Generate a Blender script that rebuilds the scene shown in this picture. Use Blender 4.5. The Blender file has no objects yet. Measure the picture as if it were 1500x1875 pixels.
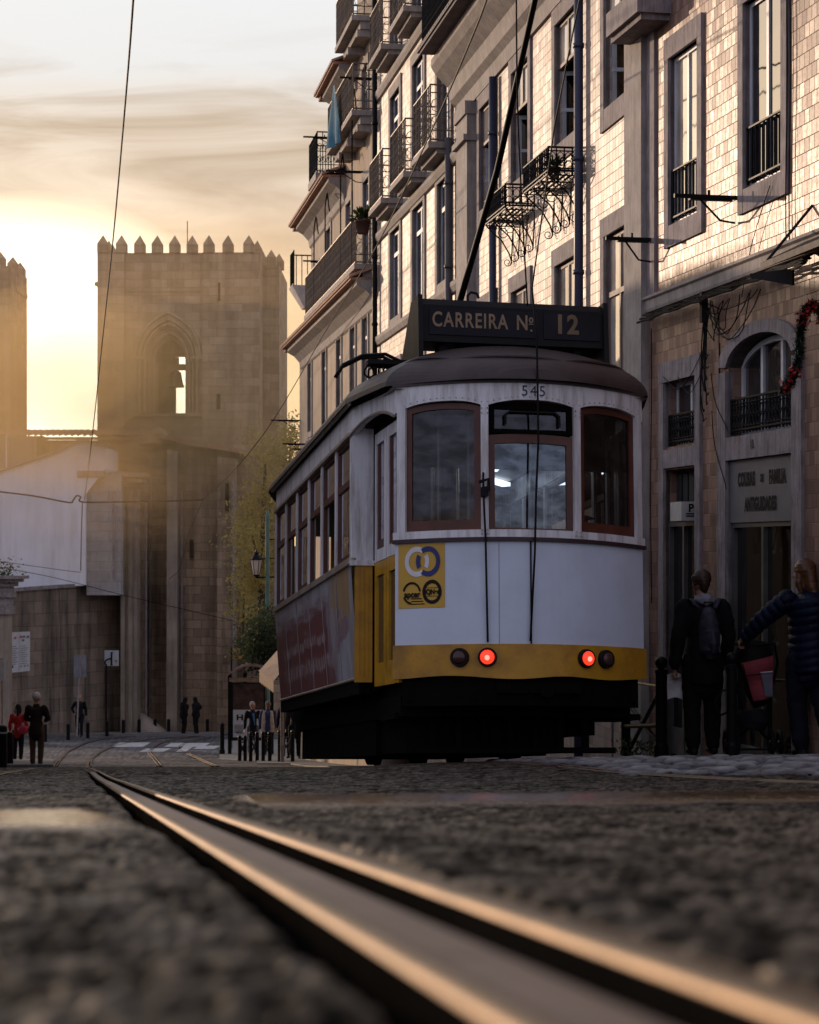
import bpy, math, random
import numpy as np
from mathutils import Vector, Matrix
random.seed(7); np.random.seed(7)
SC = bpy.context.scene; COL = SC.collection
PI = math.pi
F, CX, HY = 3600.0, 750.0, 1010.0          # focal length, principal column and eye level measured in the photograph
def P(px, py, Y): return Vector(((px-CX)/F*Y, Y, (HY-py)/F*Y))
ORIG = {}

# ------------------------------------------------------------------ object helpers
def tag(o, label=None, cat=None, group=None, kind=None):
    if label: o['label'] = label
    if cat: o['category'] = cat
    if group: o['group'] = group
    if kind: o['kind'] = kind
    return o
def empty(name, loc, label=None, cat=None, group=None, rotz=0.0):
    o = bpy.data.objects.new(name, None); COL.objects.link(o)
    o.location = loc; o.rotation_euler = (0, 0, rotz); o.empty_display_size = .3
    ORIG[o] = Vector(loc)
    return tag(o, label, cat, group)
def copy_tree(o, parent=None):
    c = o.copy(); COL.objects.link(c)
    if parent: c.parent = parent
    for ch in [x for x in COL.objects if x.parent == o]: copy_tree(ch, c)
    return c

class MB:
    """collects polygons and links them as ONE mesh object"""
    def __init__(s): s.v = []; s.f = []; s.mi = []; s.cur = 0
    def add(s, vs, fs):
        b = len(s.v); s.v += [Vector(p) for p in vs]; s.f += [tuple(i+b for i in f) for f in fs]; s.mi += [s.cur]*len(fs)
    def quad(s, a, b, c, d): s.add([a, b, c, d], [(0, 1, 2, 3)])
    def poly(s, pts): s.add(pts, [tuple(range(len(pts)))])
    def hexa(s, p):   # 8 corners: bottom 4 ccw, top 4 ccw
        s.add(p, [(3,2,1,0), (4,5,6,7), (0,1,5,4), (1,2,6,5), (2,3,7,6), (3,0,4,7)])
    def box(s, x0, x1, y0, y1, z0, z1):
        s.hexa([(x0,y0,z0),(x1,y0,z0),(x1,y1,z0),(x0,y1,z0),(x0,y0,z1),(x1,y0,z1),(x1,y1,z1),(x0,y1,z1)])
    def fbox(s, fr, s0, s1, o0, o1, z0, z1):
        q = fr.pt; s.hexa([q(s0,o0,z0),q(s1,o0,z0),q(s1,o1,z0),q(s0,o1,z0),q(s0,o0,z1),q(s1,o0,z1),q(s1,o1,z1),q(s0,o1,z1)])
    def tube(s, pts, r, n=8, cap=True, closed=False):
        pts = [Vector(p) for p in pts]; m = len(pts)
        rs = r if isinstance(r, (list, tuple)) else [r]*m
        rings = []; up = None
        for i, p in enumerate(pts):
            if closed: t = pts[(i+1) % m]-pts[i-1]
            else: t = pts[min(i+1, m-1)]-pts[max(i-1, 0)]
            if t.length < 1e-9: t = Vector((0,0,1))
            t.normalize()
            if up is None: up = Vector((0,0,1)) if abs(t.z) < .9 else Vector((1,0,0))
            a = up-t*up.dot(t)
            if a.length < 1e-6: a = t.orthogonal()
            a.normalize(); up = a; b = t.cross(a)
            rr = rs[i]; ra, rb = rr if isinstance(rr, tuple) else (rr, rr)
            rings.append([p+a*(rb*math.cos(2*PI*k/n))+b*(ra*math.sin(2*PI*k/n)) for k in range(n)])
        vs = [p for rg in rings for p in rg]; fs = []
        for i in range(m if closed else m-1):
            j = (i+1) % m
            for k in range(n):
                l = (k+1) % n; fs.append((i*n+k, j*n+k, j*n+l, i*n+l))
        if cap and not closed: fs += [tuple(range(n)), tuple(reversed(range((m-1)*n, m*n)))]
        s.add(vs, fs)
    def lathe(s, c, prof, n=16):      # prof: (radius, z) from bottom up, around a vertical axis at c
        c = Vector(c); s.tube([c+Vector((0,0,z)) for r, z in prof], [max(r, .0005) for r, z in prof], n)
    def sphere(s, c, r, n=10, sx=1, sy=1, sz=1):
        c = Vector(c); k = max(4, n//2+1); vs = []; fs = []
        for i in range(k+1):
            th = PI*i/k
            for j in range(n):
                a = 2*PI*j/n; vs.append(c+Vector((r*sx*math.sin(th)*math.cos(a), r*sy*math.sin(th)*math.sin(a), r*sz*math.cos(th))))
        for i in range(k):
            for j in range(n):
                l = (j+1) % n; fs.append((i*n+j, (i+1)*n+j, (i+1)*n+l, i*n+l))
        s.add(vs, fs)
    def build(s, name, mats, parent=None, label=None, smooth=False, off=None):
        if off is None: off = ORIG.get(parent, Vector((0,0,0))) if parent is not None else Vector((0,0,0))
        me = bpy.data.meshes.new(name)
        me.from_pydata([tuple(p-off) for p in s.v], [], s.f)
        uv = me.uv_layers.new(name='UVMap'); n = len(me.loops)
        buf = np.empty(n*2, dtype=np.float32)
        for p in me.polygons:
            nx, ny, nz = p.normal
            for li in p.loop_indices:
                c = s.v[me.loops[li].vertex_index]
                if abs(nz) < .75:
                    h = math.hypot(nx, ny); buf[2*li] = (-ny*c[0]+nx*c[1])/h; buf[2*li+1] = c[2]
                else: buf[2*li] = c[0]; buf[2*li+1] = c[1]
        uv.data.foreach_set('uv', buf)
        if not isinstance(mats, (list, tuple)): mats = [mats]
        for m in mats: me.materials.append(m)
        if len(mats) > 1: me.polygons.foreach_set('material_index', s.mi)
        if smooth: me.polygons.foreach_set('use_smooth', [True]*len(me.polygons))
        me.update()
        o = bpy.data.objects.new(name, me); COL.objects.link(o)
        if parent is not None: o.parent = parent; ORIG[o] = off
        if label: o['label'] = label
        return o
def fix_normals(o):
    import bmesh
    bm = bmesh.new(); bm.from_mesh(o.data); bmesh.ops.recalc_face_normals(bm, faces=bm.faces); bm.to_mesh(o.data); bm.free(); return o

class Fr:
    """a vertical facade plane: s along it, o outwards, z up"""
    def __init__(self, o, s):
        self.o = Vector((o[0], o[1], 0)); self.s = Vector((s[0], s[1], 0)).normalized(); self.n = Vector((-self.s.y, self.s.x, 0))
    def pt(self, s, o, z): return self.o+self.s*s+self.n*o+Vector((0,0,z))
    def sY(self, Y): return (Y-self.o.y)/self.s.y
def wall_holes(m, fr, s0, s1, z0, z1, holes=(), depth=.25, o=0.0):
    S = sorted({s0, s1, *[h[0] for h in holes], *[h[1] for h in holes]}); Z = sorted({z0, z1, *[h[2] for h in holes], *[h[3] for h in holes]})
    S = [x for x in S if s0-1e-6 <= x <= s1+1e-6]; Z = [x for x in Z if z0-1e-6 <= x <= z1+1e-6]
    q = fr.pt
    for a, b in zip(S, S[1:]):
        for c, d in zip(Z, Z[1:]):
            ms, mz = (a+b)/2, (c+d)/2
            if any(h[0] < ms < h[1] and h[2] < mz < h[3] for h in holes): continue
            m.quad(q(b,o,c), q(a,o,c), q(a,o,d), q(b,o,d))
    for h in holes:
        a, b, c, d = h[:4]; i = o-depth
        m.quad(q(a,o,c), q(a,i,c), q(a,i,d), q(a,o,d)); m.quad(q(b,i,c), q(b,o,c), q(b,o,d), q(b,i,d))
        m.quad(q(a,i,c), q(a,o,c), q(b,o,c), q(b,i,c)); m.quad(q(a,o,d), q(a,i,d), q(b,i,d), q(b,o,d))

def text_shape(txt, size, bold=0.0, sx=1.0, align='CENTER', spacing=1.0):
    """outline of a line of lettering as 2-D triangles (verts, faces)"""
    cu = bpy.data.curves.new('lettering', 'FONT'); cu.body = txt; cu.size = size; cu.offset = bold
    cu.align_x = align; cu.align_y = 'CENTER'; cu.fill_mode = 'FRONT'; cu.space_character = spacing; cu.resolution_u = 4
    ob = bpy.data.objects.new('lettering', cu); COL.objects.link(ob)
    dg = bpy.context.evaluated_depsgraph_get(); dg.update()
    me = bpy.data.meshes.new_from_object(ob.evaluated_get(dg))
    vs = [(v.co.x*sx, v.co.y) for v in me.vertices]; fs = [tuple(p.vertices) for p in me.polygons]
    bpy.data.objects.remove(ob); bpy.data.curves.remove(cu); bpy.data.meshes.remove(me)
    return vs, fs
def ring_shape(r0, r1, a0=0, a1=2*PI, n=40, cx=0, cy=0):
    vs, fs = [], []
    for i in range(n+1):
        a = a0+(a1-a0)*i/n
        vs += [(cx+r0*math.cos(a), cy+r0*math.sin(a)), (cx+r1*math.cos(a), cy+r1*math.sin(a))]
        if i: k = 2*i; fs.append((k-2, k-1, k+1, k))
    return vs, fs

# ------------------------------------------------------------------ materials
def new_mat(name):
    m = bpy.data.materials.new(name); m.use_nodes = True; nt = m.node_tree
    return m, nt, nt.nodes['Principled BSDF']
def N(nt, t, **k):
    n = nt.nodes.new(t)
    for a, b in k.items():
        if hasattr(n, a): setattr(n, a, b)
        else: n.inputs[a].default_value = b
    return n
def L(nt, a, b): nt.links.new(a, b)
def ramp(nt, fac, stops):
    r = nt.nodes.new('ShaderNodeValToRGB'); e = r.color_ramp.elements
    while len(e) < len(stops): e.new(.5)
    for i, (p, c) in enumerate(stops):
        e[i].position = p; e[i].color = (*c, 1) if len(c) == 3 else c
    L(nt, fac, r.inputs[0]); return r.outputs[0]
def mixc(nt, fac, a, b, mode='MIX'):
    m = nt.nodes.new('ShaderNodeMix'); m.data_type = 'RGBA'; m.blend_type = mode; m.clamp_factor = True
    for k, x in ((0, fac), (6, a), (7, b)):
        if hasattr(x, 'node'): L(nt, x, m.inputs[k])
        elif isinstance(x, (int, float)): m.inputs[k].default_value = x
        else: m.inputs[k].default_value = (*x, 1)
    return m.outputs[2]
def math_(nt, op, a, b=0.0, c=None):
    m = nt.nodes.new('ShaderNodeMath'); m.operation = op
    for i, x in enumerate((a, b, c)):
        if x is None: continue
        if hasattr(x, 'node'): L(nt, x, m.inputs[i])
        else: m.inputs[i].default_value = x
    return m.outputs[0]
def vmath(nt, op, a, b=None):
    m = nt.nodes.new('ShaderNodeVectorMath'); m.operation = op
    for i, x in enumerate((a, b)):
        if x is None: continue
        if hasattr(x, 'node'): L(nt, x, m.inputs[i])
        else: m.inputs[i].default_value = x
    return m.outputs[0] if op not in ('DOT_PRODUCT', 'LENGTH') else m.outputs[1]
def coords(nt, kind='Object', scale=(1,1,1)):
    t = nt.nodes.new('ShaderNodeTexCoord'); v = t.outputs[kind]
    return vmath(nt, 'MULTIPLY', v, scale) if scale != (1,1,1) else v
def noise(nt, vec, scale, detail=4, rough=.6):
    n = N(nt, 'ShaderNodeTexNoise', Scale=scale, Detail=detail, Roughness=rough); L(nt, vec, n.inputs['Vector']); return n.outputs[0]
def bump(nt, h, strength=.3, dist=.02, normal=None):
    b = N(nt, 'ShaderNodeBump', Strength=strength, Distance=dist); L(nt, h, b.inputs['Height'])
    if normal is not None: L(nt, normal, b.inputs['Normal'])
    return b.outputs[0]
def mat(name, col, rough=.7, metal=0.0, var=.25, scale=3.0, bmp=0.0, bscale=40.0, dirt=None, dirt_amt=.5, streak=False, ior=1.45, emit=None, emit_s=0):
    m, nt, b = new_mat(name)
    v = coords(nt); n1 = noise(nt, v, scale)
    lo = tuple(c*(1-var) for c in col); hi = tuple(min(1, c*(1+var)) for c in col)
    c = ramp(nt, n1, [(.3, lo), (.7, hi)])
    if dirt:
        vd = coords(nt, 'Object', (3, 3, .35) if streak else (1, 1, 1))
        c = mixc(nt, math_(nt, 'MULTIPLY', ramp(nt, noise(nt, vd, scale*1.7, 6, .7), [(.45, (0,0,0)), (.75, (1,1,1))]), dirt_amt), c, dirt)
    L(nt, c, b.inputs['Base Color'])
    r = math_(nt, 'MULTIPLY_ADD', noise(nt, v, scale*3), .25*rough, rough*.87); L(nt, r, b.inputs['Roughness'])
    b.inputs['Metallic'].default_value = metal; b.inputs['IOR'].default_value = ior
    if max(col) < .025 and rough >= .39: b.inputs['Specular IOR Level'].default_value = .15
    if bmp: L(nt, bump(nt, noise(nt, v, bscale, 6), bmp), b.inputs['Normal'])
    if emit: b.inputs['Emission Color'].default_value = (*emit, 1); b.inputs['Emission Strength'].default_value = emit_s
    return m
def stone_mat(name, col, bw=.9, bh=.4, mortar=.012, var=.3, stain=.6, stain_col=(.03,.025,.02), rough=.85, pale=None):
    m, nt, b = new_mat(name); uv = coords(nt, 'UV')
    br = N(nt, 'ShaderNodeTexBrick', Scale=1.0); br.inputs['Mortar Size'].default_value = mortar; br.inputs['Mortar Smooth'].default_value = .3
    br.inputs['Brick Width'].default_value = bw; br.inputs['Row Height'].default_value = bh; br.inputs['Bias'].default_value = -.1
    wob = vmath(nt, 'ADD', uv, vmath(nt, 'MULTIPLY', vmath(nt, 'SUBTRACT', N_col(nt, uv, .9), (.5,.5,.5)), (.12,.05,0)))
    L(nt, wob, br.inputs['Vector'])
    hi = pale or tuple(min(1, c*(1+var)) for c in col)
    br.inputs['Color1'].default_value = (*[c*(1-var) for c in col], 1); br.inputs['Color2'].default_value = (*hi, 1)
    br.inputs['Mortar'].default_value = (*[c*.35 for c in col], 1)
    c = mixc(nt, .55, br.outputs[0], ramp(nt, noise(nt, uv, 1.3, 6, .7), [(.3, tuple(x*.55 for x in col)), (.7, tuple(min(1, x*1.25) for x in col))]))
    st = noise(nt, coords(nt, 'UV', (1.6, .12, 1)), 1.0, 6, .65)
    c = mixc(nt, math_(nt, 'MULTIPLY', ramp(nt, st, [(.44, (0,0,0)), (.62, (1,1,1))]), stain), c, stain_col)
    L(nt, c, b.inputs['Base Color']); b.inputs['Roughness'].default_value = rough
    h = math_(nt, 'ADD', math_(nt, 'MULTIPLY', br.outputs[1], -1.0), noise(nt, uv, 9, 6, .7))
    L(nt, bump(nt, h, .6, .03), b.inputs['Normal']); return m
def N_col(nt, vec, scale):
    n = N(nt, 'ShaderNodeTexNoise', Scale=scale, Detail=2.0); L(nt, vec, n.inputs['Vector']); return n.outputs['Color']
def tile_mat(name, col, tw=.14, th=.14, tilt=.10, rough=.28, var=.35, stagger=.0, grout=.35, lo=0.5, dirt=.5, spec=.35):
    """glazed wall tiles: every tile has its own shade and sits at its own slight angle"""
    m, nt, b = new_mat(name); uv = coords(nt, 'UV')
    sep = N(nt, 'ShaderNodeSeparateXYZ'); L(nt, uv, sep.inputs[0])
    y = math_(nt, 'DIVIDE', sep.outputs[1], th); row = math_(nt, 'FLOOR', y)
    x = math_(nt, 'ADD', math_(nt, 'DIVIDE', sep.outputs[0], tw), math_(nt, 'MULTIPLY', math_(nt, 'MODULO', row, 2.0), stagger))
    colm = math_(nt, 'FLOOR', x)
    cmb = N(nt, 'ShaderNodeCombineXYZ'); L(nt, colm, cmb.inputs[0]); L(nt, row, cmb.inputs[1])
    wn = N(nt, 'ShaderNodeTexWhiteNoise'); L(nt, cmb.outputs[0], wn.inputs[0])
    fx, fy = math_(nt, 'FRACT', x), math_(nt, 'FRACT', y)
    ex = math_(nt, 'MINIMUM', fx, math_(nt, 'SUBTRACT', 1.0, fx)); ey = math_(nt, 'MINIMUM', fy, math_(nt, 'SUBTRACT', 1.0, fy))
    e = math_(nt, 'MINIMUM', math_(nt, 'MULTIPLY', ex, tw), math_(nt, 'MULTIPLY', ey, th))
    g = ramp(nt, math_(nt, 'MULTIPLY', e, 100.0), [(.15, (1,1,1)), (.45, (0,0,0))])
    big = noise(nt, uv, .8, 5, .6)
    sh = math_(nt, 'ADD', math_(nt, 'MULTIPLY', wn.outputs[0], .75), math_(nt, 'MULTIPLY', big, .35))
    c = ramp(nt, sh, [(.1, tuple(k*lo for k in col)), (.55, col), (.95, tuple(min(1, k*(1+var)) for k in col))])
    st = noise(nt, coords(nt, 'UV', (2.2, .25, 1)), 1.2, 6, .7)
    c = mixc(nt, math_(nt, 'MULTIPLY', ramp(nt, st, [(.48, (0,0,0)), (.72, (1,1,1))]), dirt), c, tuple(k*.3 for k in col))
    c = mixc(nt, math_(nt, 'MULTIPLY', g, .9), c, tuple(k*grout for k in col))
    L(nt, c, b.inputs['Base Color'])
    L(nt, math_(nt, 'ADD', math_(nt, 'MULTIPLY_ADD', noise(nt, uv, 14, 4), .25, rough-.1), math_(nt, 'MULTIPLY', g, .4)), b.inputs['Roughness'])
    geo = N(nt, 'ShaderNodeNewGeometry')
    pert = vmath(nt, 'MULTIPLY', vmath(nt, 'SUBTRACT', wn.outputs[1], (.5,.5,.5)), (tilt*2, tilt*2, tilt*2))
    nn = vmath(nt, 'NORMALIZE', vmath(nt, 'ADD', geo.outputs['Normal'], pert))
    hgt = math_(nt, 'SUBTRACT', math_(nt, 'MULTIPLY', noise(nt, uv, 22, 3), .25), math_(nt, 'MULTIPLY', g, .8))
    b.inputs['Specular IOR Level'].default_value = spec
    L(nt, bump(nt, hgt, .5, .006, nn), b.inputs['Normal']); return m
def glass_mat(name, tint=(.5,.5,.5), gloss=(1,1,1), rough=.02, boost=1.0, streaks=0.0):
    m, nt, b = new_mat(name); nt.nodes.remove(b); out = nt.nodes['Material Output']
    t = N(nt, 'ShaderNodeBsdfTransparent', Color=(*tint, 1)); g = N(nt, 'ShaderNodeBsdfGlossy', Roughness=rough, Color=(*gloss, 1))
    fz = N(nt, 'ShaderNodeFresnel', IOR=1.5); mx = N(nt, 'ShaderNodeMixShader')
    wob = bump(nt, noise(nt, coords(nt), 2.5, 2), .04, .03); L(nt, wob, g.inputs['Normal'])
    bb = math_(nt, 'MULTIPLY', fz.outputs[0], boost)
    if streaks: bb = math_(nt, 'MULTIPLY', bb, math_(nt, 'MULTIPLY_ADD', ramp(nt, noise(nt, coords(nt, 'Object', (2.2, 1, 4.5)), 2.4, 7, .65), [(.38, (0,0,0)), (.62, (1,1,1))]), streaks, 1.0-streaks*.5))
    L(nt, math_(nt, 'MINIMUM', bb, 1.0), mx.inputs[0]); L(nt, t.outputs[0], mx.inputs[1]); L(nt, g.outputs[0], mx.inputs[2]); L(nt, mx.outputs[0], out.inputs[0])
    return m
def pane_mat(name, col=(.012,.012,.014), ior=1.75, rough=.03):
    m, nt, b = new_mat(name); v = coords(nt)
    L(nt, ramp(nt, noise(nt, v, 1.2), [(.3, tuple(c*.5 for c in col)), (.7, tuple(c*1.6 for c in col))]), b.inputs['Base Color'])
    b.inputs['Roughness'].default_value = rough; b.inputs['IOR'].default_value = ior
    L(nt, bump(nt, noise(nt, v, 1.6, 2), .06, .04), b.inputs['Normal']); return m
# ------------------------------------------------------------------ camera
cam = bpy.data.cameras.new('camera'); cam_o = bpy.data.objects.new('camera', cam); COL.objects.link(cam_o); SC.camera = cam_o
cam_o.rotation_euler = (PI/2, 0, 0)
cam.sensor_fit = 'VERTICAL'; cam.sensor_width = 36; cam.sensor_height = 36; cam.lens = F/1875*36; cam.shift_y = (HY-937.5)/1875
cam.clip_start = .02; cam.clip_end = 3000
cam.dof.use_dof = True; cam.dof.focus_distance = 19; cam.dof.aperture_fstop = 6.5; cam.dof.aperture_blades = 7
SC.view_settings.view_transform = 'Standard'; SC.view_settings.look = 'None'; SC.view_settings.exposure = 0; SC.view_settings.gamma = 1
SC.cycles.use_denoising = True; SC.cycles.max_bounces = 6; SC.cycles.transparent_max_bounces = 12; SC.cycles.volume_bounces = 0
SC.cycles.sample_clamp_indirect = 6; SC.cycles.caustics_reflective = False; SC.cycles.caustics_refractive = False

# ------------------------------------------------------------------ sun and sky
SUN_AZ, SUN_EL = math.atan(.82), math.radians(9)          # to the left of the street, just above the roofs
SUND = Vector((-math.sin(SUN_AZ)*math.cos(SUN_EL), math.cos(SUN_AZ)*math.cos(SUN_EL), math.sin(SUN_EL)))
sl = bpy.data.lights.new('sun', 'SUN'); sl.energy = 2.2; sl.angle = math.radians(.6); sl.color = (1, .72, .51)
so = bpy.data.objects.new('sun', sl); COL.objects.link(so); so.rotation_euler = SUND.to_track_quat('Z', 'Y').to_euler(); so.location = (-30, 40, 30)
W = bpy.data.worlds.new('World'); SC.world = W; W.use_nodes = True; wn_ = W.node_tree; bg = wn_.nodes['Background']
sky = N(wn_, 'ShaderNodeTexSky'); sky.sky_type = 'NISHITA'; sky.sun_disc = False; sky.sun_elevation = SUN_EL; sky.sun_rotation = -SUN_AZ; sky.dust_density = 2.5; sky.air_density = 1.2
bg.inputs['Strength'].default_value = .122
d = vmath(wn_, 'NORMALIZE', coords(wn_, 'Generated'))
sp = N(wn_, 'ShaderNodeSeparateXYZ'); L(wn_, d, sp.inputs[0])
GLOW = Vector((-.19, 1, .055)).normalized()               # the bright break in the clouds, low behind the towers
dg_ = vmath(wn_, 'DOT_PRODUCT', d, tuple(GLOW))
# cloud deck: pale grey overhead, cream and gold towards the light
el = sp.outputs[2]
front = math_(wn_, 'MULTIPLY_ADD', sp.outputs[1], .5, .5)
wel = math_(wn_, 'ADD', el, math_(wn_, 'MULTIPLY_ADD', noise(wn_, vmath(wn_, 'MULTIPLY', d, (2.5, 2.5, 9.0)), 1.7, 4, .5), .05, -.025))
deck = ramp(wn_, wel, [(.0, (9.4, 5.6, 2.4)), (.06, (10.2, 6.7, 3.4)), (.115, (9.8, 6.6, 3.7)), (.15, (8.9, 6.3, 4.1)), (.178, (7.7, 6.1, 4.7)), (.205, (7.2, 6.0, 4.9)), (.24, (7.3, 7.2, 7.1)), (.3, (7.6, 7.7, 7.9)), (.5, (5.4, 5.7, 6.2)), (1.0, (4.0, 4.5, 5.4))])
back = ramp(wn_, el, [(.0, (3.9, 3.9, 5.0)), (.3, (5.3, 5.4, 7.0)), (1.0, (3.2, 3.4, 4.6))])
side = ramp(wn_, front, [(.45, (0,0,0)), (.93, (1,1,1))])
c1 = mixc(wn_, side, back, deck)
mp = N(wn_, 'ShaderNodeMapping'); mp.inputs['Scale'].default_value = (2.4, 2.4, 15.0); mp.inputs['Rotation'].default_value = (0, .12, 0); mp.inputs['Location'].default_value = (.95, .3, .35)
L(wn_, d, mp.inputs[0])
n1 = N(wn_, 'ShaderNodeTexNoise', Scale=2.3, Detail=8.0, Roughness=.56, Distortion=.9); L(wn_, mp.outputs[0], n1.inputs['Vector'])
band = ramp(wn_, el, [(.10, (.10,.10,.10)), (.15, (.6,.6,.6)), (.185, (1,1,1)), (.222, (1,1,1)), (.245, (.18,.18,.18)), (.28, (.10,.10,.10))])
st = math_(wn_, 'MULTIPLY', ramp(wn_, n1.outputs[0], [(.42, (0,0,0)), (.66, (1,1,1))]), band)
c2 = mixc(wn_, math_(wn_, 'MULTIPLY', st, .92), c1, (4.2, 3.0, 1.95))
gl = ramp(wn_, dg_, [(.9905, (0,0,0)), (.9950, (.10,.10,.10)), (.9978, (1,1,1))])
c3 = mixc(wn_, math_(wn_, 'MULTIPLY', gl, .9), c2, (42.0, 37.0, 27.0))
g2 = ramp(wn_, vmath(wn_, 'DOT_PRODUCT', d, tuple(SUND)), [(.94, (0,0,0)), (.985, (.55,.55,.55)), (1.0, (1,1,1))])
c3 = mixc(wn_, g2, c3, (24.0, 18.5, 13.0))
c4 = mixc(wn_, .08, c3, sky.outputs[0])
L(wn_, c4, bg.inputs['Color'])

# ------------------------------------------------------------------ terrain profile: a cobbled street running downhill
_PY = [(.1, None), (8, 1441), (10, 1431), (12, 1418), (13.6, 1403), (15, 1396), (17, 1396), (20, 1399), (30, 1403), (48, 1404), (62, 1389), (75, 1367), (88, 1345), (97, 1340)]
_GY = np.arange(0, 140, .05)
def _table(py):
    z = np.where(_GY < 8, -(.085+(1403-HY)/F*_GY), -(np.interp(_GY, [p[0] for p in py], [p[1] for p in py])-HY)/F*np.minimum(_GY, 97))
    k = np.exp(-np.linspace(-2.5, 2.5, 61)**2); k /= k.sum(); pad = np.concatenate([np.full(30, 0.), z, np.full(30, z[-1])])
    pad[:30] = z[0]+(np.arange(30)-30)*.05*(-(1403-HY)/F)
    return np.convolve(pad, k, 'valid')
_ZR = _table(_PY[1:]); _ZL = _table([(8, 1441), (10, 1433), (12, 1428), (14, 1424), (16, 1420), (18, 1416.5), (20, 1413.5), (30, 1407), (48, 1404), (62, 1389), (75, 1367), (88, 1345), (97, 1340)])
def ground_z(Y): return float(np.interp(Y, _GY, _ZR)) if Y > 0 else -.085-Y*.109
def gz_arr(X, Y):
    w = np.clip((X+2.0)/2.4, 0, 1); w = w*w*(3-2*w); t = np.clip((Y-6)/7, 0, 1)*np.clip((40-Y)/20, 0, 1)*.016*np.clip(X, 0, 4)
    z = np.interp(Y, _GY, _ZL)*(1-w)+np.interp(Y, _GY, _ZR)*w+t; return np.where(Y > 0, z, -.085-Y*.109)
def gz(X, Y): return float(gz_arr(np.array(X), np.array(Y)))
RAIL_X0, RAIL_SL = .147, -.1703
def rail_x(Y): return RAIL_X0+RAIL_SL*Y

def hash2(a, b, k=0):
    h = np.sin(a*127.1+b*311.7+k*74.7)*43758.5453; return h-np.floor(h)
def vnoise(x, y, k=0):
    xi, yi = np.floor(x), np.floor(y); fx, fy = x-xi, y-yi; fx = fx*fx*(3-2*fx); fy = fy*fy*(3-2*fy)
    return (hash2(xi,yi,k)*(1-fx)+hash2(xi+1,yi,k)*fx)*(1-fy)+(hash2(xi,yi+1,k)*(1-fx)+hash2(xi+1,yi+1,k)*fx)*fy
def build_road():
    rows = list(np.geomspace(.35, 8, 470))+list(np.arange(8.03, 17, .028))+list(np.arange(17, 60, .4))+list(np.arange(60, 110, 2))+[130, 170, 250, 400, 700, 1200]
    rows = [-30, -10, -3, -1, 0, .2]+rows
    a = np.concatenate([np.array([-30, -12, -5, -2, -1, -.6, -.4]), np.linspace(-.28, .28, 430), np.array([.4, .6, 1, 2, 5, 12, 30])])
    Yv = np.array(rows); Yc = np.repeat(Yv, len(a)); wid = np.maximum(np.abs(Yv)+.25, .5)
    X = (wid[:, None]*a[None, :]).ravel()
    Z = gz_arr(X, Yc)
    near = np.clip(1-(Yc-14)/10, 0, 1)*(Yc > .1)
    # worn asphalt with coarse stones
    g1 = vnoise(X*150, Yc*95); g2 = vnoise(X*78, Yc*48, 3); g3 = vnoise(X*9, Yc*5, 5); g4 = vnoise(X*2.2, Yc*1.2, 8)
    h = (np.power(g1, 1.5)*.005+g2*.0065+g3*.010+g4*.016)-.029
    # cobbles on the right, past the asphalt patch
    edge = X-(2.1-.10*Yc+.35*vnoise(Yc*.9, X*0, 2)+np.clip(11.6-Yc, 0, 5)*2.0)
    cm = np.clip(edge*6, 0, 1)*np.clip((Yc-9.5)*2, 0, 1)
    row = np.floor(Yc/.24); cx = X/.21+.5*(row % 2)+.3*hash2(row, row*0, 9); cxi = np.floor(cx)
    jx = np.abs(cx-cxi-.5)*2; jy = np.abs(Yc/.24-row-.5)*2
    dome = (1-np.power(jx, 4))*(1-np.power(jy, 4)); cob = dome*.050+(hash2(cxi, row, 4)-.5)*.045*dome-.030
    h = h*(1-cm)+cm*(cob+g3*.012-.016)
    # a low repaired joint across the asphalt, levelled and tinted to paint a gold glint
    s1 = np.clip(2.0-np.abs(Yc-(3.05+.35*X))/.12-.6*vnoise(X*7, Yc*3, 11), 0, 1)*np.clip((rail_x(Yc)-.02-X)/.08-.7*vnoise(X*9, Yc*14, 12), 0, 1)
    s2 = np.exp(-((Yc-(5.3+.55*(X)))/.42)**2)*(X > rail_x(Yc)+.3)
    glint_seam = np.clip(s1+s2, 0, 1)
    h = h*(1-.95*glint_seam)+s1*(.012+.090*(Yc-(3.05+.35*X)))+s2*(.004+.05*(Yc-(5.3+.55*X)))
    # trough along the rail
    xr = X-(RAIL_X0+RAIL_SL*Yc); tr = np.exp(-(np.maximum(np.abs(xr-.065)-.075, 0)/.014)**2)
    h = h*(1-tr)-(tr*.055)
    Z = Z+h*near
    nr, nc = len(rows), len(a)
    me = bpy.data.meshes.new('road'); n = nr*nc
    me.vertices.add(n); me.vertices.foreach_set('co', np.stack([X, Yc, Z], 1).astype(np.float32).ravel())
    i = (np.arange(nr-1)[:, None]*nc+np.arange(nc-1)[None, :]).ravel(); q = np.stack([i, i+1, i+nc+1, i+nc], 1).ravel()
    nf = len(i); me.loops.add(nf*4); me.loops.foreach_set('vertex_index', q.astype(np.int32))
    me.polygons.add(nf); me.polygons.foreach_set('loop_start', np.arange(nf, dtype=np.int32)*4); me.polygons.foreach_set('use_smooth', np.ones(nf, bool))
    me.update(calc_edges=True)
    at = me.attributes.new('mask', 'FLOAT_COLOR', 'POINT')
    far = np.clip((Yc-44)/3, 0, 1)
    at.data.foreach_set('color', np.stack([cm, glint_seam, far, np.where(cm > .4, np.clip(dome*1.0-.15+(hash2(cxi, row, 4)-.5)*.5*dome, 0, 1), np.clip(((g1*.30+g2*.38+vnoise(X*30, Yc*17, 6)*.32)-.30)*2.1, 0, 1))], 1).astype(np.float32).ravel())
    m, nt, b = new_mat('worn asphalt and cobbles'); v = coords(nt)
    A = N(nt, 'ShaderNodeAttribute', attribute_name='mask'); s = N(nt, 'ShaderNodeSeparateColor'); L(nt, A.outputs['Color'], s.inputs[0])
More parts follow.
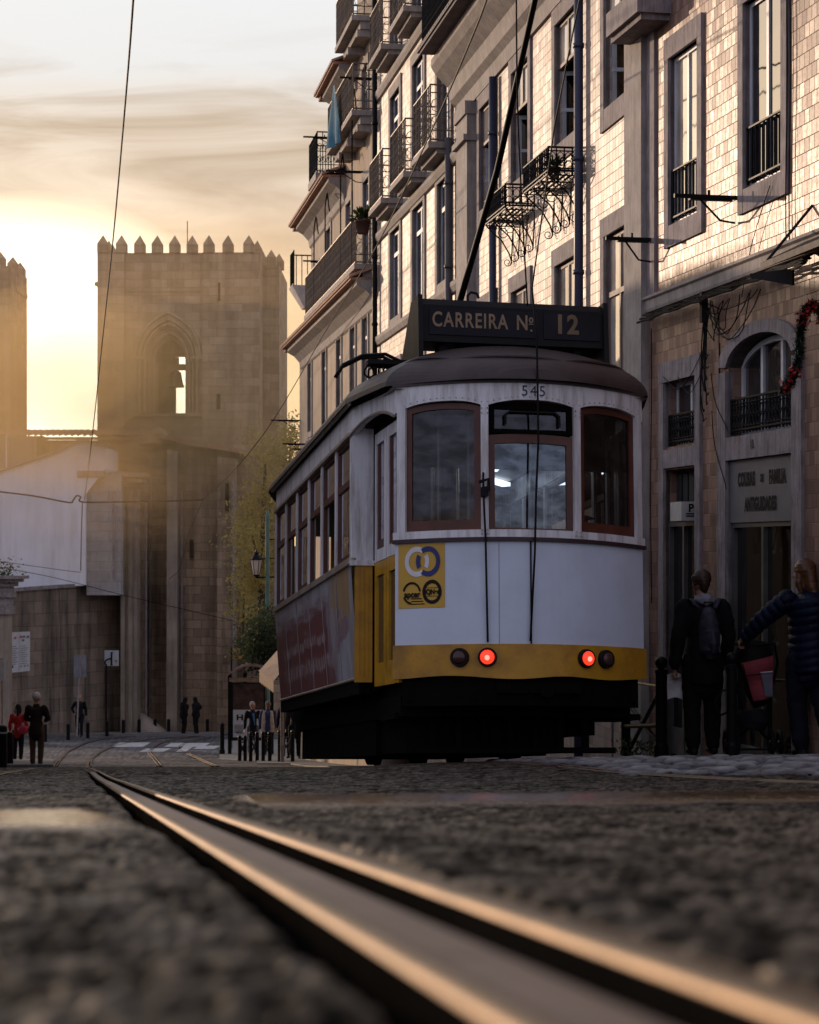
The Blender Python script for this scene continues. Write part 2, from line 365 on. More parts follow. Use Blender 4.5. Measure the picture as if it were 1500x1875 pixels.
    asp = ramp(nt, noise(nt, coords(nt, 'Object', (1, .6, 1)), 70, 5, .7), [(.35, (.005,.004,.004)), (.56, (.020,.0165,.014)), (.75, (.055,.044,.035))])
    asp = mixc(nt, .45, asp, ramp(nt, noise(nt, v, 2.2, 5), [(.35, (.005,.0045,.0045)), (.7, (.033,.027,.023))]))
    cob_c = ramp(nt, noise(nt, v, 6, 5), [(.3, (.025,.026,.030)), (.7, (.14,.14,.15))])
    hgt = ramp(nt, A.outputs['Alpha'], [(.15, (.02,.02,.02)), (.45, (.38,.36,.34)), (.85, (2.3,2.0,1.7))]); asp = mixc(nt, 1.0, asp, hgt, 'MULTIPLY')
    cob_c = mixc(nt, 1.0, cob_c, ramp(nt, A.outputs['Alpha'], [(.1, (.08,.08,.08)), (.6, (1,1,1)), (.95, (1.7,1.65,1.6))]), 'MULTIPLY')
    L(nt, mixc(nt, s.outputs[1], (1, .78, .52), (1, .58, .22)), b.inputs['Specular Tint'])  # reflections tinted warm to imitate golden glints
    c = mixc(nt, s.outputs[0], asp, cob_c); c = mixc(nt, s.outputs[1], c, (.10, .060, .026))  # golden base colour on the joint stands in for reflected sky glow
    fc = ramp(nt, noise(nt, v, .35, 6, .7), [(.35, (.05,.052,.058)), (.5, (.085,.085,.09)), (.66, (.17,.165,.165))])
    c = mixc(nt, s.outputs[2], c, fc); L(nt, c, b.inputs['Base Color'])
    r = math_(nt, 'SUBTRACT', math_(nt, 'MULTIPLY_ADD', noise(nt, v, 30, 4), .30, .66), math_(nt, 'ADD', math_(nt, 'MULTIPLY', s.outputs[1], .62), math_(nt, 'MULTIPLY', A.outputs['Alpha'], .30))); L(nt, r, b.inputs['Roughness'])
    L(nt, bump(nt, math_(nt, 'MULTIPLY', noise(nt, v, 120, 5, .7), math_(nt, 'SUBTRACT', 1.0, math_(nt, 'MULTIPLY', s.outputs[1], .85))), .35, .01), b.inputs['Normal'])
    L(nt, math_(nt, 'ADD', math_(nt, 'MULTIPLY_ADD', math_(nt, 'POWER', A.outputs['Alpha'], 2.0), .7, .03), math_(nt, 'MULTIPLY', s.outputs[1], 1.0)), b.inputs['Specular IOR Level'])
    me.materials.append(m); o = bpy.data.objects.new('road', me); COL.objects.link(o); return tag(o, kind='structure')
build_road()

# ------------------------------------------------------------------ shared materials
M_iron = mat('black iron', (.012,.011,.011), .5, .4, bmp=.15)
M_ironb = mat('balcony iron with painted sheen', (.17,.125,.085), .45, .3, bmp=.15)  # backlit golden sheen of the railings is put into this brown
M_black = mat('black paint', (.008,.008,.009), .55, bmp=.1)
M_steel = mat('polished rail steel', (.125,.086,.053), .43, 1.0, .25, 6, .05, 60, dirt=(.10,.06,.035), dirt_amt=.35)
M_groove = mat('rusty rail groove', (.15,.105,.078), .55, .3, .25, 8, .12, 90)
M_railside = mat('rail flank', (.008,.007,.006), .9, 0)  # black stands in for the shade beside the rail and in its channel
M_railside.node_tree.nodes['Principled BSDF'].inputs['Specular IOR Level'].default_value = 0
M_wire = mat('overhead cable', (.006,.006,.006), .6)
M_white = mat('white window paint', (.62,.63,.66), .45, var=.1, dirt=(.3,.28,.26), dirt_amt=.4)
M_trim = mat('grey limestone trim', (.29,.25,.25), .8, var=.3, scale=4, bmp=.3, bscale=18, dirt=(.045,.038,.036), dirt_amt=.75, streak=True)
M_trimlight = mat('pale limestone trim', (.36,.32,.29), .8, var=.22, scale=3, bmp=.25, bscale=18, dirt=(.12,.10,.09), dirt_amt=.6, streak=True)
M_pane = pane_mat('dark window glass', ior=2.6)
M_panelit = pane_mat('curtained glass with painted sky reflection', (.40,.37,.33), 4.2)  # pale base and high index imitate bright sky reflected in the panes
M_dark = mat('unlit interior', (.006,.005,.005), .9)
M_rooftile = mat('clay roof tiles', (.40,.21,.13), .8, var=.4, scale=9, bmp=.4, bscale=14, dirt=(.08,.06,.05))
M_pole = mat('green lamp post paint', (.10,.17,.13), .5, var=.2)
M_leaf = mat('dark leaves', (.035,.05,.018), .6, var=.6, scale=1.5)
M_leaf_gold = mat('sunlit leaves', (.42,.33,.09), .6, var=.55, scale=1.2)  # golden backlight put into the leaf colour
M_bark = mat('bark', (.06,.045,.035), .9, bmp=.5)
def leaf_sss(m):
    nt = m.node_tree; b = nt.nodes['Principled BSDF']; t = N(nt, 'ShaderNodeBsdfTranslucent'); L(nt, b.inputs['Base Color'].links[0].from_socket, t.inputs[0]); x = N(nt, 'ShaderNodeMixShader'); x.inputs[0].default_value = .6
    L(nt, b.outputs[0], x.inputs[1]); L(nt, t.outputs[0], x.inputs[2]); L(nt, x.outputs[0], nt.nodes['Material Output'].inputs[0])
for _m in (M_leaf, M_leaf_gold): leaf_sss(_m)

# ------------------------------------------------------------------ rails
def catmull(pts, n=10):
    out = []; p = [Vector(x) for x in pts]; p = [p[0]*2-p[1]]+p+[p[-1]*2-p[-2]]
    for i in range(1, len(p)-2):
        for k in range(n):
            t = k/n; a, b, c, d = p[i-1:i+3]
            out.append(.5*((2*b)+(c-a)*t+(2*a-5*b+4*c-d)*t*t+(3*b-a-3*c+d)*t**3))
    return out+[p[-2]]
# cross-section from left to right: (x, z, material)
RP = [(-.004,-.06), (-.002,-.006), (.000,-.0025), (.003,.0), (.007,.0015), (.011,.0005), (.014,-.002), (.016,-.006), (.017,-.008), (.064,-.009), (.066,-.019), (.095,-.019), (.097,-.006), (.099,-.001), (.103,.0007), (.111,.0015), (.120,.0007), (.125,-.001), (.128,-.006), (.130,-.06)]
RM = [2, 0, 0, 0, 0, 0, 0, 2, 1, 2, 2, 2, 0, 0, 0, 0, 0, 0, 2]
SM = [0, 1, 1, 1, 1, 1, 1, 0, 0, 0, 0, 0, 1, 1, 1, 1, 1, 1, 0]
def rail(name, path, label, group=None):
    m = MB(); n = len(RP); vs = []
    for i, p in enumerate(path):
        t = path[min(i+1, len(path)-1)]-path[max(i-1, 0)]; t.z = 0; t.normalize(); r = Vector((t.y, -t.x, 0))
        for x, z in RP: vs.append(p+r*x+Vector((0,0,z)))
    for i in range(len(path)-1):
        for k in range(n-1):
            m.cur = RM[k]; m.v; b = i*n+k; m.f.append((b, b+1, b+n+1, b+n)); m.mi.append(RM[k])
    m.v = vs
    o = m.build(name, [M_steel, M_groove, M_railside], smooth=False); o.data.polygons.foreach_set('use_smooth', [bool(SM[i % (n-1)]) for i in range(len(o.data.polygons))]); return tag(o, label, 'tram rail', group)
def near_path(x0):
    return [Vector((x0+rail_x(y), y, gz(x0+rail_x(y), y)+.0)) for y in list(np.geomspace(.3, 8, 60))+list(np.arange(8.2, 46, .3))]
def far_pts(pts): 
    out = []
    for px, Y in pts: out.append(Vector(((px-CX)/F*Y, Y, gz(0, Y)+.02)))
    return out
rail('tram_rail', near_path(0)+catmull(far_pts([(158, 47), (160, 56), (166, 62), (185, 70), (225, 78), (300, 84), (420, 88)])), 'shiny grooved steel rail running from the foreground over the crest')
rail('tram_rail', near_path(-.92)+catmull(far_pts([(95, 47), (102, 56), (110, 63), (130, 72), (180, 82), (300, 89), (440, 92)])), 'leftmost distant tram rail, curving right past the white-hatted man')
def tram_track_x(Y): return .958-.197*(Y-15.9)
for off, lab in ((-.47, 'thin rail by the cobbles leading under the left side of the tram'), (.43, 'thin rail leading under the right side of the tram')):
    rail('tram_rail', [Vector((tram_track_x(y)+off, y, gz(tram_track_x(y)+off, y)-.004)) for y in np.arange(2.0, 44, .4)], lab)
rail('tram_rail', catmull(far_pts([(288, 46), (284, 55), (276, 64), (272, 70), (300, 80), (370, 87)])), 'third distant tram rail from the left, bending right')
rail('tram_rail', catmull(far_pts([(392, 46), (372, 56), (345, 66), (325, 72), (340, 79), (380, 84)])), 'fourth distant tram rail from the left, by the near kerb')
# painted crossing bars on the far bend
M_paint = mat('worn white road paint', (.5,.5,.5), .7, var=.3, scale=5, dirt=(.1,.1,.1), dirt_amt=.6)
for x0, x1, p0, p1 in ((205, 262, 1368, 1360), (300, 372, 1368, 1361), (322, 340, 1377, 1368), (352, 392, 1372, 1366), (255, 300, 1377, 1371)):
    def Yof(py):
        lo, hi = 50, 96
        for _ in range(40):
            mid = (lo+hi)/2
            if HY-F*ground_z(mid)/mid > py: lo = mid
            else: hi = mid
        return lo
    ya, yb = Yof(p0), Yof(p1); m = MB(); g = lambda px, Y, dx=0: ((px+dx-CX)/F*Y, Y, ground_z(Y)+.012)
    m.quad(g(x0, ya), g(x1, ya), g(x1, yb, 14), g(x0, yb, 14)); tag(m.build('crossing_marking', M_paint), kind='structure')

# ------------------------------------------------------------------ pavements (light Portuguese cobbles, raised kerb)
M_calcada = mat('limestone setts', (.17,.165,.16), .7, var=.35, scale=14, bmp=.7, bscale=30)
def pavement(name, inner, outer, h=.11):
    m = MB()
    for k in (0, -1): a, b = inner[k], outer[k]; u = lambda p, d: Vector((p[0], p[1], gz(p[0], p[1])+d)); m.quad(u(a,-.05), u(b,-.05), u(b,h), u(a,h))
    for (a, b), (c, d) in zip(zip(inner, outer), zip(inner[1:], outer[1:])):
        za = lambda p: Vector((p[0], p[1], gz(p[0], p[1])+h)); lo = lambda p: Vector((p[0], p[1], gz(p[0], p[1])-.05))
        m.quad(za(a), za(b), za(d), za(c)); m.quad(lo(a), za(a), za(c), lo(c)); m.quad(za(b), lo(b), lo(d), za(d))
    return tag(fix_normals(m.build(name, M_calcada)), kind='structure')
def rbx(Y): return 7.62-.208*Y
def mbx(Y): return 6.67-.1667*Y
ys = list(np.arange(18.6, 61, 1.0))
wallx = lambda Y: rbx(Y) if Y < 23.4 else mbx(Y)
pavement('pavement', [(wallx(y)-1.15, y) for y in ys], [(wallx(y)-.02, y) for y in ys], .03)
pavement('pavement', [((402-CX)/F*y if y > 60 else (470-CX)/F*y+.0, y) for y in (52, 54, 58, 61, 65, 70, 75, 82)], [((560-CX)/F*y, y) for y in (52, 54, 58, 61, 65, 70, 75, 82)], .03)
pavement('pavement', [((98-CX)/F*y, y) for y in (40, 46, 52, 58)], [((-60-CX)/F*y, y) for y in (40, 46, 52, 58)], .06)
pavement('pavement', [(x, 86.0+.02*(x+20)) for x in np.linspace(-24, -8.3, 12)], [(x, 90.5) for x in np.linspace(-24, -8.3, 12)], .10)
# ------------------------------------------------------------------ facade pieces
def surround(root, fr, s0, s1, z0, z1, w=.13, proud=.035, sill=.2, head=.2, m=None, jamb_to=None):
    b = MB(); zb = z0-sill if jamb_to is None else jamb_to
    b.fbox(fr, s0-w, s0, -.05, proud, zb, z1); b.fbox(fr, s1, s1+w, -.05, proud, zb, z1)
    b.fbox(fr, s0-w, s1+w, -.05, proud+.003, z1, z1+head)
    if sill: b.fbox(fr, s0, s1, -.05, proud-.003, z0-sill, z0)
    return b.build('window_surround', m or M_trim, root)
def window(root, fr, s0, s1, z0, z1, depth=.2, t=.05, cols=2, bars=(), pane=None, fm=None, open_leaf=None):
    """timber or metal sash standing in its reveal, pane as a sub-part"""
    b = MB(); o0, o1 = -depth-.05, -depth
    b.fbox(fr, s0, s0+t, o0, o1, z0, z1); b.fbox(fr, s1-t, s1, o0, o1, z0, z1)
    b.fbox(fr, s0+t, s1-t, o0, o1, z0, z0+t); b.fbox(fr, s0+t, s1-t, o0, o1, z1-t, z1)
    for k in range(1, cols):
        c = s0+(s1-s0)*k/cols; b.fbox(fr, c-t*.6, c+t*.6, o0, o1+.008, z0+t, z1-t)
    for zb in bars: b.fbox(fr, s0+t, s1-t, o0+.002, o1+.015, zb-t*.6, zb+t*.6)
    w = b.build('window', fm or M_white, root)
    g = MB(); q = fr.pt; g.quad(q(s1-t*.5, -depth-.012, z0+t*.5), q(s0+t*.5, -depth-.012, z0+t*.5), q(s0+t*.5, -depth-.012, z1-t*.5), q(s1-t*.5, -depth-.012, z1-t*.5))
    g.build('pane', pane or M_pane, w)
    return w
def room(root, fr, s0, s1, z0, z1, depth=1.0):
    """dark room behind an open window"""
    b = MB(); q = fr.pt; i = -depth
    b.quad(q(s1,i,z0), q(s0,i,z0), q(s0,i,z1), q(s1,i,z1))
    for s in (s0, s1): b.quad(q(s,-.1,z0), q(s,i,z0), q(s,i,z1), q(s,-.1,z1))
    b.quad(q(s0,-.1,z0), q(s1,-.1,z0), q(s1,i,z0), q(s0,i,z0)); b.quad(q(s0,-.1,z1), q(s1,-.1,z1), q(s1,i,z1), q(s0,i,z1))
    return b.build('room', M_dark, root)
def railing(root, fr, s0, s1, o, z0, z1, step=.11, scroll=True, ret=True, r=.011, m=None, name='railing', rc=None):
    b = MB(); q = fr.pt
    runs = [[q(s0,o,0), q(s1,o,0)]]
    if ret: runs += [[q(s0,0,0), q(s0,o,0)], [q(s1,0,0), q(s1,o,0)]]
    for a, c in runs:
        d = c-a; ln = d.length; n = max(2, int(ln/step)); up = Vector((0,0,1))
        for z in (z0+.04, z1): b.tube([a+up*z, c+up*z], r*1.5, 6)
        if scroll: b.tube([a+up*(z1-.14*(z1-z0)), c+up*(z1-.14*(z1-z0))], r, 4); b.tube([a+up*(z0+.2*(z1-z0)), c+up*(z0+.2*(z1-z0))], r, 4)
        for k in range(n+1):
            p = a+d*(k/n); b.tube([p+up*z0, p+up*z1], r if k % 4 else r*1.4, 4)
            if scroll and k < n:
                pc = a+d*((k+.5)/n); h = z1-z0; dd = d.normalized(); rr = min(ln/n*.42, h*.2)
                for zc in (z0+h*.34, z0+h*.64):
                    b.tube([pc+up*zc+dd*(rr*math.cos(t))+up*(rr*1.35*math.sin(t)) for t in np.linspace(0, 2*PI, 9)[:-1]], r*.7, 4, closed=True)
    return b.build(name, m or M_iron, root)
def clothes_bracket(root, fr, s, z, L_=.65, m=None):
    b = MB(); q = fr.pt; h = .03
    b.fbox(fr, s-.018, s+.018, 0, L_, z-.02, z+.02); b.tube([q(s, .02, z-.26), q(s, .18, z-.24), q(s, L_*.6, z-.02)], .012, 5)
    b.fbox(fr, s-.014, s+.05, .05, L_*.75, z-.035, z-.015); b.tube([q(s, L_*.45, z), q(s, L_*.45, z+.07)], .014, 5)
    return b.build('clothes_line_bracket', m or M_iron, root)
def pipe(root, fr, s, o, z0, z1, r, m, name='drainpipe'):
    b = MB(); q = fr.pt; b.tube([q(s,o,z0), q(s,o,z1)], r, 12)
    z = z0+.6
    while z < z1: b.tube([q(s,o,z-.03), q(s,o,z+.03)], r*1.22, 12); z += 1.5
    return b.build(name, m, root, smooth=True)
def tiled_eave(root, fr, s0, s1, z, over, rise=.25, name='eave', step=.19, m=None):
    """row of clay tiles on a moulded cornice"""
    b = MB(); q = fr.pt; s = s0
    while s < s1:
        pts0 = [q(s+step*.5+step*.5*math.cos(t), over, z+.02+step*.42*math.sin(t)) for t in np.linspace(0, PI, 6)]
        pts1 = [q(s+step*.5+step*.5*math.cos(t), -.3, z+rise+.1+step*.42*math.sin(t)) for t in np.linspace(0, PI, 6)]
        for i in range(5): b.quad(pts0[i], pts0[i+1], pts1[i+1], pts1[i])
        b.poly(pts0); s += step
    b.fbox(fr, s0, s1, -.3, over-.03, z-.03, z+.03)
    return b.build(name, m or M_rooftile, root)
def moulding(b, fr, s0, s1, prof):
    """a cornice profile (o, z) swept along the facade"""
    for (o0, z0), (o1, z1) in zip(prof, prof[1:]):
        q = fr.pt; b.quad(q(s1,o0,z0), q(s0,o0,z0), q(s0,o1,z1), q(s1,o1,z1))
    for s in (s0, s1): b.poly([fr.pt(s, o, z) for o, z in prof])
def body(m, fr, s0, s1, z0, z1, depth):
    q = fr.pt
    m.quad(q(s0,0,z0), q(s0,-depth,z0), q(s0,-depth,z1), q(s0,0,z1)); m.quad(q(s1,-depth,z0), q(s1,0,z0), q(s1,0,z1), q(s1,-depth,z1))
    m.quad(q(s1,-depth,z0), q(s0,-depth,z0), q(s0,-depth,z1), q(s1,-depth,z1)); m.quad(q(s0,0,z1), q(s0,-depth,z1), q(s1,-depth,z1), q(s1,0,z1))

# ------------------------------------------------------------------ nearest house: pinkish tiles, antiques shop below
M_rtile = tile_mat('brown glazed facade tiles', (.28,.172,.128), .115, .135, .05, .36, .4, .5, .55, .62, .6, .18)
R = Fr((rbx(13), 13), (-.208, 1)); rs = R.sY
rh = empty('tiled_house', R.pt(0, 0, -2.2), 'brown tiled house with an antiques shop and arched window, nearest on the right', 'building')
Ra = (rs(21.43), rs(22.36)); Rb = (rs(19.13), rs(20.11)); UZ = (3.70, 5.60)
La = (rs(21.50), rs(22.52)); LZ = (1.19, 1.93); DA = (rs(21.50), rs(22.52))
AR = (rs(18.86), rs(20.58)); AZ0, AZS, AZT = 1.19, 1.88, 2.19
END = rs(23.12)
m = MB()
wall_holes(m, R, 0, END, -3.2, 12, [(*Ra, *UZ), (*Rb, *UZ), (*La, *LZ), (*DA, -3.2, .93), (*AR, AZ0, AZT), (AR[0], AR[1], -3.2, .95)], .22)
# curved head of the arched opening: fill the spandrels
def arch_z(s): t = (s-(AR[0]+AR[1])/2)/((AR[1]-AR[0])/2); return AZS+(AZT-AZS)*math.sqrt(max(0, 1-t*t*.98))
ss = np.linspace(AR[0], AR[1], 25)
for a, b in zip(ss, ss[1:]):
    q = R.pt; m.quad(q(b,0,arch_z(b)), q(a,0,arch_z(a)), q(a,0,AZT+.001), q(b,0,AZT+.001)); m.quad(q(a,0,arch_z(a)), q(b,0,arch_z(b)), q(b,-.22,arch_z(b)), q(a,-.22,arch_z(a)))
body(m, R, 0, END, -3.2, 12, 9)
m.build('wall', M_rtile, rh)
for (a, b), pn in ((Ra, M_panelit), (Rb, M_pane)):
    surround(rh, R, a, b, *UZ, w=.14, sill=.24, head=.24)
    window(rh, R, a, b, *UZ, depth=.045, t=.05, cols=2, pane=pn)
    railing(rh, R, a+.01, b-.01, -.02, UZ[0]+.05, UZ[0]+.62, .105, False, False, .012)
surround(rh, R, La[0], La[1], .93, LZ[1], w=.16, sill=0, head=.23, jamb_to=-3.2)
b = MB(); b.fbox(R, La[0], La[1], -.25, .033, .95, 1.16); b.build('stone_panel', M_trim, rh)
window(rh, R, La[0]+.0, La[1], *LZ, depth=.13, t=.05, cols=2)
railing(rh, R, La[0]+.01, La[1]-.01, -.04, 1.21, 1.55, .085, True, False, .010)
# arched window: ring of stone, timber frame that follows the arch, iron guard
b = MB(); mid = (AR[0]+AR[1])/2; hw = (AR[1]-AR[0])/2
def ringpt(s, k, o): 
    t = (s-mid)/hw; return R.pt(mid+(s-mid)*(1+k/hw), o, AZS+(arch_z(s)-AZS)*(1+k*.55/(AZT-AZS))+0)
for a, c in zip(ss, ss[1:]):
    b.quad(ringpt(c,0,.04), ringpt(a,0,.04), ringpt(a,.24,.04), ringpt(c,.24,.04)); b.quad(ringpt(a,.24,.04), ringpt(a,.24,-.05), ringpt(c,.24,-.05), ringpt(c,.24,.04)); b.quad(ringpt(c,0,.04), ringpt(c,0,-.3), ringpt(a,0,-.3), ringpt(a,0,.04))
b.fbox(R, AR[0]-.24, AR[0], -.05, .04, -3.2, AZS); b.fbox(R, AR[1], AR[1]+.24, -.05, .04, -3.2, AZS)
b.fbox(R, AR[0], AR[1], -.05, .036, .95, AZ0); b.build('window_surround', M_trim, rh)
w = MB(); dep = -.19
fs_ = np.linspace(AR[0]+.02, AR[1]-.02, 21)
for a, c in zip(fs_, fs_[1:]):
    q = R.pt; za, zc = arch_z(a)-.02, arch_z(c)-.02
    w.quad(q(c,dep+.05,zc-.06), q(a,dep+.05,za-.06), q(a,dep+.05,za), q(c,dep+.05,zc)); w.quad(q(a,dep+.05,za-.06), q(c,dep+.05,zc-.06), q(c,dep,zc-.06), q(a,dep,za-.06))
for s in (AR[0]+.0, AR[0]+(AR[1]-AR[0])*.36, AR[0]+(AR[1]-AR[0])*.66, AR[1]-.06): w.fbox(R, s, s+.06, dep, dep+.048, AZ0, arch_z(s+.03)-.02)
w.fbox(R, AR[0], AR[1], dep, dep+.046, AZ0, AZ0+.06)
wo = w.build('window', M_white, rh)
g = MB(); g.poly([R.pt(AR[1],dep+.02,AZ0), R.pt(AR[0],dep+.02,AZ0)]+[R.pt(s,dep+.02,arch_z(s)) for s in ss]); g.build('pane', M_pane, wo)
railing(rh, R, AR[0]+.01, AR[1]-.01, -.03, 1.22, 1.58, .085, True, False, .010)
tx = MB()
def wall_text(mb, fr, txt, s, z, o, size, bold=.0, sx=1.0, spacing=1.0):
    vs, fs = text_shape(txt, size, bold, sx, spacing=spacing); mb.add([fr.pt(s-x, o, z+y) for x, y in vs], fs)
wall_text(tx, R, '10.', mid+.12, 1.08, .042, .13, .004, .8); tx.build('house_number', mat('incised number', (.05,.04,.04)), rh)
# shop sign and glazed doors
M_sign = mat('grey sign board', (.17,.165,.17), .45, var=.12, dirt=(.11,.10,.10), dirt_amt=.4)
b = MB(); b.fbox(R, AR[0]+.004, AR[1]-.004, -.08, -.012, .30, .945); sg = b.build('shop_sign', M_sign, rh)
M_let = mat('dark sign lettering', (.012,.011,.012), .6)
for words in (('COUSAS', mid+.40, .735, .185, .010, .62), ('DE', mid-.02, .735, .10, .007, .62), ('FAMILIA', mid-.42, .735, .185, .010, .60), ('ANTIGUIDADES', mid+.02, .475, .185, .010, .60)):
    tx = MB(); wall_text(tx, R, words[0], words[1], words[2], -.006, *words[3:], 1.08); tx.build('lettering', M_let, sg)
M_shopframe = mat('grey shop door frame', (.16,.155,.15), .4, .5, bmp=.05)
def shop_door(a, b_, top, cols, pane):
    d = MB(); d.fbox(R, a, b_, -.12, -.03, top-.045, top); 
    for s in [a, b_-.05]+[a+(b_-a)*k/cols for k in range(1, cols)]: d.fbox(R, s, s+.05, -.12, -.032, -3.0, top-.045)
    d.fbox(R, a+.05, b_-.05, -.11, -.04, -2.3, -2.0)
    o = d.build('door', M_shopframe, rh); g = MB(); q = R.pt; g.quad(q(b_-.02,-.08,-3), q(a+.02,-.08,-3), q(a+.02,-.08,top-.02), q(b_-.02,-.08,top-.02)); g.build('pane', pane, o); return o
M_shopglass = pane_mat('shop door glass', (.004,.004,.004), 1.5)
shop_door(AR[0]+.005, AR[1]-.005, .295, 2, M_shopglass); shop_door(DA[0]+.005, DA[1]-.005, .33, 2, M_shopglass)
b = MB(); b.fbox(R, DA[0]+.005, DA[1]-.005, -.18, -.14, .33, .925)
for k in range(5): s = DA[0]+.06+k*.2; b.fbox(R, s, s+.15, -.14, -.125, .38, .88)
b.build('door_transom', mat('dark green door', (.025,.028,.03), .5), rh)
b = MB(); b.fbox(R, rs(21.62), rs(21.98), -.1, .14, .34, .55); bs = b.build('box_sign', mat('white box sign', (.5,.48,.45), .5), rh)
t = MB(); fe = Fr(R.pt(rs(21.62)-.003, .02, 0), tuple(R.n.xy)); 
vs, fs = text_shape('P', .12, .004); t.add([R.pt(rs(21.615), .03-x, .475+y) for x, y in vs], fs)
for z in (.41, .385): t.add([R.pt(rs(21.615), -.03, z), R.pt(rs(21.615), .09, z), R.pt(rs(21.615), .09, z+.012), R.pt(rs(21.615), -.03, z+.012)], [(0,1,2,3)])
t.build('lettering', M_black, bs)
b = MB(); moulding(b, R, 0, END+.02, [(0,2.80),(.05,2.80),(.06,2.83),(.06,2.93),(.09,2.95),(.09,2.98),(0,2.99)]); b.build('string_course', M_trimlight, rh)
b = MB(); b.fbox(R, END-.02, END+.62, -.3, .10, -3.2, 12); b.build('corner_pilaster', M_trimlight, rh)
b = MB(); b.fbox(R, END-.30, END-.02, -.02, .035, 2.99, 12); b.build('corner_strip', M_trim, rh)
b = MB(); b.fbox(R, rs(22.35), rs(23.5), 0, .40, 6.12, 6.4); b.fbox(R, rs(22.4), rs(23.5), 0, .34, 6.05, 6.12); b.build('balcony', M_trim, rh)
clothes_bracket(rh, R, rs(20.35), 3.66, .68); clothes_bracket(rh, R, rs(22.95), 3.64, .58)
# canopy at the right edge with a hanging plate
b = MB(); b.hexa([R.pt(s, o, z) for s, o, z in ((rs(16.8),0,2.84),(rs(18.5),0,2.82),(rs(18.5),.5,2.64),(rs(16.8),.5,2.66),(rs(16.8),0,2.96),(rs(18.5),0,2.94),(rs(18.5),.5,2.70),(rs(16.8),.5,2.72))])
b.tube([R.pt(rs(18.45),0,3.25), R.pt(rs(18.45),.45,2.72)], .014, 6)
b.hexa([R.pt(s, o, z) for s, o, z in ((rs(18.5),.16,2.50),(rs(18.9),.42,2.62),(rs(18.9),.44,2.62),(rs(18.5),.18,2.50),(rs(18.5),.16,2.66),(rs(18.9),.42,2.66),(rs(18.9),.44,2.66),(rs(18.5),.18,2.66))])
b.build('canopy', mat('dark canopy', (.02,.017,.016), .6), rh)

# ------------------------------------------------------------------ cables and garland on its front
random.seed(3)
cb = MB(); jb = lambda k: (random.random()-.5)*k
for k in range(7):
    o = .11+k*.012; pts = []
    for i, Y in enumerate(np.linspace(23.0, 18.2, 22)): pts.append(R.pt(rs(Y), o+jb(.01), 2.76-.03*abs(math.sin(i*.9+k))-.012*k+jb(.02)))
    cb.tube(pts, .008 if k % 3 else .014, 5)
s0 = rs(21.05)
for k in range(9):
    a, c = s0+jb(.25), s0-.3-random.random()*1.4; sag = .12+random.random()*.35
    cb.tube([R.pt(a+(c-a)*t, .07+.03*math.sin(t*9+k), 2.62-sag*4*t*(1-t)+(.05*(1-t))) for t in np.linspace(0, 1, 12)], .006, 4)
for k in range(8):
    a = s0+jb(.22); ln = .5+random.random()*.75; w_ = .06+random.random()*.1
    cb.tube([R.pt(a+w_*math.sin(t*PI), .06+jb(.02), 2.6-ln*math.sin(t*PI*.5)*(1 if t < .9 else .96)) for t in np.linspace(0, 1, 10)], .007, 4)
for k, (dx, dz, x1, z1) in enumerate(((0, 2.1, 1.0, 1.95), (.1, 2.2, 1.5, 2.0), (-.1, 1.9, -.55, 1.25), (-.12, 1.5, -.5, .65))):
    cb.tube([R.pt(s0+dx+(x1-dx)*t+.05*math.sin(t*5), .05, dz+(z1-dz)*t-.28*math.sin(PI*t)*(1 if k < 2 else .25)) for t in np.linspace(0, 1, 12)], .005, 4)
for s_, zt, zb in ((rs(18.98), 7.5, 2.75), (rs(18.9), 7.5, 2.75), (rs(22.93), 2.6, -.6), (s0-.28, 2.5, -.3), (s0-.3, 2.2, .2)):
    cb.tube([R.pt(s_+.02*math.sin(z*2.3), .035, z) for z in np.linspace(zt, zb, 14)], .006, 4)
cb.tube([R.pt(rs(19.35)+.1*math.sin(t*PI)+t*.75, .05, 3.6-1.0*t) for t in np.linspace(0, 1, 10)], .005, 4)
bx = MB(); bx.fbox(R, s0-.03, s0+.04, .06, .13, 2.45, 2.78); 
cr = empty('cable_bundle', R.pt(s0, .1, 2.6), 'tangled black cables looping along the stone band of the brown tiled house', 'cables')
cb.build('cable', M_wire, cr); bx.build('junction_box', mat('brown junction box', (.022,.016,.014), .6), cr)
gm, fl = MB(), MB(); ga = [P(1512,590,18.1), P(1492,560,18.1), P(1474,572,18.1), P(1466,610,18.1), P(1463,655,18.1), P(1452,690,18.15), P(1438,712,18.2)]
gp = catmull(ga, 10)+[P(1432,716,18.2)]
random.seed(5)
for i, p in enumerate(gp):
    for k in range(46):
        u = Vector((jb(2), jb(2), jb(2))).normalized(); r_ = .03+.07*random.random(); e = p+u*r_; sd = u.orthogonal()*.005; st_ = p+Vector((jb(.07), jb(.07), jb(.07)))
        gm.add([st_-sd, st_+sd, e], [(0,1,2)])
gr = empty('tinsel_garland', gp[0], 'dark green tinsel garland with red flowers beside the arched window', 'garland')
M_foil = mat('red foil flowers', (.45,.02,.025), .45, var=.4, scale=20)
for cx in (2, 14, 24, 48, 58):
    fl = MB()
    for k in range(30):
        p = gp[min(cx, len(gp)-1)]+Vector((jb(.13), jb(.13)-.05, jb(.11))); u = Vector((jb(2), jb(2), jb(2))).normalized()*.022; v = u.orthogonal().normalized()*.018
        fl.add([p-u, p+v, p+u, p-v], [(0,1,2,3)])
    fl.build('flower', M_foil, gr)
gm.build('tinsel', mat('green tinsel', (.012,.03,.016), .4, .3, .6, 12), gr)

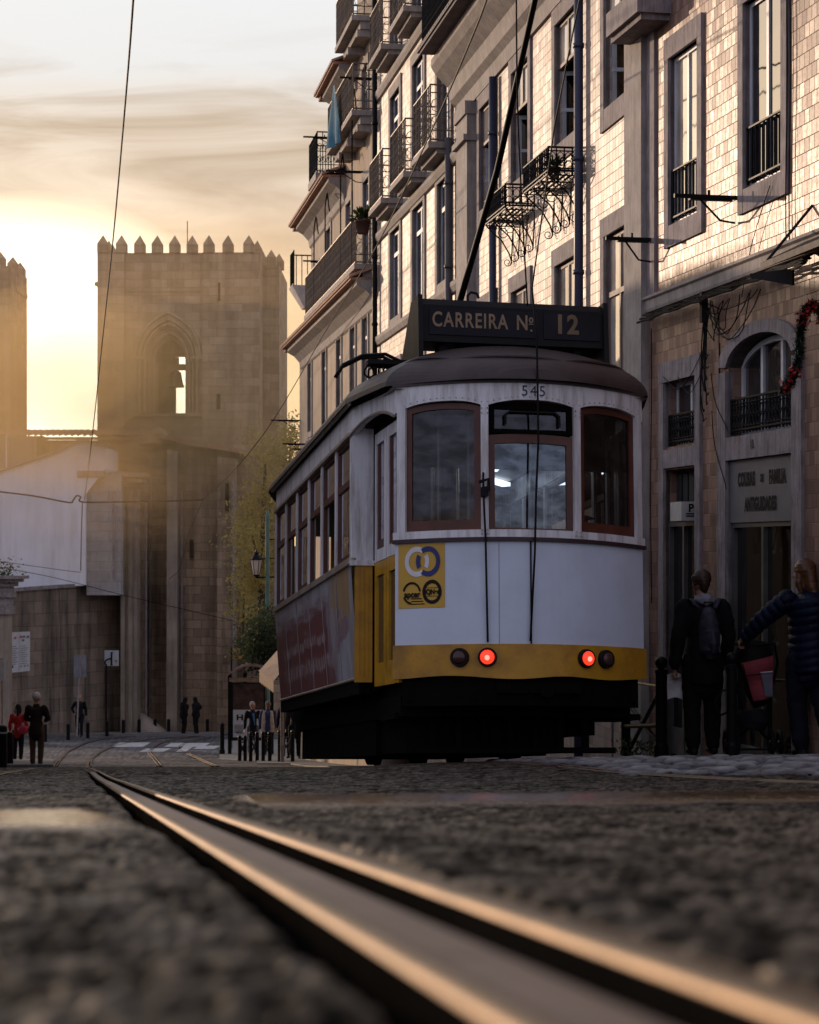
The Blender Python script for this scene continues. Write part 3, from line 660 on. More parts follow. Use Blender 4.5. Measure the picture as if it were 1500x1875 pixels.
# ------------------------------------------------------------------ pale tiled house behind the tram
M_mtile = tile_mat('cream glazed facade tiles', (.46,.37,.31), .14, .14, .035, .36, .25, 0.0, .5, .75, .45, .2)
Md = Fr((mbx(23.85), 23.85), (-.1667, 1)); ms = Md.sY
mh = empty('pale_tiled_house', Md.pt(0, 0, -2.7), 'cream tiled house with open sash windows and iron flower baskets behind the tram', 'building')
holes = []; wins = []
for c in (24.45, 27.05, 29.85, 32.3):
    a, b_ = ms(c-.57), ms(c+.57)
    if c < 25: zz = (5.62, 7.3)
    else: zz = (5.68, 7.38)
    holes.append((a, b_, *zz)); wins.append((a, b_, *zz, 0)); holes.append((a, b_, 1.9, 4.0)); wins.append((a, b_, 1.9, 4.0, 1))
m = MB(); ME = ms(34.2)
wall_holes(m, Md, -.1, ME, -3.6, 11.5, holes, .12); body(m, Md, -.1, ME, -3.6, 11.5, 9); m.build('wall', M_mtile, mh)
M_sash = mat('brown sash timber', (.16,.105,.085), .6, var=.2)
for a, b_, c, d, low in wins:
    surround(mh, Md, a, b_, c, d, w=.17, sill=.27 if not low else .2, head=.24)
    if low: window(mh, Md, a, b_, c, d, .035, .055, 2, (d-.75,), M_panelit, M_sash)
    else:
        # upper sash closed, lower half open on a dark room, casement leaf swung in
        window(mh, Md, a, b_, d-.62, d, .03, .05, 2, (), M_panelit, M_sash); room(mh, Md, a, b_, c, d-.62)
        lf = MB(); s_ = b_-.16
        for z0, z1 in ((c+.04, c+.10), ((c+d)/2-.36, (c+d)/2-.31), (d-.70, d-.64)): lf.hexa([Md.pt(s, o, z) for z in (z0, z1) for s, o in ((b_-.05,-.07),(b_-.02,-.07),(s_+.03,-.6),(s_,-.6))])
        for s, o in ((b_-.05, -.08), (s_, -.58)): lf.fbox(Md, s, s+.05, o-.05, o, c+.04, d-.64)
        lw = lf.build('window', M_white, mh); g = MB(); g.quad(Md.pt(b_-.03,-.07,c+.08), Md.pt(s_+.02,-.58,c+.08), Md.pt(s_+.02,-.58,d-.66), Md.pt(b_-.03,-.07,d-.66)); g.build('pane', glass_mat('open casement glass') if 'open casement glass' not in bpy.data.materials else bpy.data.materials['open casement glass'], lw)
M_bluepipe = mat('navy drainpipe paint', (.03,.035,.075), .45, var=.2)
pipe(mh, Md, ms(26.05), .09, -2.9, 11.5, .062, M_bluepipe); pipe(mh, Md, ms(31.5), .09, -2.9, 7.6, .06, M_bluepipe)
b = MB(); moulding(b, Md, ms(25.2), ME+.6, [(0,7.62),(.05,7.62),(.07,7.85),(.16,7.95),(.20,8.2),(.42,8.42),(.50,8.55),(.50,8.68),(0,8.70)]); b.build('cornice', M_trimlight, mh)
tiled_eave(mh, Md, ms(26.4), ME+.3, 8.72, .78, .1, m=mat('dark eave tiles', (.17,.14,.14), .8, bmp=.3))
railing(mh, Md, ms(26.4), ME+.3, .70, 8.86, 9.95, .12)
b = MB(); b.fbox(Md, ms(33.25), ms(34.2), -.1, .16, -3.6, 7.62); b.fbox(Md, ms(33.2), ms(34.25), -.1, .23, 6.95, 7.05); b.fbox(Md, ms(33.22), ms(34.23), -.1, .20, 7.4, 7.62); b.build('pilaster', M_trimlight, mh)
for ya, yb in ((26.3, 27.75), (28.95, 30.4)):
    bk = railing(mh, Md, ms(ya), ms(yb), .44, 5.05, 5.40, .1, True, True, .010, name='flower_basket')
    b = MB(); q = Md.pt
    for k in range(6): b.fbox(Md, ms(ya), ms(yb), .02+k*.08, .045+k*.08, 5.035, 5.055)
    for k in range(4):
        s = ms(ya)+(ms(yb)-ms(ya))*k/3; b.fbox(Md, s-.012, s+.012, 0, .44, 5.02, 5.035)
        b.tube([q(s,.42,5.02), q(s,.33,4.93), q(s,.18,4.80), q(s,.06,4.6), q(s,.03,4.5)], .012, 5); b.tube([q(s,.0,5.0), q(s,.03,4.45)], .012, 5)
        b.tube([q(s, .16+.075*math.cos(t), 4.92+.075*math.sin(t)) for t in np.linspace(0, 2*PI, 11)[:-1]], .008, 4, closed=True)
        b.tube([q(s, .09+.05*math.cos(t)*(1-t/9), 4.47+.05*math.sin(t)*(1-t/9)) for t in np.linspace(-PI, 1.5*PI, 12)], .008, 4)
    b.build('bracket', M_iron, bk)
def flower_pot(loc, label, r=.1, h=.17, plant=True, leafm=None, group=None):
    e = empty('flower_pot', loc, label, 'flower pot', group); b = MB(); b.lathe((loc[0], loc[1], loc[2]), [(r*.7,0),(r*.75,.01),(r,h*.85),(r*1.12,h*.86),(r*1.12,h),(r*.95,h),(r*.9,h*.85)], 14); b.build('pot', mat('clay pot', (.10,.05,.035), .8) if 'clay pot' not in bpy.data.materials else bpy.data.materials['clay pot'], e, smooth=True)
    if plant:
        b = MB()
        for k in range(90):
            u = Vector((jb(2), jb(2), random.random()*1.6)).normalized()*(r*(.6+1.3*random.random())); p = Vector(loc)+Vector((0,0,h))+u; w_ = u.orthogonal().normalized()*r*.25; l_ = u.normalized()*r*.45
            b.add([p-l_, p+w_, p+l_, p-w_], [(0,1,2,3)])
        b.build('foliage', leafm or M_leaf, e)
flower_pot(Md.pt(ms(26.75), .25, 5.058), 'small dark plant pot standing in the iron flower basket nearest the pipe', .09, .16)

# ------------------------------------------------------------------ house with wrought balconies further down
Pf = Fr((mbx(34.3), 34.3), (-.1667, 1)); pz = Pf.sY
M_ptile = tile_mat('buff glazed facade tiles', (.50,.42,.34), .15, .15, .035, .36, .3, 0.0, .5, .7, .5, .2)
M_frame_blue = mat('pale blue window timber', (.42,.46,.54), .5, var=.15)
ph = empty('balconied_house', Pf.pt(0, 0, -3.3), 'buff tiled house with rows of small wrought iron balconies left of the tram sign', 'building')
holes = []; PE = pz(44.4); wins = []
for c in (36.15, 38.9, 41.75):
    a, b_ = pz(c-.62), pz(c+.62)
    for c0, d0 in ((4.98, 6.85), (7.45, 9.75), (10.65, 13.0), (1.6, 3.9)): holes.append((a, b_, c0, d0)); wins.append((a, b_, c0, d0))
m = MB(); wall_holes(m, Pf, -.05, PE, -4.2, 15, holes, .12); body(m, Pf, -.05, PE, -4.2, 15, 9); m.build('wall', M_ptile, ph)
for a, b_, c, d in wins:
    surround(ph, Pf, a, b_, c, d, w=.2, sill=.18, head=.22, m=M_trimlight); window(ph, Pf, a, b_, c, d, .06, .07, 2, (d-.5,), M_pane, M_frame_blue)
    if c > 7:
        b = MB(); b.fbox(Pf, a-.26, b_+.26, 0, .46, c-.21, c-.10); b.fbox(Pf, a-.2, b_+.2, 0, .30, c-.30, c-.21); bl = b.build('balcony', M_trimlight, ph); railing(bl, Pf, a-.24, b_+.24, .42, c-.10, c+.92, .17, m=M_ironb)
b = MB()
for z in (4.72, 7.02, 10.2): moulding(b, Pf, -.05, PE, [(0,z-.12),(.06,z-.10),(.10,z),(.10,z+.08),(0,z+.1)])
b.build('string_course', M_trimlight, ph)
pipe(ph, Pf, pz(35.2), .1, -3, 7.4, .07, mat('grey drainpipe', (.07,.065,.07), .5)); pipe(ph, Pf, pz(44.1), .1, -3, 13, .06, M_iron)

# ------------------------------------------------------------------ stepped cream house at the end of the street
M_cream = mat('warm cream render', (.50,.40,.29), .85, var=.12, scale=.8, bmp=.1, dirt=(.22,.16,.11), dirt_amt=.5, streak=True)
Cf = Fr((mbx(44.45), 44.45), (-.1667, 1)); cz = Cf.sY
ch = empty('stepped_cream_house', Cf.pt(0, 0, -4.2), 'cream rendered house stepping down in tiled eaves at the far end of the street', 'building')
tiers = [(60.2, -6.6, 6.15, [46.2, 48.3, 50.9, 54.0, 57.4], 3.5, 5.55), (57.2, 6.15, 9.45, [46.0, 49.0, 53.0], 6.75, 8.7), (50.9, 9.45, 11.8, [46.2, 48.9], 9.95, 11.4), (47.6, 11.8, 15.5, [], 0, 0)]
m = MB(); wl = []
for Y1, z0, z1, cs, a, b_ in tiers:
    hl = [(cz(c-.45), cz(c+.45), a, b_) for c in cs]; wl += hl; wall_holes(m, Cf, 0, cz(Y1), z0, z1, hl, .12); body(m, Cf, 0, cz(Y1), z0, z1, 9)
m.build('wall', M_cream, ch)
for h in wl:
    surround(ch, Cf, *h, w=.16, sill=.16, head=.18, m=M_trimlight); window(ch, Cf, *h, .06, .06, 2, (h[3]-.5,), M_pane, M_frame_blue)
for Y1, z, ov, y0 in ((59.9, 6.05, .50, 44.5), (57.5, 9.35, .5, 49.6), (51.2, 11.7, .5, 47.6)):
    tiled_eave(ch, Cf, cz(y0), cz(Y1), z+.12, ov+.12, .28)
    b = MB(); moulding(b, Cf, cz(y0), cz(Y1)-.3, [(0,z-.55),(.05,z-.5),(.08,z-.32),(.24,z-.14),(ov-.05,z-.02),(ov-.05,z+.1),(0,z+.12)]); b.build('cornice', M_trimlight, ch)
    # returned eave on the gable end
    e = MB(); q = Cf.pt; s = cz(Y1)-.35; e.hexa([q(s,ov,z), q(s+.4,ov,z), q(s+.4,-8,z), q(s,-8,z), q(s,ov,z+.16), q(s+.4,ov,z+.16), q(s+.4,-8,z+.2), q(s,-8,z+.2)]); e.build('eave', M_rooftile, ch)
for y0, y1, z, ov in ((44.55, 54.6, 6.36, .50), (44.6, 49.2, 9.85, .55), (44.6, 47.6, 12.0, .55)):
    b = MB(); b.fbox(Cf, cz(y0), cz(y1), 0, ov, z+.04, z+.16); b.fbox(Cf, cz(y0)+.05, cz(y1)-.05, 0, ov-.2, z-.14, z+.04)
    for k in range(int((y1-y0)/1.6)+1): s = cz(y0)+.1+k*1.6; b.fbox(Cf, s, s+.14, 0, ov-.14, z-.30, z-.14)
    bl = b.build('balcony', M_trimlight, ch); railing(bl, Cf, cz(y0)+.04, cz(y1)-.04, ov-.04, z+.16, z+1.22, .17, True, True, .012, m=M_ironb)
b = MB(); b.fbox(Cf, cz(50.9), cz(52.6), 0, .62, 9.62, 9.8); bl = b.build('balcony', M_trimlight, ch); railing(bl, Cf, cz(50.9), cz(52.6), .58, 9.8, 10.85, .13, True, True, .012)
b = MB(); e0 = cz(57.2); b.hexa([Cf.pt(s,o,z) for z, w_ in ((7.1, .35), (7.75, .0)) for s, o in ((e0,.55-w_),(e0+.95-w_,.55-w_),(e0+.95-w_,-1.6),(e0,-1.6))]); bl = b.build('balcony', mat('white balcony render', (.6,.58,.55), .8), ch)
Ef = Fr(Cf.pt(e0+.9, .5, 0), tuple((-Cf.n).xy)); railing(bl, Ef, 0, 2.0, .0, 7.75, 8.75, .16, False, False, .013); railing(bl, Cf, e0, e0+.9, .5, 7.75, 8.75, .2, False, False, .013)
for Y, z, l_ in ((46.6, 9.0, .9), (44.9, 10.8, .8), (52.2, 7.7, .8), (58.5, 3.2, .7), (60.0, 4.0, .9), (50.4, 10.6, 1.0), (55.8, 2.9, .7)): clothes_bracket(ch, Cf, cz(Y), z, l_)
for y0, zt in ((45.2, 10.7), (47.2, 9.6), (50.2, 9.2), (52.6, 9.0)):       # iron arbours standing on the long balcony
    b = MB(); q = Cf.pt
    b.tube([q(cz(y0), .46, 6.5), q(cz(y0), .46, zt-.4)]+[q(cz(y0)+.35-.35*math.cos(t), .46-.2*t/PI, zt-.4+.4*math.sin(t)) for t in np.linspace(.3, PI, 8)], .018, 5); b.build('balcony_arbour', M_iron, ch)
flower_pot(Cf.pt(cz(44.62)-.02, .30, 7.2), 'pot with a leafy plant on the near end of the long balcony', .17, .3, True, M_leaf)
# washing on the second balcony and by the lower windows
def cloth(pts_fn, nx, nz):
    b = MB()
    for i in range(nx):
        for j in range(nz): b.quad(pts_fn(i/nx, j/nz), pts_fn((i+1)/nx, j/nz), pts_fn((i+1)/nx, (j+1)/nz), pts_fn(i/nx, (j+1)/nz))
    return b
def hang(u, v): w_ = .10+.5*min(1, v*1.6); s = cz(46.9)+(u-.5)*w_*1.6; return Cf.pt(s, .66+.06*math.sin(u*9)*v+.2*(u-.5)*v, 11.1-1.45*v-(.25 if .35 < u < .65 and v > .7 else 0)*(1-v))
o = tag(cloth(hang, 14, 14).build('hanging_towel', mat('blue cloth', (.07,.20,.27), .85, var=.25), smooth=True), 'blue cloth hung to dry over the upper balcony railing', 'laundry')
def wash(x0, col, lab, nm): 
    f = lambda u, v: Cf.pt(cz(52.2+x0)+u*.5, .55+.03*math.sin(u*8+v*2), 3.05-.65*v-.1*math.sin(u*PI))
    tag(cloth(f, 8, 6).build('washing', mat(nm, col, .85), smooth=True), lab, 'laundry')
wash(0, (.65,.63,.62), 'white washing hung below the cream house window, above the tram roof edge', 'white linen'); wash(.8, (.10,.16,.35), 'small blue washing hung beside white linen below the cream house window', 'blue linen')
# ------------------------------------------------------------------ the cathedral: two battlemented towers and the apse walls below them
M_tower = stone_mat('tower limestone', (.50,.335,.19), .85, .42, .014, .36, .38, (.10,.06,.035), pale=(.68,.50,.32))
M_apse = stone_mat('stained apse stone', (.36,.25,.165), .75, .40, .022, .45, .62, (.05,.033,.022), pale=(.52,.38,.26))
M_retain = stone_mat('retaining wall stone', (.27,.21,.16), .95, .55, .022, .42, .72, (.022,.019,.017))
M_pale = mat('pale weathered limestone', (.30,.25,.20), .85, var=.3, scale=.7, bmp=.3, bscale=8, dirt=(.08,.06,.05), dirt_amt=.7, streak=True)
M_bell = mat('bronze bell', (.10,.075,.04), .5, .7)
ca = empty('cathedral', (-13, 100, ground_z(97)), 'romanesque stone cathedral with two battlemented towers glowing against the sunset', 'cathedral')
YT = 100.0
def tx_(px, Y=YT): return (px-CX)/F*Y
def tz_(py, Y=YT): return (HY-py)/F*Y
T = Fr((0, YT), (-1, 0))                       # facing the street: o points towards the camera
def sx(px): return -tx_(px)
def merlon(cx, cy, z, w, d, h, cap, parent, rot=False):
    b = MB(); b.box(cx-w/2, cx+w/2, cy-d/2, cy+d/2, z, z+h)
    p = [(cx-w/2,cy-d/2,z+h),(cx+w/2,cy-d/2,z+h),(cx+w/2,cy+d/2,z+h),(cx-w/2,cy+d/2,z+h),(cx,cy,z+h+cap)]
    b.add(p, [(0,1,4),(1,2,4),(2,3,4),(3,0,4)]); return b.build('merlon', M_tower, parent)
def tower(x0, x1, ztop, y0, depth, arch, name='tower'):
    b = MB(); fr = Fr((0, y0), (-1, 0)); zb = ground_z(97)-1
    if arch:
        a0, a1, zs, zt, z0 = arch; A0, A1 = -a1, -a0
        wall_holes(b, fr, -x1, -x0, zb, ztop, [(A0, A1, z0, zt)], .2)
        b2 = Fr((0, y0+depth), (1, 0)); wall_holes(b, b2, x0, x1, zb, ztop, [(a0+1.08, a1+.2, z0, zt-1.3)], .6)
    else:
        wall_holes(b, fr, -x1, -x0, zb, ztop); b.quad((x0,y0+depth,zb),(x1,y0+depth,zb),(x1,y0+depth,ztop),(x0,y0+depth,ztop))
    for x in (x0, x1): b.quad((x,y0,zb),(x,y0+depth,zb),(x,y0+depth,ztop),(x,y0,ztop))
    b.quad((x0,y0,ztop-.9),(x1,y0,ztop-.9),(x1,y0+depth,ztop-.9),(x0,y0+depth,ztop-.9))
    if arch:      # belfry floor and side walls
        b.quad((a0-.2,y0,z0),(a1+.2,y0,z0),(a1+.2,y0+depth,z0),(a0-.2,y0+depth,z0))
    return b.build(name, M_tower, ca)
X0, X1 = tx_(180), tx_(476); ZT = tz_(463)
ap0, ap1 = tx_(249), tx_(367); zs_, zt_, zb_ = tz_(655), tz_(578), tz_(757)
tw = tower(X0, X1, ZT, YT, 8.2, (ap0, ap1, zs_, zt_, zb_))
# stepped pointed arch with columns and the inner belfry opening
def parch(t, h): return h*(.80*math.sqrt(max(0, 1-t*t))+.20*(1-abs(t)))
ac = (ap0+ap1)/2; n_ord = 4; wo_, wi_ = (ap1-ap0)/2, .77
ab = MB(); ts = np.linspace(-1, 1, 29)
for k in range(n_ord+1):
    wk = wo_-(wo_-wi_)*k/n_ord; wn2 = wo_-(wo_-wi_)*(k+1)/n_ord if k < n_ord else None
    y = YT+.04+.30*k; hk = (zt_-zs_)*wk/wo_*1.03; f = lambda t, w_, h, yy: (ac+w_*t, yy, zs_+parch(t, h))
    if k == 0:     # spandrels between the square hole and the arch
        for a, c in zip(ts, ts[1:]):
            pa, pc = f(a, wk, hk*.97, YT+.02), f(c, wk, hk*.97, YT+.02); ab.quad(pa, pc, (pc[0], YT+.02, zt_+.05), (pa[0], YT+.02, zt_+.05))
    if wn2 is not None:
        hn = (zt_-zs_)*wn2/wo_*1.03
        for a, c in zip(ts, ts[1:]):
            ab.quad(f(a, wk, hk, y), f(c, wk, hk, y), f(c, wn2, hn, y), f(a, wn2, hn, y)); ab.quad(f(a, wn2, hn, y), f(c, wn2, hn, y), f(c, wn2, hn, y+.30), f(a, wn2, hn, y+.30))
        for sg_ in (-1, 1):
            xa, xb = ac+sg_*wk, ac+sg_*wn2; ab.quad((min(xa,xb),y,zb_),(max(xa,xb),y,zb_),(max(xa,xb),y,zs_),(min(xa,xb),y,zs_)); ab.quad((xb,y,zb_),(xb,y+.30,zb_),(xb,y+.30,zs_),(xb,y,zs_))
    else:          # wall around the inner opening goes on to the back
        for sg_ in (-1, 1): ab.quad((ac+sg_*wi_,y,zb_),(ac+sg_*wi_,y+1.1,zb_),(ac+sg_*wi_,y+1.1,zs_),(ac+sg_*wi_,y,zs_))
ab.box(ap0-.25, ap1+.25, YT-.14, YT+1.2, zb_-.16, zb_)
ar = ab.build('belfry_arch', M_tower, tw)
for k in range(3):
    wk = wo_-(wo_-wi_)*(k+.75)/n_ord
    for sg_ in (-1, 1):
        c = MB(); c.lathe((ac+sg_*wk, YT+.02+.30*k, zb_), [(.13,0),(.13,.1),(.09,.16),(.085,zs_-zb_-.32),(.10,zs_-zb_-.30),(.16,zs_-zb_-.05),(.17,zs_-zb_)], 10); c.build('column', M_tower, tw, smooth=True)
hm = MB()
for rr, yy in ((1.03, YT-.05), (.80, YT+.22), (.6, YT+.52)):
    hm.tube([(ac+wo_*rr*t, yy, zs_+parch(t, (zt_-zs_)*rr*1.03)) for t in np.linspace(-1, 1, 31)], .075, 6)
hm.box(ap0-.12, ap0+.5, YT-.1, YT+.02, zs_-.06, zs_+.06); hm.box(ap1-.5, ap1+.12, YT-.1, YT+.02, zs_-.06, zs_+.06); hm.build('arch_moulding', M_tower, tw)
bz = tz_(672, 102); bm_ = MB(); bm_.lathe((ac+.12, 102.6, bz-1.0), [(.42,0),(.40,.05),(.33,.25),(.27,.6),(.24,.75),(.12,.85),(0.02,.88)], 16); bm_.box(ac-.35, ac+.6, 102.5, 102.7, bz-.12, bz+.2); bm_.box(ac+.0, ac+.24, 102.45, 102.75, bz+.2, bz+.55); bm_.build('bell', M_bell, tw)
# corner strips proud of the face, string line, slits and merlons
cs_ = MB()
for p0, p1, pr in ((180, 228, .16), (372, 476, .16)): cs_.box(tx_(p0)-.02, tx_(p1)+.02, YT-pr, YT+.4, ground_z(97), ZT)
cs_.box(tx_(228), tx_(372), YT-.05, YT+.2, tz_(534), tz_(530)); cs_.build('corner_buttress', M_tower, tw)
sl_ = MB(); sl_.box(tx_(400), tx_(404), YT-.19, YT-.1, tz_(552), tz_(518)); sl_.build('slit_window', M_dark, tw); sl_ = MB(); sl_.box(tx_(397), tx_(404), YT-.19, YT-.1, tz_(750), tz_(722)); sl_.build('slit_window', M_dark, tw)
for px in (189, 223, 256, 288, 320, 352, 383, 418, 456): merlon(tx_(px), YT+.12 if 228 < px < 372 else YT+.02, ZT, .54, .5, tz_(447)-ZT, tz_(430)-tz_(447), tw)
for k in range(1, 6):
    for x in (X0+.28, X1-.26): merlon(x, YT+.4+k*1.35, ZT, .5, .54, tz_(447)-ZT, tz_(430)-tz_(447), tw)
for k in range(9): merlon(X0+.3+k*.95, YT+7.9, ZT-.1, .5, .5, tz_(450)-ZT, .45, tw)
sb = MB(); sb.box(X1-.05, tx_(513, 103), 102.2, 109, ground_z(97)-1, tz_(487, 102.5)); sb.build('stair_turret', M_tower, ca)
for px in (500, 511): merlon(tx_(px-3, 102.5), 102.6+(px-500)*.12, tz_(487, 102.5), .5, .5, .45, .42, ca)
gg = MB(); gg.tube([(X0-.02, YT+.5, tz_(519)), (X0-.25, YT+.5, tz_(517))], [.14, .10], 6); gg.build('gargoyle', M_tower, ca)
rd = MB(); rd.tube([(tx_(327), YT+4, ZT-.5), (tx_(327), YT+4, tz_(405, 104))], .025, 5); rd.build('lightning_rod', M_iron, ca)
# second tower at the left edge
XL0, XL1 = -29.0, -20.35; ZL = tz_(486)
tl = tower(XL0, XL1, ZL, YT+.4, 4.2, None)
cs_ = MB(); cs_.box(XL1-1.2, XL1+.03, YT+.2, YT+1.6, ground_z(97), ZL); cs_.box(XL1-.3, XL1+.06, YT+1.6, YT+4.5, tz_(526), tz_(518)); cs_.build('corner_buttress', M_tower, tl)
for k in range(4): merlon(XL1-.62-k*1.0, YT+.6, ZL, .58, .5, .45, .38, tl)
for k in range(1, 3): merlon(XL1-.26, YT+.3+k*1.9, ZL, .5, .54, .4, .38, tl)
# nave roof band between the towers, low walls in front
YN = 96.0; nx = lambda p: tx_(p, YN); nz = lambda p: tz_(p, YN)
nb = MB(); nb.box(nx(-80), nx(300), YN, YN+3.5, ground_z(97)-1, nz(806)); nb.build('nave_wall', M_apse, ca)
rf = MB(); st_ = .30; x = nx(-80)
while x < nx(292):
    prof = [(x+st_*.5-st_*.5*math.cos(t), .10*math.sin(t)) for t in np.linspace(0, PI, 5)]
    for (xa, za), (xb, zb2) in zip(prof, prof[1:]):
        for j in range(5):
            ya, yb = YN-.4+j*.8, YN-.4+(j+1)*.8; z1_, z2_ = nz(800)+(nz(778)-nz(800))*j/5-.02*j, nz(800)+(nz(778)-nz(800))*(j+1)/5-.02*j
            rf.quad((xa,ya,z1_+za),(xb,ya,z1_+zb2),(xb,yb,z2_+zb2),(xa,yb,z2_+za))
    x += st_
rf.box(nx(-80), nx(292), YN-.35, YN-.2, nz(806), nz(801)); rf.build('roof', M_rooftile, ca)
# the tall apse walls with their buttresses
def block(px0, px1, pyt0, pyt1, Y, depth, m=M_apse, name='apse_wall', zb=None, lean=0):
    b = MB(); zb = ground_z(Y)-.6 if zb is None else zb; x0, x1 = tx_(px0, Y), tx_(px1, Y); za, zc = tz_(pyt0, Y), tz_(pyt1, Y)
    b.hexa([(x0,Y-lean,zb),(x1,Y-lean,zb),(x1,Y+depth,zb),(x0,Y+depth,zb),(x0,Y,za),(x1,Y,zc),(x1,Y+depth,zc),(x0,Y+depth,za)]); return b.build(name, m, ca)
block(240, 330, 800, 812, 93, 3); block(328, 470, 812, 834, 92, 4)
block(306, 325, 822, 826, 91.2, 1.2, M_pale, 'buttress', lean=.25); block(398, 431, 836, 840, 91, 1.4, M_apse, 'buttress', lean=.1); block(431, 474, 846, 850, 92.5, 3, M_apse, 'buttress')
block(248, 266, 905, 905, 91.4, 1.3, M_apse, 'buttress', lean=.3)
b = MB(); b.hexa([(tx_(286,91.6),91.6,tz_(797,91.6)-.12),(tx_(440,91.6),90.8,tz_(826,91)-.10),(tx_(476,91.6),94,tz_(834,91.6)),(tx_(286,91.6),96,tz_(795,91.6)),(tx_(286,91.6),91.6,tz_(793,91.6)),(tx_(440,91.6),90.8,tz_(822,91)),(tx_(476,91.6),94,tz_(829,91.6)),(tx_(286,91.6),96,tz_(790,91.6))]); b.build('roof', M_rooftile, ca)
b = MB(); b.hexa([(tx_(256,92.5),92.3,tz_(812,92.5)),(tx_(318,92.5),92.3,tz_(812,92.5)),(tx_(318,92.5),95,tz_(812,92.5)),(tx_(256,92.5),95,tz_(812,92.5)),(tx_(286,92.5),92.3,tz_(781,92.5)),(tx_(289,92.5),92.3,tz_(781,92.5)),(tx_(289,92.5),95,tz_(781,92.5)),(tx_(286,92.5),95,tz_(781,92.5))]); b.build('gable', M_tower, ca)
for px, p0, p1, Y in ((351, 1022, 988, 91.9), (416, 935, 885, 90.9)): b = MB(); b.box(tx_(px-3.5,Y), tx_(px+3.5,Y), Y-.06, Y+.05, tz_(p0,Y), tz_(p1,Y)); b.build('slit_window', M_dark, ca)
for px, p0, p1, Y in ((268, 905, 1325, 91.1), (276, 870, 1300, 92.9), (333, 900, 1320, 91.85), (428, 880, 1300, 90.8)): b = MB(); b.tube([(tx_(px,Y), Y-.1, tz_(p0,Y)), (tx_(px,Y), Y-.1, tz_(p1,Y))], .05, 6); b.build('drainpipe', M_trim, ca)
b = MB(); b.hexa([(tx_(250,89),89,ground_z(89)-.3),(tx_(312,89),89,ground_z(89)-.3),(tx_(312,89),91,ground_z(89)-.3),(tx_(250,89),91,ground_z(89)-.3),(tx_(248,89),90.6,tz_(1312,89)),(tx_(252,89),90.6,tz_(1312,89)),(tx_(252,89),91,tz_(1312,89)),(tx_(248,89),91,tz_(1312,89))]); b.build('ramp', M_pale, ca)

# ------------------------------------------------------------------ pier with a moulded capital, white gabled house, retaining wall
pr_ = empty('corner_pier', (tx_(236,89.5), 89.5, ground_z(89.5)), 'tall fluted stone pier with moulded capital between the white house and the cathedral', 'pier')
b = MB(); Yp = 89.6
for k, (p0, p1, dy) in enumerate(((221, 229, 0), (229, 235, .12), (235, 243, .02), (243, 250, .14))): b.box(tx_(p0,Yp), tx_(p1,Yp)-.012, Yp+dy, Yp+1.4, ground_z(Yp)-.6, tz_(884,Yp))
b.build('shaft', M_pale, pr_)
b = MB()
for z0, z1, e in ((892, 884, .10), (884, 878, .30), (878, 874, .18), (874, 866, .42)): b.box(tx_(221,Yp)-e*.5, tx_(250,Yp)+e, Yp-e, Yp+1.5, tz_(z0,Yp)+.003, tz_(z1,Yp))
b.build('capital', M_pale, pr_)
M_wht = mat('whitewashed render', (.78,.81,.88), .85, var=.1, scale=.35, bmp=.12, bscale=4, dirt=(.45,.43,.43), dirt_amt=.55, streak=True)
wh = empty('white_gabled_house', (tx_(60,88.6), 88.6, tz_(1078,88.6)), 'white rendered house with a blank sloping gable above the stone wall at left', 'building')
Yw = 88.6; b = MB(); X_ = lambda p: tx_(p, Yw); Z_ = lambda p: tz_(p, Yw)
gab = [(-120, 1085), (157, 1072), (157, 905), (193, 858), (194, 818), (160, 809), (146, 808), (100, 830), (-120, 905)]
b.poly([(X_(a), Yw, Z_(c)) for a, c in gab]); 
for (a, c), (e, f_) in zip(gab, gab[1:]+gab[:1]): b.quad((X_(a),Yw,Z_(c)),(X_(a),Yw+3.8,Z_(c)),(X_(e),Yw+3.8,Z_(f_)),(X_(e),Yw,Z_(f_)))
b.build('wall', M_wht, wh)
b = MB()
for (a, c), (e, f_) in (((-120, 905), (100, 830)), ((100, 830), (146, 808)), ((146, 808), (162, 809)), ((162, 809), (196, 819))): b.hexa([(X_(a),Yw-.15,Z_(c)),(X_(e),Yw-.15,Z_(f_)),(X_(e),Yw+3.8,Z_(f_)),(X_(a),Yw+3.8,Z_(c)),(X_(a),Yw-.15,Z_(c)+.10),(X_(e),Yw-.15,Z_(f_)+.10),(X_(e),Yw+3.8,Z_(f_)+.10),(X_(a),Yw+3.8,Z_(c)+.10)])
b.build('coping', M_trim, wh)
M_palewall = stone_mat('pale ashlar', (.40,.38,.37), .8, .45, .012, .14, .25, (.16,.14,.13))
b = MB(); b.box(X_(157), X_(220), Yw+.25, Yw+3, Z_(1090), Z_(880)); b.hexa([(X_(172),Yw+.28,Z_(880)),(X_(220),Yw+.28,Z_(880)),(X_(220),Yw+3,Z_(880)),(X_(172),Yw+3,Z_(880)),(X_(212),Yw+.28,Z_(862)),(X_(220),Yw+.28,Z_(862)),(X_(220),Yw+3,Z_(862)),(X_(212),Yw+3,Z_(862))]); b.build('side_wall', M_palewall, wh)
b = MB(); b.box(X_(142), X_(192), Yw-.05, Yw+.3, Z_(874), Z_(862)); b.build('ledge', M_trim, wh)
for px, p0, p1 in ((207, 900, 1062), (13, 800, 870)): b = MB(); b.tube([(X_(px),Yw+.15,Z_(p0)),(X_(px),Yw+.15,Z_(p1))], .045, 6); b.build('drainpipe', M_trim, wh)
ro = empty('outbuilding', (tx_(40,93), 93, tz_(1000,93)), 'low stained outbuilding with a patched wall behind the white gable', 'building')
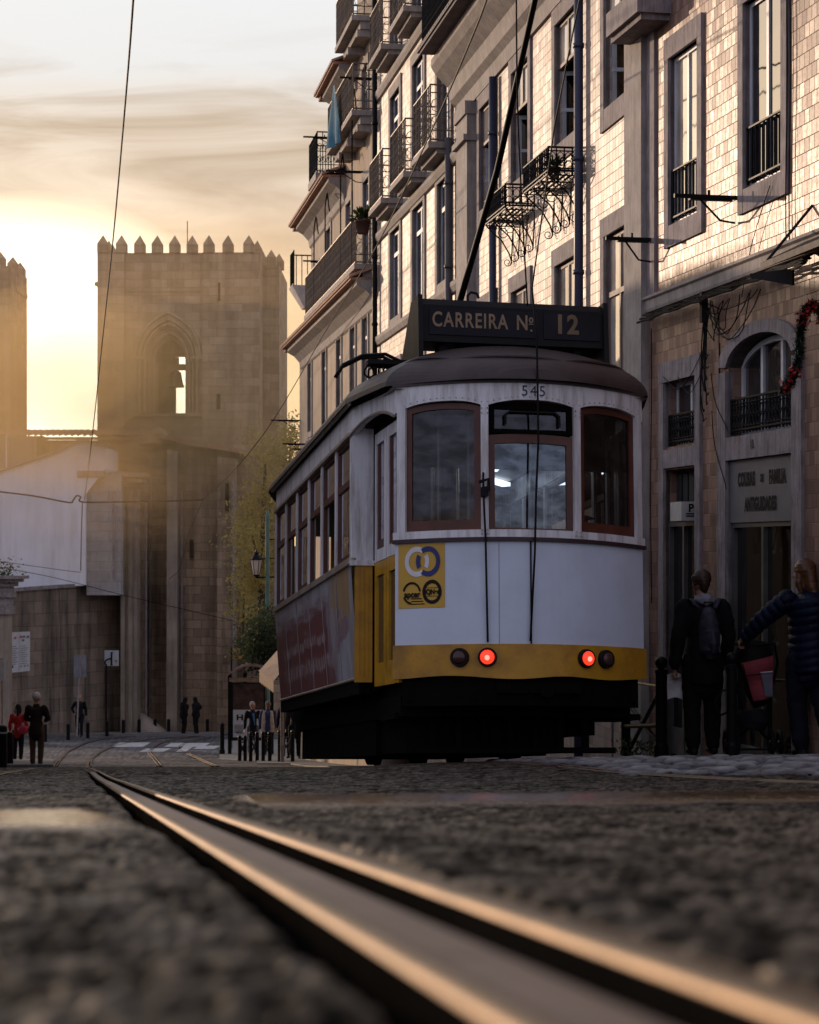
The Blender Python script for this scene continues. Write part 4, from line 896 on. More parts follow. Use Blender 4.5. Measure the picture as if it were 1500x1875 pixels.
b = MB(); b.box(tx_(-100,93), tx_(72,93), 92.8, 95, tz_(960,93), tz_(799,93)); b.build('wall', mat('stained pink render', (.28,.21,.18), .9, var=.3, scale=.6, dirt=(.07,.055,.05), dirt_amt=.8, streak=True), ro)
b = MB(); b.box(tx_(80,93), tx_(195,93), 93.6, 95, tz_(900,93), tz_(812,93)); b.build('annexe', M_apse, ro)
b = MB(); b.box(tx_(70,93), tx_(81,93), 92.6, 94, tz_(900,93), tz_(799,93)); b.build('post', M_bark, ro)
b = MB(); b.tube([(tx_(13,92.7), 92.6, tz_(797,93)), (tx_(13,92.7), 92.6, tz_(866,93))], .05, 6); b.build('drainpipe', M_white, ro)
rw = empty('retaining_wall', (tx_(120,88.4), 88.4, ground_z(88.4)), 'long dark streaked stone retaining wall below the white house', 'wall')
b = MB(); xs = [(-40, 84.0, 1088), (16, 85.6, 1084), (110, 88, 1077), (222, 91.2, 1071)]
for (p0, Y0, t0), (p1, Y1, t1) in zip(xs, xs[1:]): b.quad((tx_(p0,Y0),Y0,ground_z(Y0)-.8),(tx_(p1,Y1),Y1,ground_z(Y1)-.8),(tx_(p1,Y1),Y1,tz_(t1,Y1)),(tx_(p0,Y0),Y0,tz_(t0,Y0)))
b.build('wall', M_retain, rw)
b = MB()
for (p0, Y0, t0), (p1, Y1, t1) in zip(xs, xs[1:]): b.hexa([(tx_(p0,Y0),Y0-.2,tz_(t0,Y0)),(tx_(p1,Y1),Y1-.2,tz_(t1,Y1)),(tx_(p1,Y1),Y1+1.5,tz_(t1,Y1)),(tx_(p0,Y0),Y0+3,tz_(t0,Y0)),(tx_(p0,Y0),Y0-.2,tz_(t0,Y0)+.16),(tx_(p1,Y1),Y1-.2,tz_(t1,Y1)+.16),(tx_(p1,Y1),Y1+1.5,tz_(t1,Y1)+.16),(tx_(p0,Y0),Y0+3,tz_(t0,Y0)+.16)])
b.build('coping', M_trim, rw)
# stone gateway at the left edge
gt = empty('stone_gateway', (tx_(0,80), 80, ground_z(80)), 'carved stone gateway with a heavy cornice cut by the left edge', 'gateway')
b = MB(); Yg = 80; b.box(tx_(-60,Yg), tx_(15,Yg), Yg, Yg+.8, ground_z(Yg)-.5, tz_(1125,Yg)); b.build('pillar', M_pale, gt)
b = MB()
for z0, z1, p1 in ((1125, 1110, 20), (1110, 1094, 17), (1094, 1084, 22), (1084, 1074, 18), (1074, 1066, 26), (1066, 1060, 36), (1060, 1054, 46)): b.box(tx_(-60,Yg), tx_(p1,Yg), Yg-(p1-14)*.02, Yg+.9, tz_(z0,Yg)+.003, tz_(z1,Yg))
b.build('cornice', M_trim, gt)
# haze lit by the sun, drifting between the roofs and the towers
def haze(c, r, dens, col, emi):
    b = MB(); b.sphere(c, 1, 32, *r); o = b.build('haze', haze_mat(dens, col, emi), smooth=True); return tag(o, kind='structure')
def haze_mat(dens, col, emi):
    m = bpy.data.materials.new('sunlit haze'); m.use_nodes = True; nt = m.node_tree; nt.nodes.remove(nt.nodes['Principled BSDF'])
    v = N(nt, 'ShaderNodeVolumeScatter', Density=dens, Anisotropy=.55, Color=(*col, 1)); w = N(nt, 'ShaderNodeVolumeAbsorption', Density=dens, Color=(*col, 1)); x = nt.nodes.new('ShaderNodeAddShader'); L(nt, v.outputs[0], x.inputs[0]); L(nt, w.outputs[0], x.inputs[1]); L(nt, x.outputs[0], nt.nodes['Material Output'].inputs['Volume']); return m

def soft_haze(c, r, dens, col, n):
    for k in range(n): f = 1-k*.8/n; haze(c, tuple(x*f for x in r), dens*1.35/n, col, 0)      # nested clouds: thick inside, thin at the rim
soft_haze(P(100, 715, 77), (6.8, 4.0, 4.2), .155, (1, .69, .31), 5)
soft_haze(P(290, 805, 77), (4.6, 3.0, 2.8), .10, (1, .69, .33), 4)
soft_haze(P(270, 700, 76.5), (14.0, 4.4, 8.0), .040, (1, .73, .40), 4)
# ------------------------------------------------------------------ houses out of view at left, placed and sized to shade the street and facades
M_lrender = mat('ochre render of unseen shading houses', (.30,.24,.18), .9, var=.15, scale=.8, dirt=(.15,.12,.10), dirt_amt=.5, streak=True)
def shading_house(name, label, Y0, Y1, z1):
    x = lambda Y: -.208*Y-.62
    z0 = ground_z(Y1)-.8; e = empty(name, (x(Y0), Y0, ground_z(Y0)), label, 'building'); fr = Fr((x(Y1), Y1), (.208, -1)); hl = []; ln = (Y1-Y0)*1.0214
    k = 0
    while k*2.6+2 < ln:
        g0 = ground_z(Y1-(k*2.6+1.4)/1.0214)
        z = g0+1.0
        while z+1.9 < z1-.4: hl.append((k*2.6+.9, k*2.6+1.9, z, z+1.7)); z += 3.1
        k += 1
    m = MB(); body(m, fr, 0, ln, z0, z1, 6)
    S_ = [0]+[k*2.6+2.3 for k in range(k-1)]+[ln]
    for a, b in zip(S_, S_[1:]): wall_holes(m, fr, a, b, z0, z1, [h for h in hl if a <= h[0] and h[1] <= b], .2)
    m.build('wall', M_lrender, e)
    for h in hl: window(e, fr, *h, .15, .06, 2, (h[3]-.5,), M_pane, M_white)
    tiled_eave(e, fr, 0, ln, z1, .25, .1)
shading_house('shading_house', 'unseen low ochre house at left, placed to shade the tram and street', 19.0, 33.8, 3.2)
shading_house('shading_house', 'unseen taller ochre house further down at left, sized to shade the facades', 34, 57, 5.7)
# ------------------------------------------------------------------ trees and climbing greenery on the slope beside the cathedral
def tree(name, label, base, blobs, n, leaf, lm, limbs, seed, cat='tree'):
    random.seed(seed); e = empty(name, base, label, cat); b = MB()
    for pts, rr in limbs: b.tube(pts, rr, 7)
    b.build('trunk', M_bark, e); f = MB(); wts = [r[0]*r[1]*r[2] for c, r in blobs]
    # leaves gather in clumps around twig ends so that gaps stay between them
    clumps = []
    for (c, r), w in zip(blobs, wts):
        for _ in range(max(6, int(60*w/sum(wts)*1.5))):
            u = Vector((random.gauss(0,1), random.gauss(0,1), random.gauss(0,1))).normalized()*(random.random()**.4); clumps.append((Vector(c)+Vector((u.x*r[0], u.y*r[1], u.z*r[2])), .16*sum(r)/3+.25))
    for _ in range(n):
        c, s = random.choice(clumps); p = c+Vector((random.gauss(0,s), random.gauss(0,s), random.gauss(0,s*.8)))
        a = Vector((random.gauss(0,1), random.gauss(0,1), random.gauss(0,1))).normalized(); w = a.orthogonal().normalized(); l_ = leaf*(.6+.8*random.random()); f.add([p-a*l_*.5, p+w*l_*.28, p+a*l_*.5, p-w*l_*.28], [(0,1,2,3)])
    f.build('crown', lm, e); return e
def tp(px, py, Y): return P(px, py, Y)
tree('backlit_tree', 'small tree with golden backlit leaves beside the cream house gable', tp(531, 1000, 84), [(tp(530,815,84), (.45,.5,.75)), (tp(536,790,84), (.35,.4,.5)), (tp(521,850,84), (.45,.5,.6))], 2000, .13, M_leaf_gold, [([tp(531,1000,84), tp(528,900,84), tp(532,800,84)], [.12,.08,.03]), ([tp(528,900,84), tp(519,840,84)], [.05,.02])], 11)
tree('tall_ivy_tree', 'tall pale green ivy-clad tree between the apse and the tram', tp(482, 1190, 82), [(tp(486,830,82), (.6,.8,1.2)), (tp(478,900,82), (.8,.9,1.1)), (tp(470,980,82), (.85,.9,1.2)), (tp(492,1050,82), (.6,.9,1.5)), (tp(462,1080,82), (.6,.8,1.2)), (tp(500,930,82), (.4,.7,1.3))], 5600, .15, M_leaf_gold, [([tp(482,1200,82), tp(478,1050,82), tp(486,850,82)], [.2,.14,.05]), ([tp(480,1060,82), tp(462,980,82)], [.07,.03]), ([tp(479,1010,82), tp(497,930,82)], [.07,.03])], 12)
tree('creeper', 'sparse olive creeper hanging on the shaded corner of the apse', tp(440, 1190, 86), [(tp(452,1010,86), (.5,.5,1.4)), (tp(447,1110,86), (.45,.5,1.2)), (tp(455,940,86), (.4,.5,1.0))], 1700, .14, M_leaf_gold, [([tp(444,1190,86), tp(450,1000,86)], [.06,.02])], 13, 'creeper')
tree('dark_bush', 'dense dark leafy shrub above the bus shelter', tp(482, 1260, 66), [(tp(486,1165,66), (.6,.6,.55)), (tp(468,1190,66), (.5,.6,.45)), (tp(500,1195,66), (.45,.6,.5)), (tp(492,1140,66), (.4,.5,.4))], 4200, .11, M_leaf, [([tp(484,1290,66), tp(482,1200,66)], [.1,.05])], 14, 'shrub')
tree('roof_weeds', 'dry grey weeds growing on top of the stone gateway', tp(5, 1056, 80), [(tp(4,1046,80), (.35,.3,.18))], 260, .12, M_leaf, [([tp(4,1058,80), tp(4,1046,80)], [.03,.01])], 15, 'weeds')
# slope wall behind the trees so that the street ends in stone and earth
sw = MB(); sw.box(tx_(440,97), tx_(620,97), 95, 97, ground_z(97)-1, tz_(1000,96)); sw.box(tx_(450,90), tx_(640,90), 89, 90, ground_z(90)-1, tz_(1150,90)); tag(sw.build('garden_wall', M_apse), 'dark terraced garden wall behind the trees left of the tram', 'wall')
# ------------------------------------------------------------------ the old tram, seen from its rear, going downhill
M_ty = mat('tram yellow paint', (.50,.255,.015), .42, var=.12, scale=2, bmp=.05, bscale=25, dirt=(.10,.05,.02), dirt_amt=.55)
M_tw = mat('tram white paint', (.70,.69,.71), .42, var=.06, scale=2, bmp=.06, bscale=20, dirt=(.17,.11,.075), dirt_amt=.8, streak=True)
M_tpanel = mat('pale rear panel film', (.56,.61,.72), .38, var=.06, scale=1.5, bmp=.02, bscale=10, dirt=(.42,.44,.50), dirt_amt=.4)
M_troof = mat('brown tram roof canvas', (.050,.034,.033), .55, var=.3, scale=3, bmp=.15, bscale=25)
M_twood = mat('red-brown varnished timber', (.085,.024,.013), .45, var=.3, scale=5, bmp=.05)
M_tdark = mat('tram underframe grime', (.0035,.003,.003), .9); M_tdark.node_tree.nodes['Principled BSDF'].inputs['Specular IOR Level'].default_value = .08
M_tmaroon = mat('dark maroon moulding', (.03,.012,.014), .5)
M_tsign = mat('black route box', (.012,.011,.012), .5, bmp=.1)
M_tgold = mat('faded cream sign lettering', (.27,.185,.115), .7, var=.3, scale=20)
M_tglass = glass_mat('tram window glass', (.46,.45,.44), (.9,.92,1.0), .02, 1.1, .7)
M_tglass2 = glass_mat('centre window glass', (.5,.52,.56), (.75,.88,1.0), .04, 3.0, .9)  # bluish boosted streaks imitate reflected sky and branches
M_tint = mat('tram interior varnish', (.11,.062,.035), .5)
M_alu = mat('worn metal edge', (.42,.36,.30), .4, .6)
def red_lamp(name, e): return mat(name, (.35,.01,.01) if e else (.05,.02,.018), .25, emit=(1,.04,.015) if e else None, emit_s=e)
F_ = Vector((-.197, 1, -.113)).normalized(); U_ = Vector((0, -F_.z, F_.y)).normalized(); R_ = F_.cross(U_)
TO = Vector((1.012, 15.9, -1.705))
tr = bpy.data.objects.new('tram', None); COL.objects.link(tr)
tr.matrix_world = Matrix.Translation(TO) @ Matrix((R_, F_, U_)).transposed().to_4x4()
tag(tr, 'old yellow and white tram with red tail lamps and rooftop route sign', 'tram'); ORIG[tr] = Vector((0,0,0))
HW = 1.07; BOW = .42; S0, S1, SW = 1.42, 6.75, 1.27     # rear platform half width and bow; saloon from S0 to S1
def ue(v): return BOW*(v/HW)**2
def rear(v, w, off=0.0):
    s = 2*BOW*v/HW**2; n = Vector((s, -1, 0)).normalized(); return Vector((v, ue(v), w))+n*off
def rstrip(m, v0, v1, w0, w1, off, n=24, thick=.0):
    """curved panel following the bowed end"""
    vs = np.linspace(v0, v1, n+1); f0 = w0 if callable(w0) else (lambda v: w0); f1 = w1 if callable(w1) else (lambda v: w1)
    for a, b in zip(vs, vs[1:]):
        m.quad(rear(a,f0(a),off), rear(b,f0(b),off), rear(b,f1(b),off), rear(a,f1(a),off))
        if thick:
            m.quad(rear(a,f1(a),off), rear(b,f1(b),off), rear(b,f1(b),off-thick), rear(a,f1(a),off-thick)); m.quad(rear(b,f0(b),off), rear(a,f0(a),off), rear(a,f0(a),off-thick), rear(b,f0(b),off-thick))
            m.quad(rear(b,f0(b),off-thick), rear(a,f0(a),off-thick), rear(a,f1(a),off-thick), rear(b,f1(b),off-thick))
    if thick:
        for a in (v0, v1): m.quad(rear(a,f0(a),off), rear(a,f1(a),off), rear(a,f1(a),off-thick), rear(a,f0(a),off-thick))
def rshape(m, sh, vc, wc, off):
    vs, fs = sh; m.add([rear(vc+x, wc+y, off) for x, y in vs], fs)
def dense(poly_pts, k=6):
    return poly_pts
b = MB(); rstrip(b, -HW, HW, .955, 1.80, 0, 30, .03); panel = b.build('rear_panel', M_tpanel, tr, smooth=False)
b = MB(); wob = lambda v: .69+.012*math.sin(v*7)-.01*math.exp(-(v/.25)**2); rstrip(b, -HW-.01, HW+.01, wob, .958, .018, 36, .05); band = b.build('rear_skirt', mat('grimy yellow skirt paint', (.46,.225,.012), .42, var=.2, scale=1.2, bmp=.08, bscale=18, dirt=(.075,.028,.012), dirt_amt=.85), tr)
for v in (-.18, .62): 
    pass
b = MB(); rstrip(b, -HW-.015, HW+.015, 1.80, 1.832, .028, 30, .05); b.build('belt_moulding', M_tmaroon, tr)
b = MB(); rstrip(b, -HW-.01, HW+.01, 1.832, 1.895, .018, 30, .06); b.build('window_sill', M_tw, tr)
b = MB(); rstrip(b, -.283, -.279, .96, 1.80, .003, 2, .002); b.build('panel_seam', M_trim, panel)
# letterboard with arched lower edge and rivets
posts = [-1.02, -.39, .39, 1.02]
def lbz(v):
    for a, c in zip(posts, posts[1:]):
        if a <= v <= c: t = (v-(a+c)/2)/((c-a)/2); return 2.975-.055*abs(t)**2.6
    return 2.90
b = MB(); rstrip(b, -HW, HW, lbz, 3.125, .012, 60, .05); lb = b.build('letterboard', M_tw, tr)
b = MB(); rstrip(b, -HW-.01, HW+.01, 3.115, 3.14, .03, 30, .04); b.build('gutter', M_troof, tr)
b = MB()
for v in np.linspace(-1.0, 1.0, 42): b.sphere(rear(v, lbz(v)+.025, .014), .006, 6)
for p in posts[1:3]:
    for dv in (-.022, .022):
        for w in (2.86, 2.9, 1.86, 1.89): b.sphere(rear(p+dv, w, .034), .007, 6)
b.build('rivets', M_alu, lb)
vs, fs = text_shape('545', .125, .0, .95, spacing=1.25); b = MB(); rshape(b, (vs, fs), .01, 3.045, .016); b.build('fleet_number', mat('dark blue number paint', (.03,.04,.08)), lb)
for p in posts:
    b = MB(); w_ = .030; rstrip(b, p-w_, p+w_, 1.85, 2.95, .020, 4, .07); b.build('window_post', M_tw, tr)
# windows: two fixed lights and a drop window in the middle
def facet(a, c): return rear(a, 0, -.01), rear(c, 0, -.01)
def rwin(a, c, z0, z1, t, tb, head=.05, tt=None):
    A, C = facet(a, c); d = C-A; up = Vector((0,0,1)); nrm = Vector((d.y, -d.x, 0)).normalized(); q = lambda s, z, o=0: A+d*s+up*z+nrm*o
    fr_ = MB(); n = 14; tt = tt or t; ln = d.length; ts_ = t/ln
    top = lambda s: z1-head*abs(2*s-1)**2.4
    def bar(s0, s1, za, zb_): 
        for o in (.0, -.045):
            pass
        fr_.hexa([q(s0,za(s0),.0), q(s1,za(s1),.0), q(s1,za(s1),-.045), q(s0,za(s0),-.045), q(s0,zb_(s0),.0), q(s1,zb_(s1),.0), q(s1,zb_(s1),-.045), q(s0,zb_(s0),-.045)])
    bar(0, ts_, lambda s: z0, top); bar(1-ts_, 1, lambda s: z0, top); bar(ts_, 1-ts_, lambda s: z0, lambda s: z0+tb)
    ss_ = np.linspace(ts_, 1-ts_, n)
    for s0, s1 in zip(ss_, ss_[1:]): bar(s0, s1, lambda s: top(s)-tt, top)
    w = fr_.build('window', M_twood, tr); g = MB(); g.poly([q(ts_*.8, z0+tb*.8, -.02), q(1-ts_*.8, z0+tb*.8, -.02)]+[q(s, top(s)-tt*.8, -.02) for s in ss_[::-1]]); g.build('pane', M_tglass, w); return w
rwin(-1.0, -.42, 1.885, 2.965, .058, .10, .045, .05); rwin(.42, 1.0, 1.885, 2.965, .058, .10, .045, .05)
cwin = rwin(-.358, .358, 1.885, 2.70, .05, .03, .02, .075)
for o_ in [c_ for c_ in COL.objects if c_.parent == cwin]: o_.data.materials[0] = M_tglass2
A, C = facet(-.352, .352); b = MB(); b.box(-.352, .352, ue(.35)+.0, ue(.35)+.05, 2.70, 2.735); b.box(-.352, .352, ue(.35), ue(.35)+.05, 2.90, 2.95); b.box(-.352, -.31, ue(.35), ue(.35)+.05, 2.735, 2.90); b.box(.31, .352, ue(.35), ue(.35)+.05, 2.735, 2.90)
vt = b.build('vent_window', M_tdark, tr); b = MB(); b.quad((-.31,ue(.35)+.02,2.735),(.31,ue(.35)+.02,2.735),(.31,ue(.35)+.02,2.90),(-.31,ue(.35)+.02,2.90)); b.build('pane', M_tglass, vt)
b = MB(); b.tube([(-.22,ue(.35)-.01,2.77),(-.22,ue(.35)-.01,2.85),(-.18,ue(.35)-.01,2.88),(.20,ue(.35)-.01,2.88),(.24,ue(.35)-.01,2.85),(.24,ue(.35)-.01,2.76)], .012, 6); b.build('vent_rim', M_black, vt)
# tail lamps
for v, on in ((-.585, 0), (-.375, 1), (.447, 1), (.632, 0)):
    b = MB(); c = rear(v, .848, .015); n = (rear(v,.848,.1)-rear(v,.848,0)).normalized()
    b.tube([c-n*.02, c+n*.03, c+n*.045, c+n*.0455], [.078, .078, .072, .060], 20); lm = b.build('tail_lamp', M_black, tr, smooth=False)
    g = MB(); g.tube([c+n*.044, c+n*.058, c+n*.066], [.060, .045, .005], 20); g.build('lens', red_lamp('lit red lens' if on else 'dark red lens', 1.6 if on else 0), lm, smooth=True, label='glowing red lens' if on else 'unlit dark lens')
    if on: b = MB(); b.sphere(c+n*.064+Vector((0,0,-.006)), .022, 10, 1, .5, 1); b.build('bulb', mat('lamp bulb glow', (1,.3,.2), .4, emit=(1,.30,.22), emit_s=1.6), lm, smooth=True)
# yellow sticker with the interlocking rings and the two certification marks
M_sy = mat('yellow sticker', (.52,.30,.03), .4, var=.05); M_blk2 = mat('sticker black', (.012,.010,.008), .5); M_sblue = mat('sticker blue', (.008,.018,.13), .45); M_swht = mat('sticker white', (.62,.60,.62), .45)
sv0, sv1, sw0, sw1 = -1.045, -.700, 1.262, 1.795
b = MB(); rstrip(b, sv0, sv1, sw0, sw1, .004, 8); st_k = b.build('sticker', M_sy, tr)
cv, cw = -.865, 1.645
def ring_part(sh, c, off, m_, nm, parent): 
    b = MB(); rshape(b, sh, c[0], c[1], off); b.build(nm, m_, parent)
dx = .055; ro_, ri_ = .125, .083; ex = .72
sc_ = lambda sh: ([(x*ex, y) for x, y in sh[0]], sh[1])
ring_part(sc_(ring_shape(ri_, ro_, .30*PI, 1.70*PI)), (cv-dx*.75, cw), .008, M_swht, 'white_ring', st_k); ring_part(sc_(ring_shape(ri_, ro_, -.16*PI, .16*PI)), (cv-dx*.75, cw), .008, M_swht, 'white_ring', st_k)
ring_part(sc_(ring_shape(ri_, ro_, -.70*PI, .70*PI)), (cv+dx*.75, cw), .010, M_sblue, 'blue_ring', st_k); ring_part(sc_(ring_shape(ri_, ro_, .84*PI, 1.16*PI)), (cv+dx*.75, cw), .010, M_sblue, 'blue_ring', st_k)
mk = (-.945, 1.385); ring_part(sc_(ring_shape(.075, .094, .05*PI, .93*PI)), mk, .008, M_blk2, 'certificate_ring', st_k); ring_part(sc_(ring_shape(.075, .094, 1.12*PI, 1.48*PI)), mk, .008, M_blk2, 'certificate_ring', st_k)
mk2 = (-.795, 1.392); ring_part(sc_(ring_shape(.070, .100)), mk2, .008, M_blk2, 'certificate_ring', st_k)
def rtext(t, size, bold, sx, c, m_, parent, off=.012): b = MB(); rshape(b, text_shape(t, size, bold, sx), c[0], c[1], off); b.build('lettering', m_, parent)
rtext('apcer', .072, .003, .72, (mk[0]+.004, mk[1]-.012), M_blk2, st_k); rtext('IQNet', .058, .003, .70, (mk2[0], mk2[1]-.002), M_blk2, st_k)
for k in range(3): b = MB(); rstrip(b, mk[0]-.005, mk[0]+.075+.01*k, 1.335-.022*k, 1.343-.022*k, .008, 3); b.build('small_print', M_blk2, st_k)
for dz in (.034, -.036): b = MB(); rstrip(b, mk2[0]-.055, mk2[0]+.055, mk2[1]+dz-.002, mk2[1]+dz+.002, .008, 3); b.build('small_print', M_blk2, st_k)
# hanging trolley rope and wiper cable
b = MB(); b.tube([rear(.0,3.92,.02), rear(.015,3.5,.10), rear(.02,3.1,.10), rear(.025,2.6,.09), rear(.01,2.2,.07), rear(.0,1.7,.055), rear(-.035,.98,.03)], .009, 6); b.build('trolley_rope', M_wire, tr, smooth=True)
b = MB(); b.tube([rear(-.40,2.36,.03), rear(-.40,2.30,.07), rear(-.395,2.1,.06), rear(-.385,1.84,.045), rear(-.372,.97,.02)], .010, 6); b.box(-.43, -.38, ue(.4)-.09, ue(.4)-.02, 2.16, 2.24); b.tube([rear(-.43,2.28,.06), rear(-.36,2.30,.08), rear(-.36,2.2,.08)], .016, 6); b.build('wiper_linkage', M_black, tr)
b = MB(); rstrip(b, .012-.04, .012-.028, .96, 1.80, .012, 2, .008); b.build('panel_seam', M_black, panel)
# platform sides: posts, doors, hood panel, bulkhead
def side_curve(t): # from the end post to the saloon corner
    return Vector((-(HW+(SW-HW)*t**1.3), BOW+(S0-BOW)*t, 0))
for sg in (-1, 1):
    mir = lambda p: Vector((p[0]*(-sg), p[1], p[2]))
    b = MB(); n = 12
    for k in range(n):
        p, q = side_curve(k/n), side_curve((k+1)/n); low = lambda t: 2.98-.10*(2*t-1)**2
        def P3(p_, z, i=0): return mir(Vector((p_.x+(.04 if i else 0), p_.y, z)))
        z0, z1 = low(k/n), low((k+1)/n)
        b.quad(P3(p,z0), P3(q,z1), P3(q,3.125), P3(p,3.125)); b.quad(P3(p,z0,1), P3(q,z1,1), P3(q,3.125,1), P3(p,3.125,1)); b.quad(P3(p,z0), P3(q,z1), P3(q,z1,1), P3(p,z0,1))
    b.build('hood_panel', M_tw, tr)
    b = MB(); b.tube([mir(Vector((side_curve(t).x-.015, side_curve(t).y, 2.98-.10*(2*t-1)**2))) for t in np.linspace(0, 1, 13)], .014, 6); b.build('hood_edge', M_alu, tr)
    x = lambda a: a*(-sg)
    # entrance post, bulkhead panel
    b = MB(); b.box(*sorted((x(-SW), x(-SW+.22))), S0-.02, S0+.03, 1.76, 2.94); b.build('bulkhead_panel', M_tw, tr)
    b = MB(); b.box(*sorted((x(-SW+.03), x(-SW+.18))), S0-.03, S0+.03, .70, 1.72)
    for k in range(3): b.box(*sorted((x(-SW+.06+.04*k), x(-SW+.066+.04*k))), S0-.036, S0-.028, .74, 1.70)
    b.build('bulkhead_panel', M_ty, tr)
    b = MB(); b.box(*sorted((x(-SW-.02), x(-SW+.21))), S0-.05, S0+.02, 1.72, 1.765); b.build('bulkhead_rail', M_tw, tr)
    b = MB(); b.box(*sorted((x(-SW+.19), x(-SW+.23))), S0-.05, S0+.02, .62, 2.97); b.build('entrance_post', M_tdark, tr)
    b = MB(); b.box(*sorted((x(-1.0), x(-.55))), .45, 1.2, .50, .56); b.box(*sorted((x(-1.06), x(-.8))), .5, 1.2, .36, .41); b.build('step', M_tdark, tr)
    def dq(t, z, o=0.0): return mir(Vector((-1.02-.055*t+o, .52+.86*t, z)))
    def dbox(m_, t0, t1, z0, z1, o0=0.0, o1=.04): m_.hexa([dq(t0,z0,o0), dq(t1,z0,o0), dq(t1,z0,o1), dq(t0,z0,o1), dq(t0,z1,o0), dq(t1,z1,o0), dq(t1,z1,o1), dq(t0,z1,o1)])
    for t0, t1 in ((.0, .49), (.51, 1.0)):
        d = MB(); dbox(d, t0, t1, .66, .86); dbox(d, t0, t1, 1.62, 1.74)
        for ta in (t0, t1-.10): dbox(d, ta, ta+.10, .86, 1.62)
        door = d.build('door', M_ty, tr); d = MB(); d.quad(dq(t0+.09,.85,.02), dq(t1-.09,.85,.02), dq(t1-.09,1.63,.02), dq(t0+.09,1.63,.02)); d.build('lower_pane', M_pane, door)
        d = MB(); dbox(d, t0, t1, 1.745, 1.85); dbox(d, t0, t1, 2.78, 2.88)
        for ta in (t0, t1-.09): dbox(d, ta, ta+.09, 1.85, 2.78)
        d.build('upper_frame', M_tw, door)
        d = MB(); dbox(d, t0+.09, t1-.09, 1.85, 1.93, .008, .03); dbox(d, t0+.09, t0+.14, 1.93, 2.78, .008, .03); dbox(d, t1-.14, t1-.09, 1.93, 2.78, .008, .03); d.build('inner_frame', M_twood, door)
        d = MB(); d.quad(dq(t0+.12,1.9,.02), dq(t1-.12,1.9,.02), dq(t1-.12,2.79,.02), dq(t0+.12,2.79,.02)); d.build('pane', M_tglass, door)
# saloon sides
NWIN = 6; bay = (S1-S0)/NWIN
M_ad, nt_, bs_ = new_mat('streaked advert film')
g_ = coords(nt_, 'Object'); sp_ = N(nt_, 'ShaderNodeSeparateXYZ'); L(nt_, g_, sp_.inputs[0])
smear = noise(nt_, coords(nt_, 'Object', (1, .9, 5.0)), 1.6, 5, .6); smear2 = noise(nt_, coords(nt_, 'Object', (1, 3.2, .8)), 1.4, 5, .6)
yy_ = math_(nt_, 'ADD', sp_.outputs[1], math_(nt_, 'MULTIPLY_ADD', smear2, 1.5, -.75))
hh_ = math_(nt_, 'ADD', sp_.outputs[2], math_(nt_, 'MULTIPLY_ADD', smear, .8, -.4))
def soft(v_, a_, b2): mr = N(nt_, 'ShaderNodeMapRange', interpolation_type='SMOOTHSTEP'); L(nt_, v_, mr.inputs[0]); mr.inputs[1].default_value = a_; mr.inputs[2].default_value = b2; return mr.outputs[0]
c_ = mixc(nt_, math_(nt_, 'MULTIPLY', soft(noise(nt_, coords(nt_, 'Object', (1, 2.2, .6)), 2.2, 5), .35, .6), .7), (.40,.39,.43), (.20,.19,.21))
redm = math_(nt_, 'MULTIPLY', soft(yy_, 2.5, 3.1), math_(nt_, 'SUBTRACT', 1.0, soft(hh_, 1.38, 1.66)))
c_ = mixc(nt_, math_(nt_, 'MULTIPLY', redm, .93), c_, (.13,.013,.020))
red2 = math_(nt_, 'MULTIPLY', math_(nt_, 'MULTIPLY', soft(yy_, 1.7, 2.1), math_(nt_, 'SUBTRACT', 1.0, soft(yy_, 2.3, 2.7))), math_(nt_, 'MULTIPLY', soft(hh_, 1.05, 1.15), math_(nt_, 'SUBTRACT', 1.0, soft(hh_, 1.25, 1.4)))); c_ = mixc(nt_, math_(nt_, 'MULTIPLY', red2, .6), c_, (.16,.02,.03))
yel = math_(nt_, 'MULTIPLY', math_(nt_, 'MULTIPLY', soft(yy_, 1.5, 1.8), math_(nt_, 'SUBTRACT', 1.0, soft(yy_, 2.4, 2.7))), soft(hh_, 1.28, 1.4)); c_ = mixc(nt_, math_(nt_, 'MULTIPLY', yel, .8), c_, (.34,.20,.05))
# the blown, unreadable lettering: pale smears in two slanting rows
for zc, wd, y0_ in ((1.22, .05, 3.3), (.98, .07, 2.9)):
    ln2 = math_(nt_, 'ABSOLUTE', math_(nt_, 'SUBTRACT', math_(nt_, 'ADD', sp_.outputs[2], math_(nt_, 'MULTIPLY_ADD', smear2, .16, -.08)), zc))
    rowm = math_(nt_, 'MULTIPLY', math_(nt_, 'SUBTRACT', 1.0, soft(ln2, wd*.5, wd*1.3)), math_(nt_, 'MULTIPLY', soft(sp_.outputs[1], y0_-.2, y0_), math_(nt_, 'SUBTRACT', 1.0, soft(sp_.outputs[1], 6.0, 6.5))))
    let = soft(noise(nt_, coords(nt_, 'Object', (1, 9, 2.5)), 1.6, 4, .6), .46, .56); c_ = mixc(nt_, math_(nt_, 'MULTIPLY', math_(nt_, 'MULTIPLY', rowm, let), .75), c_, (.45,.40,.40))
c_ = mixc(nt_, math_(nt_, 'MULTIPLY', soft(noise(nt_, coords(nt_, 'Object', (1, 7, 1.0)), 1.5, 6, .7), .50, .75), .6), c_, (.24,.21,.22))
L(nt_, c_, bs_.inputs['Base Color']); bs_.inputs['Roughness'].default_value = .38
def sidex(w): return -(SW-.075*max(0, (1.74-w)/1.0)**1.2)
